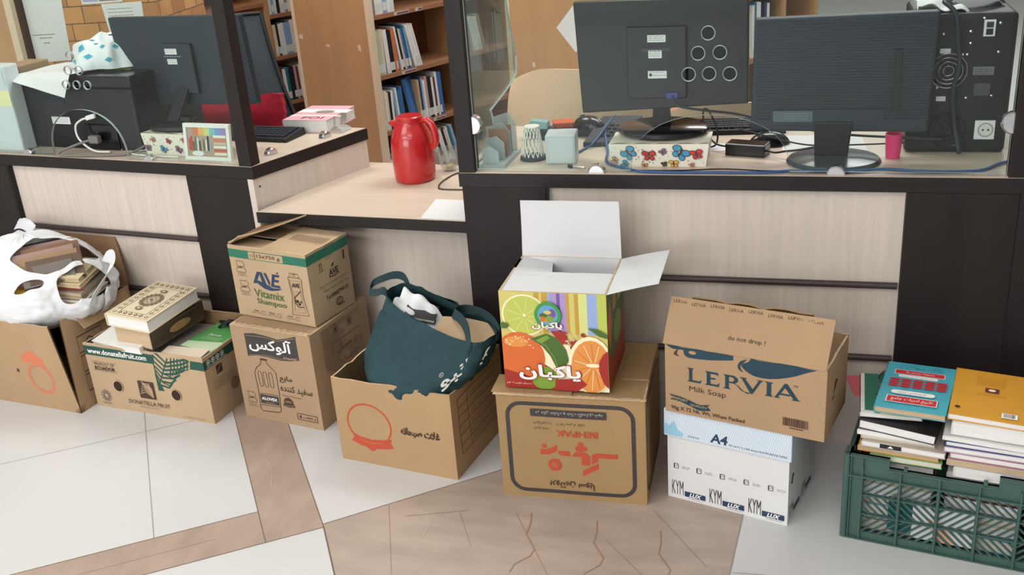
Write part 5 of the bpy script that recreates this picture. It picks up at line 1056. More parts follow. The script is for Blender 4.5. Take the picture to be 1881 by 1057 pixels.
for s_, x in ((0, 0.020), (1, 0.200), (2, 0.372)):
    z = 0.008
    for k in range(6):
        t_ = (0.030, 0.034, 0.028, 0.032, 0.030, 0.026)[(k + s_) % 6]; nm, cv = low_[(k + 2 * s_) % 6]
        book('%s book seen through the crate slots, %s layer of the %s pile' % (nm, ('lowest', 'second', 'third', 'fourth', 'fifth', 'sixth')[k], ('turquoise-topped', 'amber-topped', 'end')[s_]), kin(x, 0.030 + 0.004 * (k % 3), z, 0, 0, (k % 3 - 1) * 0.6), 0.155, 0.21, t_, cv, PAGESW if k % 2 else PAGES, group='books behind the crate slots')
        z += t_ + 0.0006
q = MB(); q.box(0.140, 0.010, 0.022, 0.268, 0.013, 0.112, WHITEP)
A = Art(q, flat((0.140, 0.0099, 0.022), (1, 0, 0), (0, 0, 1)), 0.2); A.poly([(0.05, 0.0), (0.10, 0.0), (0.06, 0.05), (0.03, 0.06)], mat('leaflet_peach', (224, 178, 150), 0.6))
o = q.build('leaflet'); o.matrix_basis = KM; tag(o, 'white leaflet pressed upright behind the crate slots', 'leaflet')
q = MB(); q.box(0.088, 0.011, 0.030, 0.139, 0.014, 0.118, mat('leaflet_teal', (22, 92, 92), 0.5))
A = Art(q, flat((0.088, 0.0109, 0.030), (1, 0, 0), (0, 0, 1)), 0.2)
for k in range(9): A.disc(0.022 + rnd.uniform(-0.006, 0.006), 0.025 + k * 0.006, 0.004, LEAFL, 0.003, n=6)
o = q.build('leaflet'); o.matrix_basis = KM; tag(o, 'teal leaflet with a green plant behind the crate slots', 'leaflet')
def rim_art(A): A.rect(0.010, 0.012, 0.13, 0.19, GREENB)
book('green-covered book with white border sticking out under the turquoise paperback', kin(0.012, 0.030, 0.3005, 0, 0, 8), 0.13, 0.19, 0.010, BWHITE, PAGESW, rim_art)
q = MB(); q.box(0, 0, 0, 0.11, 0.10, 0.002, mat('pink_card', (206, 96, 108), 0.6)); o = q.build('card_folder'); o.matrix_basis = kin(-0.012, 0.12, 0.2985, 0, 0, 20); tag(o, 'pink card folder poking out beside the green-covered book in the crate', 'folder')
q = MB(); q.sheet(lambda u, v: KM @ Vector((0.004 + 0.03 * u + 0.006 * math.sin(7 * v), 0.12 + 0.12 * v, 0.215 + 0.10 * u + 0.015 * wob(u * 2, v * 2, 3, 2))), 12, 14, 0.001, mat('grey_film', (120, 112, 116), 0.25, spec=0.6))
tag(q.build('plastic_wrap', smooth=180), 'crumpled grey plastic wrap standing at the end of the crate stack', 'wrap')
# ---------------------------------------------------------------- things on the monitor-side desk
BUTB = mat('butterfly_box_cream', (232, 226, 210), 0.5)
BW1 = mat('wing_blue', (66, 150, 190), 0.5); BW2 = mat('wing_red', (196, 58, 56), 0.5); BW3 = mat('wing_mauve', (140, 96, 128), 0.5); BW4 = mat('wing_yellow', (222, 170, 72), 0.5); BW5 = mat('wing_salmon', (206, 140, 110), 0.5)
def butterfly(A, x, y, s, m, rot=0.0, body=None):
    for sg in (-1, 1):
        for (dx, dy, rx, ry) in ((0.55, 0.35, 0.55, 0.42), (0.40, -0.40, 0.38, 0.38)):
            cx = x + s * (sg * dx * math.cos(rot) - dy * math.sin(rot)); cy = y + s * (sg * dx * math.sin(rot) + dy * math.cos(rot))
            A.disc(cx, cy, rx * s, body or BBRN, ry * s, n=14); A.up(0.0001); A.disc(cx, cy, rx * s * 0.8, m, ry * s * 0.8, n=14); A.lift -= 0.0001
    A.up(0.0002); A.stroke([(x - s * .5 * -math.sin(rot), y - s * .5 * math.cos(rot)), (x + s * .6 * -math.sin(rot), y + s * .6 * math.cos(rot))], s * .18, body or BBRN); A.lift -= 0.0002
def butterfly_box(name, label, loc, rz, w, d, h, seed, big=0):
    th = thing(name, label, 'box', loc, rz); q = MB(); e = 0.008
    q.hexa([Vector(p_) for p_ in ((e, e * .5, 0), (w - e, e * .5, 0), (w - e, d, 0), (e, d, 0), (0, 0, h), (w, 0, h), (w, d, h), (0, d, h))], BUTB)
    uv = Vector((w - 2 * e, 0, 0)); A = Art(q, lambda u, v, l: Vector((e + u - e * v / h, e * .5 * (1 - v / h) - l, v)), 0.1); W_ = w - 2 * e; k_ = random.Random(seed)
    for k in range(46): A.disc(k_.uniform(0.004, W_ - 0.004), k_.uniform(0.003, h - 0.006), k_.uniform(0.0009, 0.0018), k_.choice((BW1, BW2, BW3, BBRN, LEAF)), n=6)
    A.up()
    if big:
        for x, y, s_, m_, r_ in ((0.050, 0.036, 0.020, BW1, 0.7), (0.100, 0.030, 0.017, BW2, 0.0), (0.137, 0.040, 0.010, BW3, 0.5), (0.180, 0.037, 0.022, BW1, -0.6), (0.221, 0.034, 0.016, BW2, 0.2), (0.160, 0.009, 0.012, BW4, 0.0), (0.136, 0.008, 0.008, BBRN, 0.2), (0.085, 0.004, 0.008, BW5, 0), (0.010, 0.018, 0.010, BW5, 1.2), (0.035, 0.008, 0.011, BW1, 1.0), (0.205, 0.006, 0.007, BW5, .4)): butterfly(A, x, min(y, h - .012), s_, m_, r_)
    else:
        for k in range(8): butterfly(A, 0.014 + 0.030 * k, 0.018 + 0.030 * (k % 2) + k_.uniform(-.004, .004), k_.choice((0.010, 0.013)), (BW3, BW5, BW1, BW2)[k % 4], k_.uniform(-.6, .6))
    q.build('box_body', th)
    q = MB(); q.sheet(lambda u, v: Vector((0.004 + (w - 0.008) * u, 0.002 + 0.02 * v, h + 0.0006 + 0.004 * abs(math.sin(14 * u)) * (1 - v))), 40, 3, 0.0006, BUTB); q.build('torn_flap', th, smooth=40)
    return th
butterfly_box('tissue_box', 'cream tissue box printed with blue and red butterflies, under the first monitor stand', (-0.492, 2.556, ZR), 0.012, 0.255, 0.125, 0.060, 5, 1)
def sticker(A, x, z, w, h, t=3, seed=1): A.rrect(x, z, x + w, z + h, 0.001, WHITEP); A.up(); A.lines(x + 0.003, z + h - 0.004, x + w - 0.003, t, (h - 0.004) / max(t, 1), INKG, h=0.0012, seed=seed); A.lift -= 0.0002

# first monitor, seen from behind
M1 = thing('computer_monitor', 'black computer monitor seen from behind, standing on the butterfly tissue box', 'monitor', (-0.366, 2.66, ZR + 0.0655), 0)
q = MB(); q.hexa([Vector(p_) for p_ in ((-0.576, 2.650, 0.860), (-0.147, 2.650, 0.882), (-0.147, 2.676, 0.882), (-0.576, 2.676, 0.860), (-0.588, 2.645, 1.148), (-0.150, 2.645, 1.146), (-0.150, 2.671, 1.146), (-0.588, 2.671, 1.148))], BLACK); q.build('display_panel', M1, world=True, bevel=0.004)
q = MB(); q.box(-0.452, 2.634, 0.90, -0.30, 2.650, 1.082, BLACK)
A = Art(q, flat((0, 2.634, 0), (1, 0, 0), (0, 0, 1)), 0.3)
q.build('rear_housing', M1, world=True, bevel=0.004)
q = MB(); A = Art(q, flat((0, 2.6335, 0), (1, 0, 0), (0, 0, 1)), 0.3)
sticker(A, -0.398, 1.044, 0.046, 0.018, 3, 2); sticker(A, -0.396, 1.004, 0.034, 0.020, 3, 3); A.lines(-0.412, 1.026, -0.340, 2, 0.004, INKG); sticker(A, -0.398, 0.953, 0.048, 0.019, 2, 4); A.disc(-0.391, 0.962, 0.004, INK)
q.build('sticker', M1, world=True)
q = MB(); q.lathe([(0.001, 0.016), (0.112, 0.016), (0.118, 0.012), (0.118, 0.003), (0.112, 0.0), (0.001, 0.0)], BLACKG, (-0.366, 2.672, ZR + 0.0655), 40, 1, 0.82); q.build('stand_base', M1, world=True, smooth=40)
q = MB(); q.hexa([Vector(p_) for p_ in ((-0.394, 2.668, 0.822), (-0.345, 2.668, 0.822), (-0.345, 2.692, 0.822), (-0.394, 2.692, 0.822), (-0.386, 2.640, 0.935), (-0.352, 2.640, 0.935), (-0.352, 2.654, 0.935), (-0.386, 2.654, 0.935))], BLACK); q.build('stand_neck', M1, world=True, bevel=0.004)
q = MB(); q.box(-0.352, 2.620, 0.902, -0.320, 2.634, 0.918, mat('video_plug_blue', (58, 62, 130), 0.4)); q.build('video_plug', M1, world=True, bevel=0.003)

# second monitor
M2 = thing('computer_monitor', 'dark grey wide monitor with ribbed back and slot, beside the black power unit', 'monitor', (0.065, 2.61, ZR), 0)
q = MB(); q.hexa([Vector(p_) for p_ in ((-0.1395, 2.612, 0.820), (0.278, 2.612, 0.816), (0.278, 2.645, 0.816), (-0.1395, 2.645, 0.820), (-0.1325, 2.606, 1.098), (0.285, 2.606, 1.104), (0.285, 2.639, 1.104), (-0.1325, 2.639, 1.098))], GREYB)
q.build('display_panel', M2, world=True, bevel=0.006)
q = MB()
for k in range(34):
    z = 0.848 + 0.0072 * k; q.box(-0.128, 2.6035 + (1.1 - z) * 0.021, z, 0.274, 2.6085 + (1.1 - z) * 0.021, z + 0.0034, GREYB)
q.build('vent_rib', M2, world=True)
q = MB(); q.box(0.192, 2.6025, 0.868, 0.208, 2.6125, 1.020, BLACKG); q.build('side_slot', M2, world=True)
q = MB(); q.box(-0.09, 2.6025, 0.838, 0.175, 2.612, 0.876, GREYB); A = Art(q, flat((0, 2.6025, 0), (1, 0, 0), (0, 0, 1)), 0.3); A.rect(-0.084, 0.846, 0.010, 0.873, mat('rating_plate', (86, 98, 104), 0.5)); A.up(); A.lines(-0.06, 0.866, 0.0, 3, 0.006, mat('plate_print', (130, 136, 138), 0.5)); q.build('connector_cover', M2, world=True)
q = MB(); q.hexa([Vector(p_) for p_ in ((0.018, 2.612, 0.757), (0.098, 2.612, 0.757), (0.098, 2.640, 0.757), (0.018, 2.640, 0.757), (0.014, 2.598, 0.846), (0.105, 2.598, 0.846), (0.105, 2.612, 0.846), (0.014, 2.612, 0.846))], BLACK); q.build('stand_neck', M2, world=True, bevel=0.004)
q = MB(); q.lathe([(0.001, 0.017), (0.07, 0.0155), (0.108, 0.011), (0.114, 0.004), (0.112, 0.0), (0.001, 0.0)], mat('grey_stand', (62, 70, 78), 0.25, spec=0.6), (0.064, 2.617, ZR), 44, 1, 0.86); q.build('stand_base', M2, world=True, smooth=40)

# power unit behind the second monitor
U = thing('power_unit', 'tall black power unit with two fan grilles and a white mains socket', 'power unit', (0.34, 2.8, ZR), 0)
q = MB(); q.box(0.235, 2.70, ZR, 0.468, 2.95, 1.082, mat('black_steel', (26, 27, 29), 0.45, noise=(6, 0.1))); q.build('housing', U, world=True, bevel=0.012, seg=3)
for cx, cz in ((0.322, 0.947), (0.330, 0.800)):
    q = MB()
    for r_ in (0.012, 0.022, 0.032, 0.042): q.tube([(cx + r_ * math.cos(2 * math.pi * k / 32), 2.695, cz + r_ * math.sin(2 * math.pi * k / 32)) for k in range(32)], 0.0013, CHROME if cz > .9 else BLACKG, 6, True)
    for a in (45, 135): q.tube([(cx - 0.043 * math.cos(R(a)), 2.6965, cz - 0.043 * math.sin(R(a))), (cx + 0.043 * math.cos(R(a)), 2.6965, cz + 0.043 * math.sin(R(a)))], 0.0013, BLACKG, 6)
    q.lathe([(0.001, 0.0), (0.011, 0.0), (0.011, 0.003), (0.001, 0.003)], BLACKG, (0, 0, 0), 20, M=Matrix.Translation((cx, 2.699, cz)) @ Matrix.Rotation(R(90), 4, 'X')); q.build('fan_grille', U, world=True, smooth=50)
q = MB(); q.box(0.394, 2.694, 0.777, 0.440, 2.70, 0.824, WHITEP); A = Art(q, flat((0.394, 2.694, 0.777), (1, 0, 0), (0, 0, 1)), 0.1); A.disc(0.025, 0.024, 0.018, mat('socket_grey', (150, 150, 148), 0.5)); A.up(); A.disc(0.025, 0.024, 0.015, mat('socket_white', (214, 214, 210), 0.4)); A.up(); A.disc(0.019, 0.024, 0.0025, INK); A.disc(0.031, 0.024, 0.0025, INK); q.build('mains_socket', U, world=True, bevel=0.001)
q = MB(); q.box(0.392, 2.692, 1.028, 0.417, 2.70, 1.066, WHITEP); q.box(0.397, 2.690, 1.032, 0.412, 2.692, 1.046, BLACKG); q.box(0.397, 2.690, 1.049, 0.412, 2.692, 1.062, GREYB); q.build('rocker_switch', U, world=True)
q = MB(); A = Art(q, flat((0, 2.6995, 0), (1, 0, 0), (0, 0, 1)), 0.3); A.rect(0.300, 0.988, 0.324, 1.000, WHITEP); A.rect(0.300, 0.872, 0.322, 0.884, WHITEP); A.rect(0.378, 0.935, 0.425, 0.955, mat('grey_label', (110, 112, 112), 0.5)); A.up(); A.lines(0.382, 0.948, 0.42, 3, 0.005, INK); A.rect(0.384, 0.885, 0.42, 0.915, mat('steel_plate', (74, 74, 76), 0.4)); q.build('rating_label', U, world=True)
q = MB()
for x, z in ((0.305, 1.035), (0.365, 1.040), (0.367, 1.012), (0.352, 0.985), (0.362, 0.985), (0.430, 0.990), (0.428, 1.058), (0.392, 1.07), (0.425, 0.885), (0.368, 0.88), (0.352, 0.762), (0.30, 0.905)): q.lathe([(0.001, 0), (0.003, 0), (0.003, 0.0015), (0.001, 0.002)], CHROME, (0, 0, 0), 8, M=Matrix.Translation((x, 2.6995, z)) @ Matrix.Rotation(R(90), 4, 'X'))
q.build('screw', U, world=True)
q = MB(); q.sheet(lambda u, v: Vector((0.245 + 0.12 * u, 2.72 + 0.12 * v, 1.086 + 0.016 * math.sin(3 * u + 1) + 0.02 * wob(u * 2, v * 2, 4, 1.5))), 16, 10, 0.0015, WHITEP); tag(q.build('crumpled_paper', smooth=180), 'crumpled white paper lying on top of the black power unit', 'paper')
q = MB(); q.tube(curve([(0.318, 2.73, 1.10), (0.30, 2.70, 1.11), (0.325, 2.672, 1.085), (0.335, 2.668, 1.02), (0.342, 2.668, 0.965), (0.334, 2.675, 0.90), (0.345, 2.68, 0.82), (0.36, 2.66, 0.75)], 6), 0.0055, GREYB, 8); tag(q.build('power_cable', smooth=180), 'thick dark grey cable hanging over the fan of the power unit', 'cable')
q = MB(); q.sheet(lambda u, v: Vector((0.31 + 0.14 * u, 2.80 + 0.10 * v, 1.092 + 0.05 * math.sin(math.pi * u) * (0.6 + .4 * v) + 0.02 * wob(u * 2, v * 3, 7, 2))), 16, 10, 0.003, DCL); tag(q.build('folded_cloth', smooth=180), 'dark cloth bundle on top of the black power unit', 'cloth')
q = MB(); q.lathe([(0.001, 0.0), (0.017, 0.0), (0.021, 0.062), (0.0195, 0.062), (0.016, 0.002), (0.001, 0.002)], mat('pink_plastic', (224, 60, 120), 0.3), (0.206, 2.655, ZR), 24); tag(q.build('plastic_cup', smooth=40), 'bright pink plastic cup beside the second monitor stand', 'cup')

# small desk things
ACR = glassmat('grey_acrylic', (0.72, 0.79, 0.82), film=0.34)
T = thing('letter_tray', 'clear grey acrylic letter holder behind the glass by the post', 'letter holder', (-0.80, 2.6, ZR), 0)
q = MB(); q.box(-0.832, 2.523, ZR, -0.764, 2.690, ZR + 0.012, ACR); q.build('tray_base', T, world=True)
for y, h_, x1 in ((2.545, 0.055, -0.785), (2.58, 0.075, -0.778), (2.625, 0.10, -0.772), (2.67, 0.118, -0.768)):
    q = MB(); q.prism([(-0.830, ZR + 0.012), (x1, ZR + 0.012), (x1, ZR + h_ * .75), (x1 - 0.02, ZR + h_), (-0.830, ZR + h_ * .9)], -0.002, 0.002, ACR, Matrix(((1, 0, 0, 0), (0, 0, 1, y), (0, 1, 0, 0), (0, 0, 0, 1)))); q.build('divider', T, world=True)
q = MB()
for y in (2.60, 2.645): q.box(-0.826, y, ZR + 0.013, -0.775, y + 0.0008, ZR + 0.09, mat('brown_card', (150, 112, 84), 0.7))
tag(q.build('index_card'), 'brown cards standing in the grey letter holder', 'card')
P_ = thing('pen_holder', 'white openwork pen holder with a dark grey base', 'pen holder', (-0.712, 2.628, ZR), 0)
q = MB(); q.lathe([(0.001, 0.0), (0.036, 0.0), (0.036, 0.008), (0.030, 0.010), (0.001, 0.010)], GREYB, seg=28); q.build('holder_base', P_, smooth=40)
q = MB(); WPL = mat('white_plastic', (228, 228, 220), 0.4)
for k in range(14):
    for sg in (-1, 1):
        pts = [(((0.029 - 0.010 * t_ / 8) * math.cos(2 * math.pi * k / 14 + sg * 0.11 * t_)), ((0.029 - 0.010 * t_ / 8) * math.sin(2 * math.pi * k / 14 + sg * 0.11 * t_)), 0.010 + 0.078 * t_ / 8) for t_ in range(9)]
        q.tube(pts, 0.0014, WPL, 5)
q.lathe([(0.018, 0.088), (0.021, 0.088), (0.021, 0.091), (0.018, 0.091)], WPL, seg=28); q.build('openwork_lattice', P_, smooth=50)
q = MB(); G_ = mat('light_grey_plastic', (186, 194, 196), 0.45); q.box(0, 0, 0, 0.080, 0.075, 0.078, G_); o = q.build('desk_organizer', bevel=0.004)
o.matrix_basis = place((-0.664, 2.572, ZR), 0, 0, 6); tag(o, 'light grey plastic cube beside the white pen holder', 'cube')
q = MB(); q.sheet(lambda u, v: Vector((0.0105 + 0.062 * u, -0.0008, 0.006 + 0.066 * v)), 1, 1, 0.0006, mat('pale_grey_panel', (196, 203, 205), 0.45)); o2 = q.build('face_panel', o)
T = thing('hole_punch', 'blue and orange hole punch behind the white pen holder', 'hole punch', (-0.73, 2.855, ZR), 0)
q = MB(); q.box(-0.79, 2.82, ZR, -0.705, 2.87, ZR + 0.03, GREYB); q.build('punch_base', T, world=True, bevel=0.003)
q = MB(); q.hexa([Vector(p_) for p_ in ((-0.785, 2.825, ZR + .03), (-0.72, 2.825, ZR + .03), (-0.72, 2.865, ZR + .03), (-0.785, 2.865, ZR + .03), (-0.77, 2.83, ZR + .055), (-0.72, 2.83, ZR + .05), (-0.72, 2.86, ZR + .05), (-0.77, 2.86, ZR + .055))], mat('pale_teal_plastic', (138, 176, 182), 0.4)); q.build('punch_lever', T, world=True, bevel=0.002)
q = MB(); q.box(0, 0, 0, 0.062, 0.05, 0.036, mat('orange_plastic', (206, 92, 54), 0.45)); o = q.build('sticky_note_block', bevel=0.003); o.matrix_basis = place((-0.715, 2.872, ZR), 0, 0, 14); tag(o, 'orange block beside the hole punch', 'block')
def mouse_(name, label, loc, rz):
    th = thing(name, label, 'mouse', loc, R(rz)); q = MB()
    q.grid(lambda u, v: Vector((0.034 * math.cos(2 * math.pi * u) * math.sin(math.pi * (v * .5 + .0)) * (1), 0.055 * math.sin(2 * math.pi * u) * math.sin(math.pi * v * .5), 0.036 * math.cos(math.pi * v * .5) + (0.0))), 28, 10, BLACKG, flip=True); q.build('shell', th, smooth=180)
    q = MB(); q.tube([(0, 0.018, 0.034), (0, 0.032, 0.030)], 0.003, GREYB, 8); q.build('scroll_wheel', th)
mouse_('computer_mouse', 'glossy black mouse resting on the black stapler behind the grey cube', (-0.607, 2.875, ZR + 0.0225), 60)
q = MB(); q.box(0, 0, 0, 0.16, 0.07, 0.022, BLACK); o = q.build('stapler', bevel=0.004); o.matrix_basis = place((-0.69, 2.85, ZR), 0, 0, 6); tag(o, 'long flat black stapler lying behind the light grey cube', 'stapler')
T = thing('telephone', 'low black telephone with sloped top beside the tissue box', 'telephone', (-0.54, 2.84, ZR), 0)
q = MB(); q.hexa([Vector(p_) for p_ in ((-0.60, 2.745, ZR), (-0.49, 2.76, ZR), (-0.46, 2.93, ZR), (-0.575, 2.92, ZR), (-0.60, 2.745, ZR + .014), (-0.49, 2.76, ZR + .014), (-0.46, 2.93, ZR + .046), (-0.575, 2.92, ZR + .046))], GREYB); q.build('telephone_base', T, world=True, bevel=0.003)
q = MB()
for i in range(3):
    for j in range(4): q.box(-0.560 + 0.018 * i + .006 * j, 2.785 + 0.022 * j, ZR + 0.020 + 0.0038 * j, -0.548 + 0.018 * i + .006 * j, 2.797 + 0.022 * j, ZR + 0.0255 + 0.0038 * j, BLACK)
q.build('keypad_button', T, world=True)
def keyboard(label, loc, rz, w=0.36, d=0.13):
    th = thing('keyboard', label, 'keyboard', loc, R(rz)); q = MB(); q.hexa([Vector(p_) for p_ in ((0, 0, 0), (w, 0, 0), (w, d, 0), (0, d, 0), (0.002, 0.002, 0.014), (w - .002, 0.002, 0.014), (w - .002, d - .002, 0.024), (0.002, d - .002, 0.024))], BLACK); q.build('key_tray', th, bevel=0.003)
    q = MB(); n = 18
    for j in range(5):
        for i in range(n): x = 0.012 + i * (w - 0.024) / n; y = 0.012 + j * (d - 0.024) / 5; z = 0.0135 + 0.010 * y / d; q.box(x, y, z, x + (w - 0.024) / n - 0.003, y + (d - .024) / 5 - 0.003, z + 0.006, GREYB)
    q.build('keys', th)
keyboard('black keyboard turned away behind the first monitor stand', (-0.395, 2.855, ZR), 6, 0.34, 0.11)
q = MB(); q.box(0, 0, 0, 0.105, 0.052, 0.032, BLACKG); o = q.build('power_adapter', bevel=0.003); o.matrix_basis = place((-0.206, 2.668, ZR), 0, 0, -14); tag(o, 'black laptop power adapter on the desk between the monitors', 'adapter')
mouse_('computer_mouse', 'black mouse behind the power adapter between the monitors', (-0.098, 2.775, ZR), 100)
q = MB(); q.box(0, 0, 0, 0.10, 0.07, 0.0015, WHITEP); o = q.build('note_paper'); o.matrix_basis = place((-0.27, 2.70, ZR), 0, 0, 10); tag(o, 'small white note paper under the power adapter', 'paper')
q = MB(); q.box(0, 0, 0, 0.21, 0.16, 0.0018, WHITEP); o = q.build('paper_sheet'); o.matrix_basis = place((-0.06, 2.70, ZR), 0, 0, 4); tag(o, 'white paper sheet under the second monitor', 'paper')
BLUEC = mat('blue_network_cable', (44, 84, 136), 0.4); GREYC = mat('grey_cable', (120, 118, 112), 0.5); WHITEC = mat('white_cable', (226, 226, 222), 0.45)
def cable(name, label, pts, r_, m, seg=8):
    q = MB(); q.tube(curve(pts, 7), r_, m, seg); return tag(q.build(name, smooth=180), label, 'cable')
z_ = ZR + 0.0045
cable('network_cable', 'thick blue network cable trailing along the desk edge below the glass', [(-0.548, 2.97, 0.775), (-0.552, 2.90, 0.778), (-0.546, 2.80, 0.765), (-0.520, 2.69, z_), (-0.500, 2.58, z_), (-0.43, 2.519, z_), (-0.395, 2.502, z_), (-0.32, 2.4975, z_), (-0.23, 2.4985, z_), (-0.13, 2.50, z_), (-0.07, 2.508, z_), (-0.045, 2.5165, z_), (0.0, 2.5175, z_), (0.10, 2.5185, z_), (0.18, 2.54, z_), (0.26, 2.524, z_), (0.343, 2.524, z_), (0.40, 2.54, z_), (0.45, 2.60, z_), (0.52, 2.64, z_)], 0.0036, BLUEC)
cable('network_cable', 'short blue cable running from the telephone past the grey cube', [(-0.60, 2.675, z_), (-0.585, 2.73, z_), (-0.57, 2.742, ZR + .012), (-0.548, 2.82, ZR + .038), (-0.54, 2.88, ZR + .05)], 0.0032, BLUEC)
cable('signal_cable', 'thin black cable lying just behind the blue network cable', [(-0.40, 2.5155, ZR + .003), (-0.30, 2.520, ZR + .003), (-0.20, 2.535, ZR + .003), (-0.10, 2.522, ZR + .003), (-0.05, 2.521, ZR + .003), (0.10, 2.5145, ZR + .0025)], 0.0018, BLACK)
cable('video_cable', 'dark video cable drooping from the blue plug behind the second monitor', [(-0.335, 2.618, 0.910), (-0.318, 2.606, 0.888), (-0.25, 2.62, 0.872), (-0.17, 2.66, 0.852), (-0.10, 2.67, 0.830), (0.0, 2.675, 0.808), (0.10, 2.672, 0.795), (0.22, 2.665, 0.790), (0.32, 2.66, 0.786)], 0.0032, GREYB)
cable('signal_cable', 'thin dark cable crossing under the second monitor to the power unit', [(-0.18, 2.72, 0.80), (-0.10, 2.66, 0.795), (0.0, 2.66, 0.772), (0.12, 2.67, 0.770), (0.25, 2.675, 0.776), (0.38, 2.69, 0.79)], 0.0022, BLACK)
cable('adapter_cable', 'black looped cable rising behind the power adapter', [(-0.20, 2.69, ZR + .018), (-0.235, 2.715, ZR + .02), (-0.265, 2.76, ZR + .045), (-0.275, 2.80, ZR + .085), (-0.262, 2.80, ZR + .09), (-0.235, 2.76, ZR + .05), (-0.235, 2.73, ZR + .012), (-0.27, 2.72, ZR + .006)], 0.0026, BLACK)
cable('adapter_cable', 'black lead from the power adapter to the second monitor stand', [(-0.105, 2.665, ZR + .016), (-0.08, 2.655, ZR + .012), (-0.05, 2.64, ZR + .02), (-0.02, 2.645, ZR + .022), (0.03, 2.65, ZR + .03), (0.08, 2.665, ZR + .034)], 0.0028, BLACK)
q = MB(); q.tube([(-0.588, 2.545, ZR + .004), (-0.552, 2.530, ZR + .004)], 0.0032, CHROME, 8); q.tube([(-0.598, 2.549, ZR + .004), (-0.586, 2.544, ZR + .004)], 0.0052, BLACK, 8); tag(q.build('metal_rod', smooth=40), 'small metal rod lying by the silver glass clamp', 'rod')

# ---------------------------------------------------------------- things on the corner desk
F = thing('picture_frame', 'white picture frame with a bookshelf picture leaning at the glass corner', 'picture frame', L(0.735, 0.04, ZL), math.atan2(LX.y, LX.x))
q = MB(); w, h, b, d = 0.172, 0.110, 0.0115, 0.012; tl = lambda x, z, y=0: Vector((x, y + z * 0.14, z))
for x0, z0, x1, z1 in ((0, 0, w, b), (0, h - b, w, h), (0, b, b, h - b), (w - b, b, w, h - b)): q.hexa([tl(x0, z0), tl(x1, z0), tl(x1, z0, d), tl(x0, z0, d), tl(x0, z1), tl(x1, z1), tl(x1, z1, d), tl(x0, z1, d)], WPL)
q.build('frame_moulding', F, bevel=0.001)
q = MB(); q.face([tl(b, b, .004), tl(w - b, b, .004), tl(w - b, h - b, .004), tl(b, h - b, .004)], mat('picture_ground', (168, 150, 132), 0.4))
A = Art(q, lambda u, v, l: tl(b + u, b + v, .004 - l), 0.1); pw, ph = w - 2 * b, h - 2 * b
for k, c_ in enumerate(((206, 120, 90), (222, 170, 96), (196, 206, 130), (120, 180, 190), (120, 150, 200), (150, 130, 180))): A.rect(pw * (.15 + .14 * k), ph * .72, pw * min(1, .29 + .14 * k), ph, mat('picture_sky_%d' % k, c_, 0.4))
bc = [(196, 72, 66), (184, 62, 60), (120, 90, 70), (90, 120, 110), (210, 204, 190), (64, 70, 80), (180, 150, 120), (96, 110, 90), (220, 210, 200), (70, 60, 60), (150, 160, 170)]
for k in range(11): A.rect(pw * (.03 + .052 * k), ph * .2, pw * (.075 + .052 * k), ph * (.62 + .1 * math.sin(k * 2.3)), mat('picture_spine_%d' % k, bc[k], 0.5))
for k in range(6): A.rect(pw * .66, ph * (.06 + .12 * k), pw * .97, ph * (.15 + .12 * k), mat('picture_stack_%d' % k, [(226, 214, 190), (190, 90, 70), (224, 220, 206), (200, 180, 150), (214, 120, 100), (230, 226, 214)][k], 0.5))
A.disc(pw * .25, ph * .1, 0.022, WHITEP, 0.008); q.build('picture', F)
q = MB(); q.box(0.06, 0.014, 0, 0.11, 0.05, 0.004, WPL); q.build('easel_foot', F)
butterfly_box('tissue_box', 'cream tissue box with muted butterflies, behind the white picture frame', L(0.545, 0.075, ZL), math.atan2(LX.y, LX.x), 0.23, 0.12, 0.068, 9)
M3 = thing('computer_monitor', 'black computer monitor with two white stickers, behind the corner post', 'monitor', L(0.635, 0.16, ZL + 0.071), 0)
def LB(x, y, z): return L(x, y, z)
q = MB(); q.hexa([LB(*p_) for p_ in ((0.395, 0.215, 0.832), (0.905, 0.215, 0.846), (0.905, 0.24, 0.846), (0.395, 0.24, 0.832), (0.383, 0.208, 1.116), (0.893, 0.208, 1.120), (0.893, 0.233, 1.120), (0.383, 0.233, 1.116))], GREYB); q.build('display_panel', M3, world=True, bevel=0.004)
q = MB(); q.hexa([LB(*p_) for p_ in ((0.585, 0.198, 0.88), (0.70, 0.198, 0.88), (0.70, 0.214, 0.88), (0.585, 0.214, 0.88), (0.585, 0.195, 1.035), (0.70, 0.195, 1.035), (0.70, 0.209, 1.035), (0.585, 0.209, 1.035))], GREYB); q.build('rear_housing', M3, world=True, bevel=0.003)
q = MB(); A = Art(q, lambda u, v, l: LB(u, 0.1944 + (1.035 - v) * .01935 - l, v), 0.3); sticker(A, 0.600, 1.003, 0.046, 0.018, 2, 5); sticker(A, 0.603, 0.972, 0.038, 0.017, 2, 6); A.lines(0.594, 0.996, 0.66, 1, 0.004, WHITEP); q.build('sticker', M3, world=True)
q = MB(); q.hexa([LB(*p_) for p_ in ((0.60, 0.135, 0.800), (0.645, 0.135, 0.800), (0.645, 0.16, 0.800), (0.60, 0.16, 0.800), (0.625, 0.200, 0.905), (0.665, 0.200, 0.905), (0.665, 0.214, 0.905), (0.625, 0.214, 0.905))], BLACK); q.build('stand_neck', M3, world=True, bevel=0.003)
q = MB(); q.lathe([(0.001, 0.022), (0.05, 0.020), (0.085, 0.014), (0.088, 0.004), (0.084, 0), (0.001, 0)], BLACK, L(0.638, 0.135, ZL + 0.0725), 36, 1, 0.66); q.build('stand_base', M3, world=True, smooth=40)
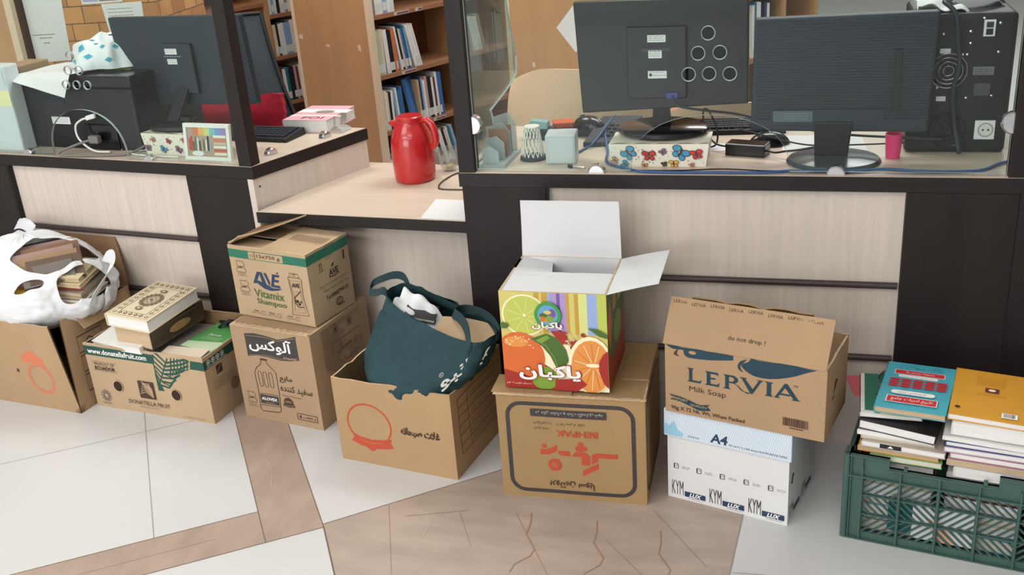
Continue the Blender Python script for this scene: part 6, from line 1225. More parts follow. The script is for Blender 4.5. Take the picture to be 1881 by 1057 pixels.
q = MB(); q.hexa([LB(*p_) for p_ in ((0.665, 0.125, ZL + .094), (0.705, 0.125, ZL + .094), (0.705, 0.155, ZL + .094), (0.665, 0.155, ZL + .094), (0.665, 0.125, ZL + .112), (0.705, 0.125, ZL + .112), (0.705, 0.155, ZL + .112), (0.665, 0.155, ZL + .112))], BLACKG); tag(q.build('cable_adapter', bevel=0.003), 'small black cable adapter on the stand of the corner desk monitor', 'adapter')
PR = thing('printer', 'black office printer behind the glass with holes, carrying papers and a patterned bag', 'printer', L(0.28, 0.25, ZL), 0)
q = MB(); q.box(0.045, 0.10, ZL, 0.52, 0.42, 0.915, BLACK, ML); q.build('printer_body', PR, world=True, bevel=0.01, seg=3)
q = MB(); q.box(0.04, 0.095, 0.917, 0.525, 0.42, 0.953, BLACKG, ML); q.build('scanner_lid', PR, world=True, bevel=0.006)
q = MB()
for k in range(7): q.box(0.075, 0.096, 0.862 + 0.006 * k, 0.235, 0.101, 0.8645 + 0.006 * k, GREYB, ML)
q.build('vent_slat', PR, world=True)
q = MB(); q.box(0.30, 0.094, ZL + 0.004, 0.43, 0.101, ZL + 0.085, BLACKG, ML); q.build('paper_drawer', PR, world=True, bevel=0.002)
q = MB(); A = Art(q, lambda u, v, l: L(u, 0.0995 - l, v), 0.3); sticker(A, 0.160, 0.793, 0.078, 0.024, 3, 8); q.build('rating_label', PR, world=True)
q = MB(); q.sheet(lambda u, v: L(0.06 + 0.24 * u + 0.03 * v, 0.06 + 0.22 * v - .02 * u, 0.9595 + 0.004 * wob(u, v, 1, 2) - max(0, (0.16 - v) * 0.30) * (u > -1) * (0.35 + u)), 14, 12, 0.0008, WHITEP); tag(q.build('paper_sheet', smooth=60), 'white paper sheet drooping over the front of the printer', 'paper')
q = MB(); q.sheet(lambda u, v: L(0.10 + 0.34 * u, 0.20 + 0.20 * v, 0.9555 + 0.002 * v), 2, 2, 0.001, mat('lime_card', (206, 214, 96), 0.6)); tag(q.build('card_folder'), 'yellow-green card folder between the printer lid and patterned bag', 'folder')
PBAG = mat('patterned_film', (232, 236, 238), 0.35, bump=(30, 0.2)); DIA = mat('turquoise_diamond', (70, 170, 196), 0.4)
T = thing('plastic_bag', 'crumpled white plastic bag with turquoise diamonds on top of the printer', 'bag', L(0.31, 0.24, 0.96), 0)
def pbag(u, v):
    a = 2 * math.pi * u; t_ = math.pi / 2 * v; k = 1 + 0.22 * wob(math.cos(a) * 1.2, math.sin(a) * 1.2, v, 2) + 0.06 * math.sin(7 * a + 3 * v)
    return L(0.315 + 0.135 * k * math.cos(t_) * math.cos(a), 0.245 + 0.10 * k * math.cos(t_) * math.sin(a), 0.962 + 0.095 * math.sin(t_) * (1 + 0.25 * wob(u * 6, v * 2, 3, 1.5)))
q = MB(); q.grid(pbag, 64, 24, PBAG)
A = Art(q, lambda u, v, l: pbag(u, v) + (pbag(u, v) - L(0.315, 0.245, 0.95)).normalized() * (0.0015 + l), 0.02)
for uu, vv, s_ in ((0.71, 0.45, 0.022), (0.76, 0.28, 0.02), (0.83, 0.52, 0.018), (0.90, 0.42, 0.018), (0.66, 0.15, 0.02), (0.78, 0.66, 0.018), (0.85, 0.20, 0.016), (0.60, 0.35, 0.02), (0.97, 0.30, 0.018), (0.70, 0.75, 0.02)): A.poly([(uu - s_, vv), (uu, vv - s_ * 3.2), (uu + s_, vv), (uu, vv + s_ * 3.2)], DIA)
q.build('bag_film', T, world=True, smooth=180)
q = MB(); q.box(-0.14, 0.035, ZL, 0.072, 0.095, 0.995, mat('white_file_box', (206, 212, 216), 0.5), ML); A = Art(q, lambda u, v, l: L(u, 0.035 - l, v), 0.3); A.rect(-0.14, 0.865, 0.072, 0.915, mat('pale_yellow_label', (232, 226, 170), 0.6)); A.rect(0.06, 0.93, 0.066, 0.985, G_)
tag(q.build('file_box', bevel=0.006), 'tall white file box with pale yellow band at the end of the corner desk', 'file box')
q = MB(); q.box(-0.05, 0.13, ZL, 0.034, 0.26, 0.975, K_ALO, ML); tag(q.build('small_carton', bevel=0.002), 'plain brown carton standing behind the printer and white file box', 'carton')
cable('usb_cable', 'white USB cable looping up in front of the printer', [L(0.415, 0.065, ZL + .005), L(0.36, 0.05, ZL + .012), L(0.300, 0.06, ZL + .045), L(0.292, 0.065, ZL + .085), L(0.315, 0.07, ZL + .105), L(0.34, 0.075, ZL + .112)], 0.0035, WHITEC)
q = MB(); q.hexa([L(*p_) for p_ in ((0.338, 0.068, ZL + .104), (0.372, 0.072, ZL + .112), (0.372, 0.082, ZL + .112), (0.338, 0.078, ZL + .104), (0.338, 0.068, ZL + .119), (0.372, 0.072, ZL + .127), (0.372, 0.082, ZL + .127), (0.338, 0.078, ZL + .119))], WHITEC); tag(q.build('usb_plug', bevel=0.002), 'white plug at the raised end of the looping USB cable', 'plug')
cable('mains_cable', 'grey mains cable with plug trailing under the glass arch', [L(0.345, 0.07, ZL + .042), L(0.315, 0.05, ZL + .035), L(0.27, 0.02, ZL + .02), L(0.255, 0.006, ZL + .012), L(0.262, 0.004, ZL + .005), L(0.34, 0.010, ZL + .005), L(0.44, 0.03, ZL + .005), L(0.50, 0.055, ZL + .006), L(0.53, 0.10, ZL + .02)], 0.0042, GREYC)
q = MB(); q.box(0.335, 0.060, ZL + .030, 0.375, 0.082, ZL + .056, GREYC, ML); tag(q.build('mains_plug', bevel=0.005), 'grey mains plug lying before the printer paper drawer', 'plug')
cable('usb_cable', 'thin pale cable coiled on the corner desk beside the tissue box', [L(0.43, 0.10, ZL + .004), L(0.40, 0.13, ZL + .004), L(0.42, 0.165, ZL + .005), L(0.50, 0.16, ZL + .01), L(0.53, 0.12, ZL + .004), L(0.48, 0.075, ZL + .004), L(0.56, 0.050, ZL + .004), L(0.70, 0.05, ZL + .004)], 0.0024, WHITEC)
keyboard('black keyboard on the corner desk beside the dark post', L(0.60, 0.262, ZL), -7, 0.355, 0.115)
def eoi(A): A.rect(0, 0.105, 0.185, 0.15, WHITEI); A.rect(0, 0.055, 0.185, 0.068, WHITEI); A.disc(0.10, 0.115, 0.035, BGRY, 0.022); A.up(); A.text('FOI', 0.06, 0.018, BMAR, w=0.075, h=0.028)
book('thick pink and white book lying flat on the corner desk', place(L(0.862, 0.385, ZL), 0, 0, -7 + 4), 0.165, 0.205, 0.042, cm('cover_pale_pink', (226, 178, 190)), PAGESW, eoi)
q = MB(); q.sheet(lambda u, v: L(1.03 + 0.05 * u, 0.40 + 0.06 * v, ZL + 0.004 + 0.02 * math.sin(math.pi * u) * (1 - .5 * v)), 8, 6, 0.0012, glassmat('clear_film', (0.85, 0.88, 0.9), film=0.25)); tag(q.build('plastic_film', smooth=180), 'scrap of clear plastic film beside the pink and white book', 'film')

# ---------------------------------------------------------------- things on the low counter
REDP = mat('red_plastic', (188, 36, 38), 0.22, spec=0.5, coat=0.3)
J = thing('vacuum_jug', 'glossy red plastic vacuum jug with handle on the low counter', 'vacuum jug', (-1.188, 2.946, ZT), R(-8))
q = MB(); q.lathe([(0.001, 0.0), (0.056, 0.0), (0.062, 0.006), (0.064, 0.02), (0.0655, 0.06), (0.0655, 0.105), (0.062, 0.135), (0.054, 0.158), (0.043, 0.174), (0.040, 0.182), (0.040, 0.186), (0.001, 0.186)], REDP, seg=48); q.build('jug_body', J, smooth=35)
q = MB(); q.lathe([(0.001, 0.2), (0.036, 0.2), (0.040, 0.197), (0.041, 0.189), (0.040, 0.186), (0.001, 0.186)], REDP, seg=40); q.build('lid', J, smooth=35); J.scale = (1.02, 1.02, 1.03)
q = MB(); q.hexa([Vector(p_) for p_ in ((-0.068, -0.012, 0.172), (-0.03, -0.018, 0.155), (-0.03, 0.018, 0.155), (-0.068, 0.012, 0.172), (-0.070, -0.012, 0.181), (-0.03, -0.02, 0.186), (-0.03, 0.02, 0.186), (-0.070, 0.012, 0.181))], REDP); q.build('spout', J, bevel=0.004)
q = MB(); pts = curve([(0.036, 0, 0.182), (0.055, 0, 0.188), (0.073, 0, 0.175), (0.083, 0, 0.150), (0.084, 0, 0.125), (0.078, 0, 0.110), (0.062, 0, 0.102)], 5); q.tube(pts, [0.007 + 0.004 * math.sin(math.pi * i / (len(pts) - 1)) for i in range(len(pts))], REDP, 12); q.build('handle', J, smooth=180)
GL = glassmat('drinking_glass', (0.93, 0.95, 0.94), film=0.10, f0=0.06)
J = thing('glass_mug', 'clear glass mug beside the dark post on the low counter', 'mug', (-1.107, 3.045, ZT), R(180))
q = MB(); q.lathe([(0.001, 0.0), (0.020, 0.0), (0.024, 0.004), (0.030, 0.025), (0.034, 0.052), (0.033, 0.075), (0.031, 0.075), (0.0315, 0.052), (0.027, 0.026), (0.020, 0.008), (0.001, 0.008)], GL, seg=28); q.build('mug_body', J, smooth=40)
q = MB(); q.tube(curve([(0.031, 0, 0.062), (0.046, 0, 0.062), (0.053, 0, 0.045), (0.046, 0, 0.026), (0.030, 0, 0.022)], 5), 0.0038, GL, 8); q.build('handle', J, smooth=180)
q = MB(); q.tube([(-0.012, 0.0, 0.010), (0.012, 0.004, 0.016)], 0.007, mat('tea_bag_yellow', (206, 186, 110), 0.7), 8); tag(q.build('tea_bag', smooth=180), 'damp yellowish tea bag in the bottom of the glass mug', 'tea bag').location = (-1.107, 3.045, ZT)
q = MB(); q.prism([(-1.038, 2.578), (-0.905, 2.570), (-0.905, 2.735), (-1.051, 2.746)], 0.0, 0.0022, WHITEP); o = q.build('paper_sheet'); o.location = (0, 0, ZT + 0.0002); tag(o, 'white paper sheets at the edge of the low counter beside the desk', 'paper')
cable('power_cable', 'thin dark cable looping out onto the low counter from behind the post', [(-1.00, 3.05, ZT + .003), (-1.055, 3.02, ZT + .003), (-1.077, 2.99, ZT + .003), (-1.089, 2.917, ZT + .003), (-1.083, 2.866, ZT + .003), (-1.056, 2.838, ZT + .003), (-0.93, 2.839, ZT + .003)], 0.0022, BRN)
# ---------------------------------------------------------------- bookcases
TH = R(26); EV = Vector((math.cos(TH), -math.sin(TH), 0)); RV = Vector((math.sin(TH), math.cos(TH), 0))
ORD = 'first second third fourth fifth sixth seventh eighth ninth tenth eleventh twelfth thirteenth fourteenth fifteenth sixteenth seventeenth eighteenth nineteenth twentieth twenty-first twenty-second twenty-third twenty-fourth'.split()
TAGP = mat('shelf_label', (196, 186, 178), 0.6); TAGM = mat('shelf_label_mauve', (112, 72, 76), 0.6); SPL = mat('spine_sticker', (214, 216, 212), 0.6)
def row_matrix(er, a0):
    return Matrix(((EV.x, RV.x, 0, EV.x * er + RV.x * a0), (EV.y, RV.y, 0, EV.y * er + RV.y * a0), (0, 0, 1, 0), (0, 0, 0, 1)))
def bookcase(label, er, a0, ln, divs, levels, H=1.95, scraps=()):
    """double-sided bookcase; local x points out of the visible face, y runs along it"""
    M = row_matrix(er, a0); o = EV * (er - 0.28) + RV * a0
    th = thing('bookcase', label, 'bookcase', (o.x, o.y, 0), 0)
    def b(name, x0, y0, z0, x1, y1, z1, m): q = MB(); q.box(x0, y0, z0, x1, y1, z1, m, M); return q.build(name, th, world=True, bevel=0.0015)
    q = MB(); q.box(-0.548, -0.028, 0, -0.012, 0, H, WOOD, M)
    A = Art(q, lambda u, v, l: M @ Vector((u, -0.028 - l, v)), 0.3)
    for x, z, w_, h_ in scraps: A.poly([(x, z), (x + w_ * .9, z - .003), (x + w_, z + h_ * .8), (x + w_ * .4, z + h_), (x - .004, z + h_ * .6)], TRIM)
    q.build('end_panel', th, world=True, bevel=0.0015)
    b('edge_trim', -0.012, -0.030, 0, 0.012, 0.002, H, TRIM); b('edge_trim', -0.572, -0.030, 0, -0.548, 0.002, H, TRIM)
    b('end_panel', -0.548, ln, 0, -0.012, ln + 0.028, H, WOOD)
    b('back_panel', -0.288, 0, 0.02, -0.272, ln, H, WOODD)
    ds = [0.0] + list(divs) + [ln]
    for y in divs: b('divider', -0.56, y - 0.014, 0, 0.0, y + 0.014, H, WOOD)
    for i, lv in enumerate(levels):
        for z in lv:
            for x0, x1 in ((-0.271, 0.0), (-0.56, -0.289)): b('shelf_board', x0, ds[i] + 0.012, z - 0.022, x1, ds[i + 1] - 0.012, z, SHELFW)
    return th, M
def spine_book(M, y, z, t, h, d, lean, cov, label, group, sticker_=True, xin=0.006, pages=PAGESW, turn=0.0):
    """upright shelf book with its spine to the aisle, leaning by an angle along the shelf"""
    q = MB(); c = 0.0012; x1 = -xin; x0 = -xin - d
    q.box(x1 - c, 0, 0, x1, t, h, cov); q.box(x0, 0, 0, x1 - c, c, h, cov); q.box(x0, t - c, 0, x1 - c, t, h, cov); q.box(x0 + 0.003, c, 0.002, x1 - c, t - c, h - 0.003, pages)
    if sticker_: q.box(x1, 0.0004, 0.012, x1 + 0.0005, t - 0.0004, 0.05, SPL)
    o = q.build('book'); o.matrix_basis = M @ Matrix.Translation((0, y, z)) @ Matrix.Rotation(R(turn), 4, 'Z') @ Matrix.Rotation(R(lean), 4, 'X')
    tag(o, label, 'book', group); return o
def shelf_fill(M, y0, z, specs, where, group):
    """specs = [(colour word, material, thickness, height, lean)]"""
    y = y0
    for k, (w_, m_, t_, h_, ln_) in enumerate(specs):
        spine_book(M, y + (math.sin(R(ln_)) * h_ if ln_ > 0 else 0), z + 0.0005 + (math.sin(R(-ln_)) * t_ * 0 if ln_ else 0), t_, h_, 0.15 + 0.02 * ((k * 7) % 3) / 2, ln_, m_, '%s book, %s from near end, %s' % (w_, ORD[k], where), group, sticker_=(k % 4 != 3))
        y += t_ / math.cos(R(ln_)) + 0.0008
    return y
SP = {'white': BWHITE, 'cream': BCREAM, 'black': BBLK, 'blue': cm('spine_blue', (60, 110, 170)), 'pale blue': cm('spine_pale_blue', (140, 170, 200)), 'orange': cm('spine_orange', (206, 118, 74)), 'pale green': cm('spine_pale_green', (190, 200, 168)), 'grey': BGRY, 'beige': BBEI, 'dark blue': cm('spine_dark_blue', (40, 52, 92)), 'maroon': BMAR, 'teal': cm('spine_teal', (40, 110, 130)), 'tan': BTAN, 'red': BRED, 'pinkish': cm('spine_pinkish', (196, 160, 156))}
k1, M1_ = bookcase('wooden bookcase with a plain end panel, standing behind the red vacuum jug', -3.79, 3.253, 0.98, [0.61], [(0.045, 0.305, 0.577, 0.86, 1.16, 1.46), (0.045, 0.305, 0.577, 0.86, 1.16, 1.46)],
                  scraps=[(-0.535, 0.735, 0.03, 0.022), (-0.33, 0.705, 0.03, 0.014), (-0.09, 0.70, 0.02, 0.03)])
for lv, spans in ((0.86, ((0.14, 0.24), (0.28, 0.33))), (0.577, ((0.15, 0.25),)), (0.305, ((0.20, 0.28), (0.33, 0.42)))):
    for a, b in spans:
        q = MB(); q.box(0.0, a, lv - 0.019, 0.0008, b, lv - 0.004, TAGP, M1_); q.box(0.0008, a + 0.02, lv - 0.016, 0.0012, b - 0.004, lv - 0.008, TAGM, M1_); q.build('label_strip', k1, world=True)
def sp(s, h0=0.21, dh=0.02, t0=0.0135, dt=0.004, lean=0.0, seed=1):
    q_ = random.Random(seed); out = []
    for i, w_ in enumerate(s.split(',')):
        w_ = w_.strip(); l_ = lean(i) if callable(lean) else lean; out.append((w_, SP[w_], q_.uniform(t0 - dt, t0 + dt), q_.uniform(h0 - dh, h0), l_))
    return out
shelf_fill(M1_, 0.030, 0.86, sp('white,white,pale blue,white,white', 0.27, 0.02, 0.026, 0.006, 0, 3), 'upper shelf behind the red jug', 'books behind the red jug, upper shelf')
shelf_fill(M1_, 0.016, 0.577, sp('pale green,pale green,cream,white,white,black,black,orange,orange,white,black,beige,blue,teal,pale blue,white,white,white,white', 0.215, 0.02, 0.0115, 0.003, lambda i: 0 if i < 3 else 3 if i < 9 else 8 if i < 15 else 13, 5), 'middle shelf behind the red jug', 'books behind the red jug, middle shelf')
ye = shelf_fill(M1_, 0.016, 0.305, sp('cream,white,cream,black,white,pale blue,white,teal,blue,blue', 0.20, 0.02, 0.0125, 0.003, lambda i: 0 if i < 5 else 4, 8), 'lower shelf behind the red jug', 'books behind the red jug, lower shelf')
o = spine_book(M1_, ye + 0.045, 0.3055, 0.016, 0.225, 0.15, 9, SP['blue'], 'large blue and grey picture book turned face-out on the lower shelf behind the red jug', 'books behind the red jug, lower shelf', False, xin=-0.004, turn=-62)
q = MB(); A = Art(q, flat((-0.008, -0.0004, 0.002), (-1, 0, 0), (0, 0, 1)), 0.2)
for u0, v0, u1, v1, m_ in ((0.0, 0.13, 0.135, 0.215, mat('cover_sky_grey', (150, 156, 150), 0.5)), (0.0, 0.05, 0.135, 0.13, mat('cover_sea_blue', (40, 120, 160), 0.5)), (0.0, 0.0, 0.135, 0.05, mat('cover_shore', (44, 62, 60), 0.5))): A.rect(u0, v0, u1, v1, m_)
A.up(); A.stroke([(0.03, 0.085), (0.06, 0.09), (0.09, 0.085)], 0.006, WHITEI); c_ = q.build('printed_cover', o)
shelf_fill(M1_, ye + 0.105, 0.305, sp('tan,dark blue,pale blue,white,pinkish,black,black,white,maroon,white,blue,blue', 0.225, 0.03, 0.0135, 0.003, lambda i: 3, 9), 'beyond the face-out book, lower shelf behind red jug', 'books behind the red jug, beyond the picture book')
shelf_fill(M1_, 0.016, 0.045, sp('white,cream,white,white,cream,pale blue,white', 0.13, 0.03, 0.02, 0.004, 0, 10), 'bottom shelf behind the red jug', 'books behind the red jug, bottom shelf')
shelf_fill(M1_, 0.31, 0.045, sp('white,black,white,white,black,cream,white,teal,pale blue', 0.20, 0.02, 0.015, 0.003, lambda i: 15, 11), 'leaning run, bottom shelf behind the red jug', 'leaning books behind the red jug, bottom shelf')
shelf_fill(M1_, 0.64, 0.577, sp('white,white,white,grey', 0.19, 0.02, 0.022, 0.004, lambda i: 12, 12), 'far bay seen through the side glass', 'books in the far bay through the side glass')
k0, M0_ = bookcase('wooden bookcase with pale books beyond the red office chair', -4.89, 2.823, 1.55, [0.63], [(0.045, 0.32, 0.58, 0.862, 1.16, 1.46), (0.045, 0.302, 0.56, 0.79, 1.08, 1.40)])
W0 = 'beyond the red chair'
shelf_fill(M0_, 0.075, 0.862, sp('white,pinkish,white,white,pinkish,white,white,grey', 0.16, 0.02, 0.019, 0.004, 0, 20), 'near bay upper shelf ' + W0, 'books beyond the red chair, near bay')
shelf_fill(M0_, 0.650, 0.79, sp('white,pale blue,white,black,white,white,grey,white,white,cream', 0.22, 0.02, 0.018, 0.004, 0, 21), 'upper shelf '+ W0, 'books beyond the red chair, upper shelf')
shelf_fill(M0_, 0.650, 0.56, sp('cream,black,white,white,pale blue,pale blue,white,cream,black,white', 0.185, 0.015, 0.0185, 0.004, lambda i: 2, 22), 'middle shelf '+ W0, 'books beyond the red chair, middle shelf')
shelf_fill(M0_, 0.650, 0.302, sp('maroon,white,teal,black,black,pinkish,maroon,white,white,cream', 0.20, 0.02, 0.0185, 0.004, lambda i: 2, 23), 'lower shelf '+ W0, 'books beyond the red chair, lower shelf')
shelf_fill(M0_, 0.650, 0.045, sp('white,white,grey,white,cream,white', 0.17, 0.02, 0.022, 0.004, 0, 24), 'bottom shelf '+ W0, 'books beyond the red chair, bottom shelf')
k2, M2_ = bookcase('wooden bookcase with a plain end panel behind the beige chair', -2.35, 3.253, 1.62, [0.80, 1.28], [(0.045, 0.305, 0.577, 0.86, 1.16, 1.46)] * 3, scraps=[(-0.44, 0.70, 0.012, 0.02), (-0.34, 0.62, 0.02, 0.016)])
W2 = 'behind the beige chair'
shelf_fill(M2_, 0.02, 0.305, sp('cream,white,white,maroon,white,cream,black,white', 0.215, 0.02, 0.02, 0.004, 0, 30), 'low near shelf ' + W2, 'books behind the beige chair, near bay')
shelf_fill(M2_, 0.02, 0.577, sp('white,cream,blue,white,grey,white', 0.20, 0.02, 0.022, 0.004, 0, 31), 'middle near shelf ' + W2, 'books behind the beige chair, near bay middle shelf')
shelf_fill(M2_, 0.99, 0.577, sp('white,teal,white,white', 0.25, 0.02, 0.02, 0.004, 0, 32), 'middle shelf of the second bay ' + W2, 'books behind the beige chair, second bay')
shelf_fill(M2_, 1.10, 0.577, sp('dark blue,white,black', 0.24, 0.02, 0.02, 0.004, 0, 33), 'gapped group, second bay ' + W2, 'books behind the beige chair, second bay group')
shelf_fill(M2_, 1.31, 0.577, sp('white,beige,white', 0.12, 0.02, 0.02, 0.004, 6, 34), 'middle shelf of the far bay ' + W2, 'books behind the beige chair, far bay')
q = MB(); q.box(0, 0, 0, 0.13, 0.001, 0.13, WHITEP); o = q.build('notice_paper'); o.matrix_basis = M2_ @ Matrix.Translation((-0.212, -0.0305, 0.772)) @ Matrix.Rotation(R(-45), 4, 'Y'); tag(o, 'white paper notice taped askew to the bookcase end behind the first monitor', 'paper')

# ---------------------------------------------------------------- brick pillar with notices, tall cabinet
m = bpy.data.materials.new('rough_brick'); m.use_nodes = True; nt = m.node_tree; bs = nt.nodes['Principled BSDF']; bs.inputs['Roughness'].default_value = 0.85
tc = nt.nodes.new('ShaderNodeTexCoord'); sx = nt.nodes.new('ShaderNodeSeparateXYZ'); cx_ = nt.nodes.new('ShaderNodeCombineXYZ'); ad = nt.nodes.new('ShaderNodeMath'); ad.operation = 'ADD'
nt.links.new(tc.outputs['Object'], sx.inputs[0]); nt.links.new(sx.outputs['X'], ad.inputs[0]); nt.links.new(sx.outputs['Y'], ad.inputs[1]); nt.links.new(ad.outputs[0], cx_.inputs['X']); nt.links.new(sx.outputs['Z'], cx_.inputs['Y'])
bt = nt.nodes.new('ShaderNodeTexBrick'); bt.inputs['Scale'].default_value = 1.0; bt.inputs['Brick Width'].default_value = 0.105; bt.inputs['Row Height'].default_value = 0.0615; bt.inputs['Mortar Size'].default_value = 0.0022; bt.inputs['Mortar Smooth'].default_value = 0.3
bt.inputs['Color1'].default_value = lin((206, 150, 92)) + (1,); bt.inputs['Color2'].default_value = lin((176, 118, 70)) + (1,); bt.inputs['Mortar'].default_value = lin((104, 74, 50)) + (1,)
nt.links.new(cx_.outputs[0], bt.inputs['Vector'])
nz = nt.nodes.new('ShaderNodeTexNoise'); nz.inputs['Scale'].default_value = 14; nt.links.new(tc.outputs['Object'], nz.inputs['Vector'])
mr = nt.nodes.new('ShaderNodeMapRange'); mr.inputs['To Min'].default_value = 0.75; mr.inputs['To Max'].default_value = 1.25; nt.links.new(nz.outputs['Fac'], mr.inputs['Value'])
vs_ = nt.nodes.new('ShaderNodeVectorMath'); vs_.operation = 'SCALE'; nt.links.new(bt.outputs['Color'], vs_.inputs[0]); nt.links.new(mr.outputs[0], vs_.inputs['Scale']); nt.links.new(vs_.outputs[0], bs.inputs['Base Color'])
PC = Vector((-2.5705, 3.3215, 0)); PM = Matrix.Translation(PC) @ Matrix.Rotation(R(8), 4, 'Z')
q = MB(); q.box(-0.226, 0, 0, 0.285, 0.42, 3.0, m); o = q.build('brick_pillar'); o.matrix_basis = PM; struct(o)
def notice(label, pts, draw):
    q = MB(); q.prism(pts, 0, 0.0008, WHITEP, Matrix(((1, 0, 0, 0), (0, 0, -1, -0.0006), (0, 1, 0, 0), (0, 0, 0, 1))))
    A = Art(q, lambda u, v, l: Vector((u, -0.0014 - l, v)), 0.3); draw(A); o = q.build('notice_paper'); o.matrix_basis = PM; tag(o, label, 'notice', 'notices on the brick pillar')
def d1(A): A.lines(-0.215, 1.012, -0.125, 1, 0.006, INKG, h=0.003); A.lines(-0.19, 1.000, -0.14, 1, 0.006, INKG, h=0.003, seed=2); A.lines(-0.18, 0.982, -0.15, 1, 0.006, INKG, h=0.003, seed=3)
notice('large white notice on the brick pillar above the printer', [(-0.2255, 0.912), (-0.084, 0.916), (-0.066, 1.22), (-0.224, 1.22)], d1)
def d2(A): A.rect(0.012, 1.121, 0.07, 1.25, mat('sunset_violet', (170, 160, 200), 0.5)); A.rect(0.075, 1.121, 0.15, 1.25, mat('photo_dusk', (130, 110, 104), 0.5))
notice('white-bordered picture print high on the brick pillar', [(0.006, 1.113), (0.164, 1.115), (0.164, 1.26), (0.006, 1.26)], d2)
def d3(A): A.lines(0.10, 1.09, 0.20, 10, 0.012, INKG, h=0.002)
notice('long white notice hanging partly behind the corner desk monitor', [(0.096, 0.934), (0.226, 0.940), (0.236, 1.1125), (0.079, 1.110)], d3)
T = thing('tall_cabinet', 'tall wooden cabinet with pale edge trim beside the brick pillar', 'cabinet', PM @ Vector((-0.5, 0.1, 0)), R(8))
q = MB(); q.box(-0.95, -0.062, 0, -0.262, 0.40, 1.95, WOOD, PM); q.build('cabinet_body', T, world=True, bevel=0.002)
q = MB(); q.box(-0.262, -0.065, 0, -0.235, -0.036, 1.95, TRIM, PM); q.build('edge_trim', T, world=True, bevel=0.002)

# ---------------------------------------------------------------- office chairs behind the desks
REDF = mat('red_fabric', (186, 34, 58), 0.75, noise=(20, 0.15), bump=(60, 0.2)); MESHF = mat('dark_mesh_fabric', (58, 68, 76), 0.6, noise=(60, 0.1)); LEA = mat('beige_leatherette', (214, 184, 150), 0.45, spec=0.4, noise=(6, 0.06)); LEAD = mat('tan_leatherette', (184, 134, 94), 0.5, noise=(6, 0.08))
def star_base(th, c, zseat):
    q = MB(); q.tube([(c[0], c[1], 0.075), (c[0], c[1], zseat - 0.05)], 0.028, BLACK, 14); q.build('gas_column', th, world=True, smooth=40)
    for k in range(5):
        a = 2 * math.pi * k / 5 + .3; q = MB(); ex, ey = c[0] + 0.235 * math.cos(a), c[1] + 0.235 * math.sin(a); q.tube([(c[0], c[1], 0.085), (ex, ey, 0.065)], [0.024, 0.015], BLACK, 10); b = q.build('base_spoke', th, world=True, smooth=40)
        q = MB(); q.tube([(ex - .012 * math.sin(a), ey + .012 * math.cos(a), 0.0265), (ex + .012 * math.sin(a), ey - .012 * math.cos(a), 0.0265)], 0.026, BLACK, 14); w_ = q.build('caster', th, world=True, smooth=40)
def pad(q, P, t, m, n=14): q.sheet(P, n, n, t, m)
C1 = thing('office_chair', 'office chair with dark mesh back and red seat cushion behind the corner desk', 'chair', (-2.2, 3.85, 0), 0)
star_base(C1, (-2.2, 3.87), 0.46)
def backp(u, v):
    z = 0.56 + 0.455 * v; xr = -1.885 - 0.21 * v + 0.055 * v * v; x = xr - 0.47 * (1 - u) * (1 - 0.1 * v) - 0.0
    return Vector((x, 3.56 + 0.10 * v - 0.05 * math.sin(math.pi * u), z))
q = MB(); q.sheet(backp, 14, 16, 0.012, MESHF); q.build('backrest', C1, world=True, smooth=60)
q = MB(); q.tube([backp(1.0, k / 16) + Vector((0.004, 0, 0)) for k in range(17)], 0.008, BLACK, 10); q.tube([backp(k / 14, 1.0) for k in range(15)], 0.008, BLACK, 10); q.tube([backp(0.0, k / 16) for k in range(17)], 0.008, BLACK, 10); q.build('back_frame', C1, world=True, smooth=60)
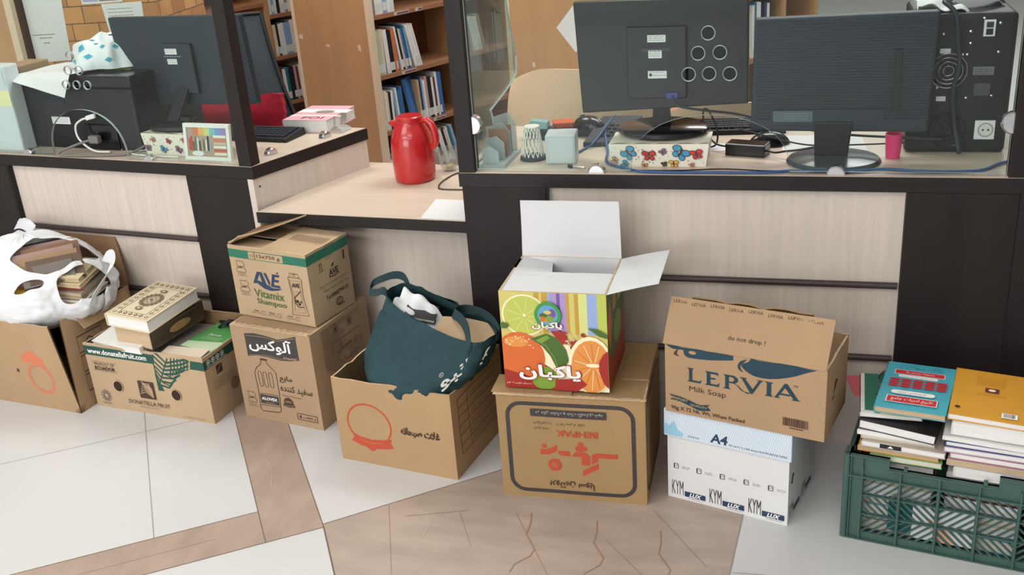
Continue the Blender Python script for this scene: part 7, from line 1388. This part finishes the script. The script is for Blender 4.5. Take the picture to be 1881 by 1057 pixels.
q = MB(); q.sheet(lambda u, v: Vector((-2.42 + 0.49 * u + 0.012 * wob(v * 3, u, 2), 3.515 + 0.01 * v - 0.035 * math.sin(math.pi * u) * math.sin(math.pi * v), 0.565 + 0.165 * v * (1 + 0.1 * wob(u * 4, 1, 5)))), 18, 12, 0.03, REDF); q.build('lumbar_cushion', C1, world=True, smooth=60)
q = MB(); q.box(-2.44, 3.60, 0.46, -1.96, 4.08, 0.53, REDF); q.build('seat', C1, world=True, bevel=0.025, seg=3)
q = MB(); q.tube(curve([(-2.15, 3.80, 0.45), (-2.15, 3.55, 0.46), (-2.15, 3.545, 0.62)], 5), 0.02, BLACK, 8); q.build('back_support', C1, world=True, smooth=60)
def beige_chair(label, cx, cy, zt, w, rz):
    th = thing('office_chair', label, 'chair', (cx, cy, 0), R(rz)); M = FWD[th.name]
    for nm, x in (('c', 0),): pass
    star_base(th, (cx + .02, cy + .26), 0.44)
    def bp(u, v):
        a = (u - .5) * 2; hw = w / 2 * (1 - 0.10 * max(0, v - .6) ** 2 * 6); x = hw * a; z = zt - 0.30 + 0.30 * v - 0.055 * max(0.0, abs(a) - 0.45) ** 1.6 * 3 * v
        return M @ Vector((x, 0.10 * (1 - a * a) * -0.5 + 0.05 * v, z))
    q = MB(); q.sheet(bp, 24, 14, -0.05, LEA); q.build('backrest', th, world=True, smooth=50)
    q = MB(); q.sheet(lambda u, v: bp(u, v * 0.45) + (M.to_3x3() @ Vector((0, -0.006, -0.03 + 0.0 * v))), 16, 6, 0.012, LEAD); q.build('back_shell', th, world=True, smooth=50)
    q = MB(); q.box(-w / 2, 0.06, 0.42, w / 2, 0.50, 0.50, LEA, M); q.build('seat', th, world=True, bevel=0.03, seg=3)
    for s_ in (-1, 1):
        q = MB(); q.tube([M @ Vector(p_) for p_ in curve([(s_ * w * .52, 0.40, 0.45), (s_ * w * .58, 0.38, 0.60), (s_ * w * .58, 0.30, 0.65), (s_ * w * .56, 0.08, 0.64), (s_ * w * .46, 0.05, 0.58)], 5)], 0.018, LEAD, 10); q.build('armrest', th, world=True, smooth=60)
beige_chair('beige leatherette office chair behind the first monitor on the long desk', -0.74, 3.42, 0.825, 0.50, -4)
beige_chair('low beige chair seen between the two monitors on the long desk', -0.24, 3.38, 0.715, 0.44, 6)
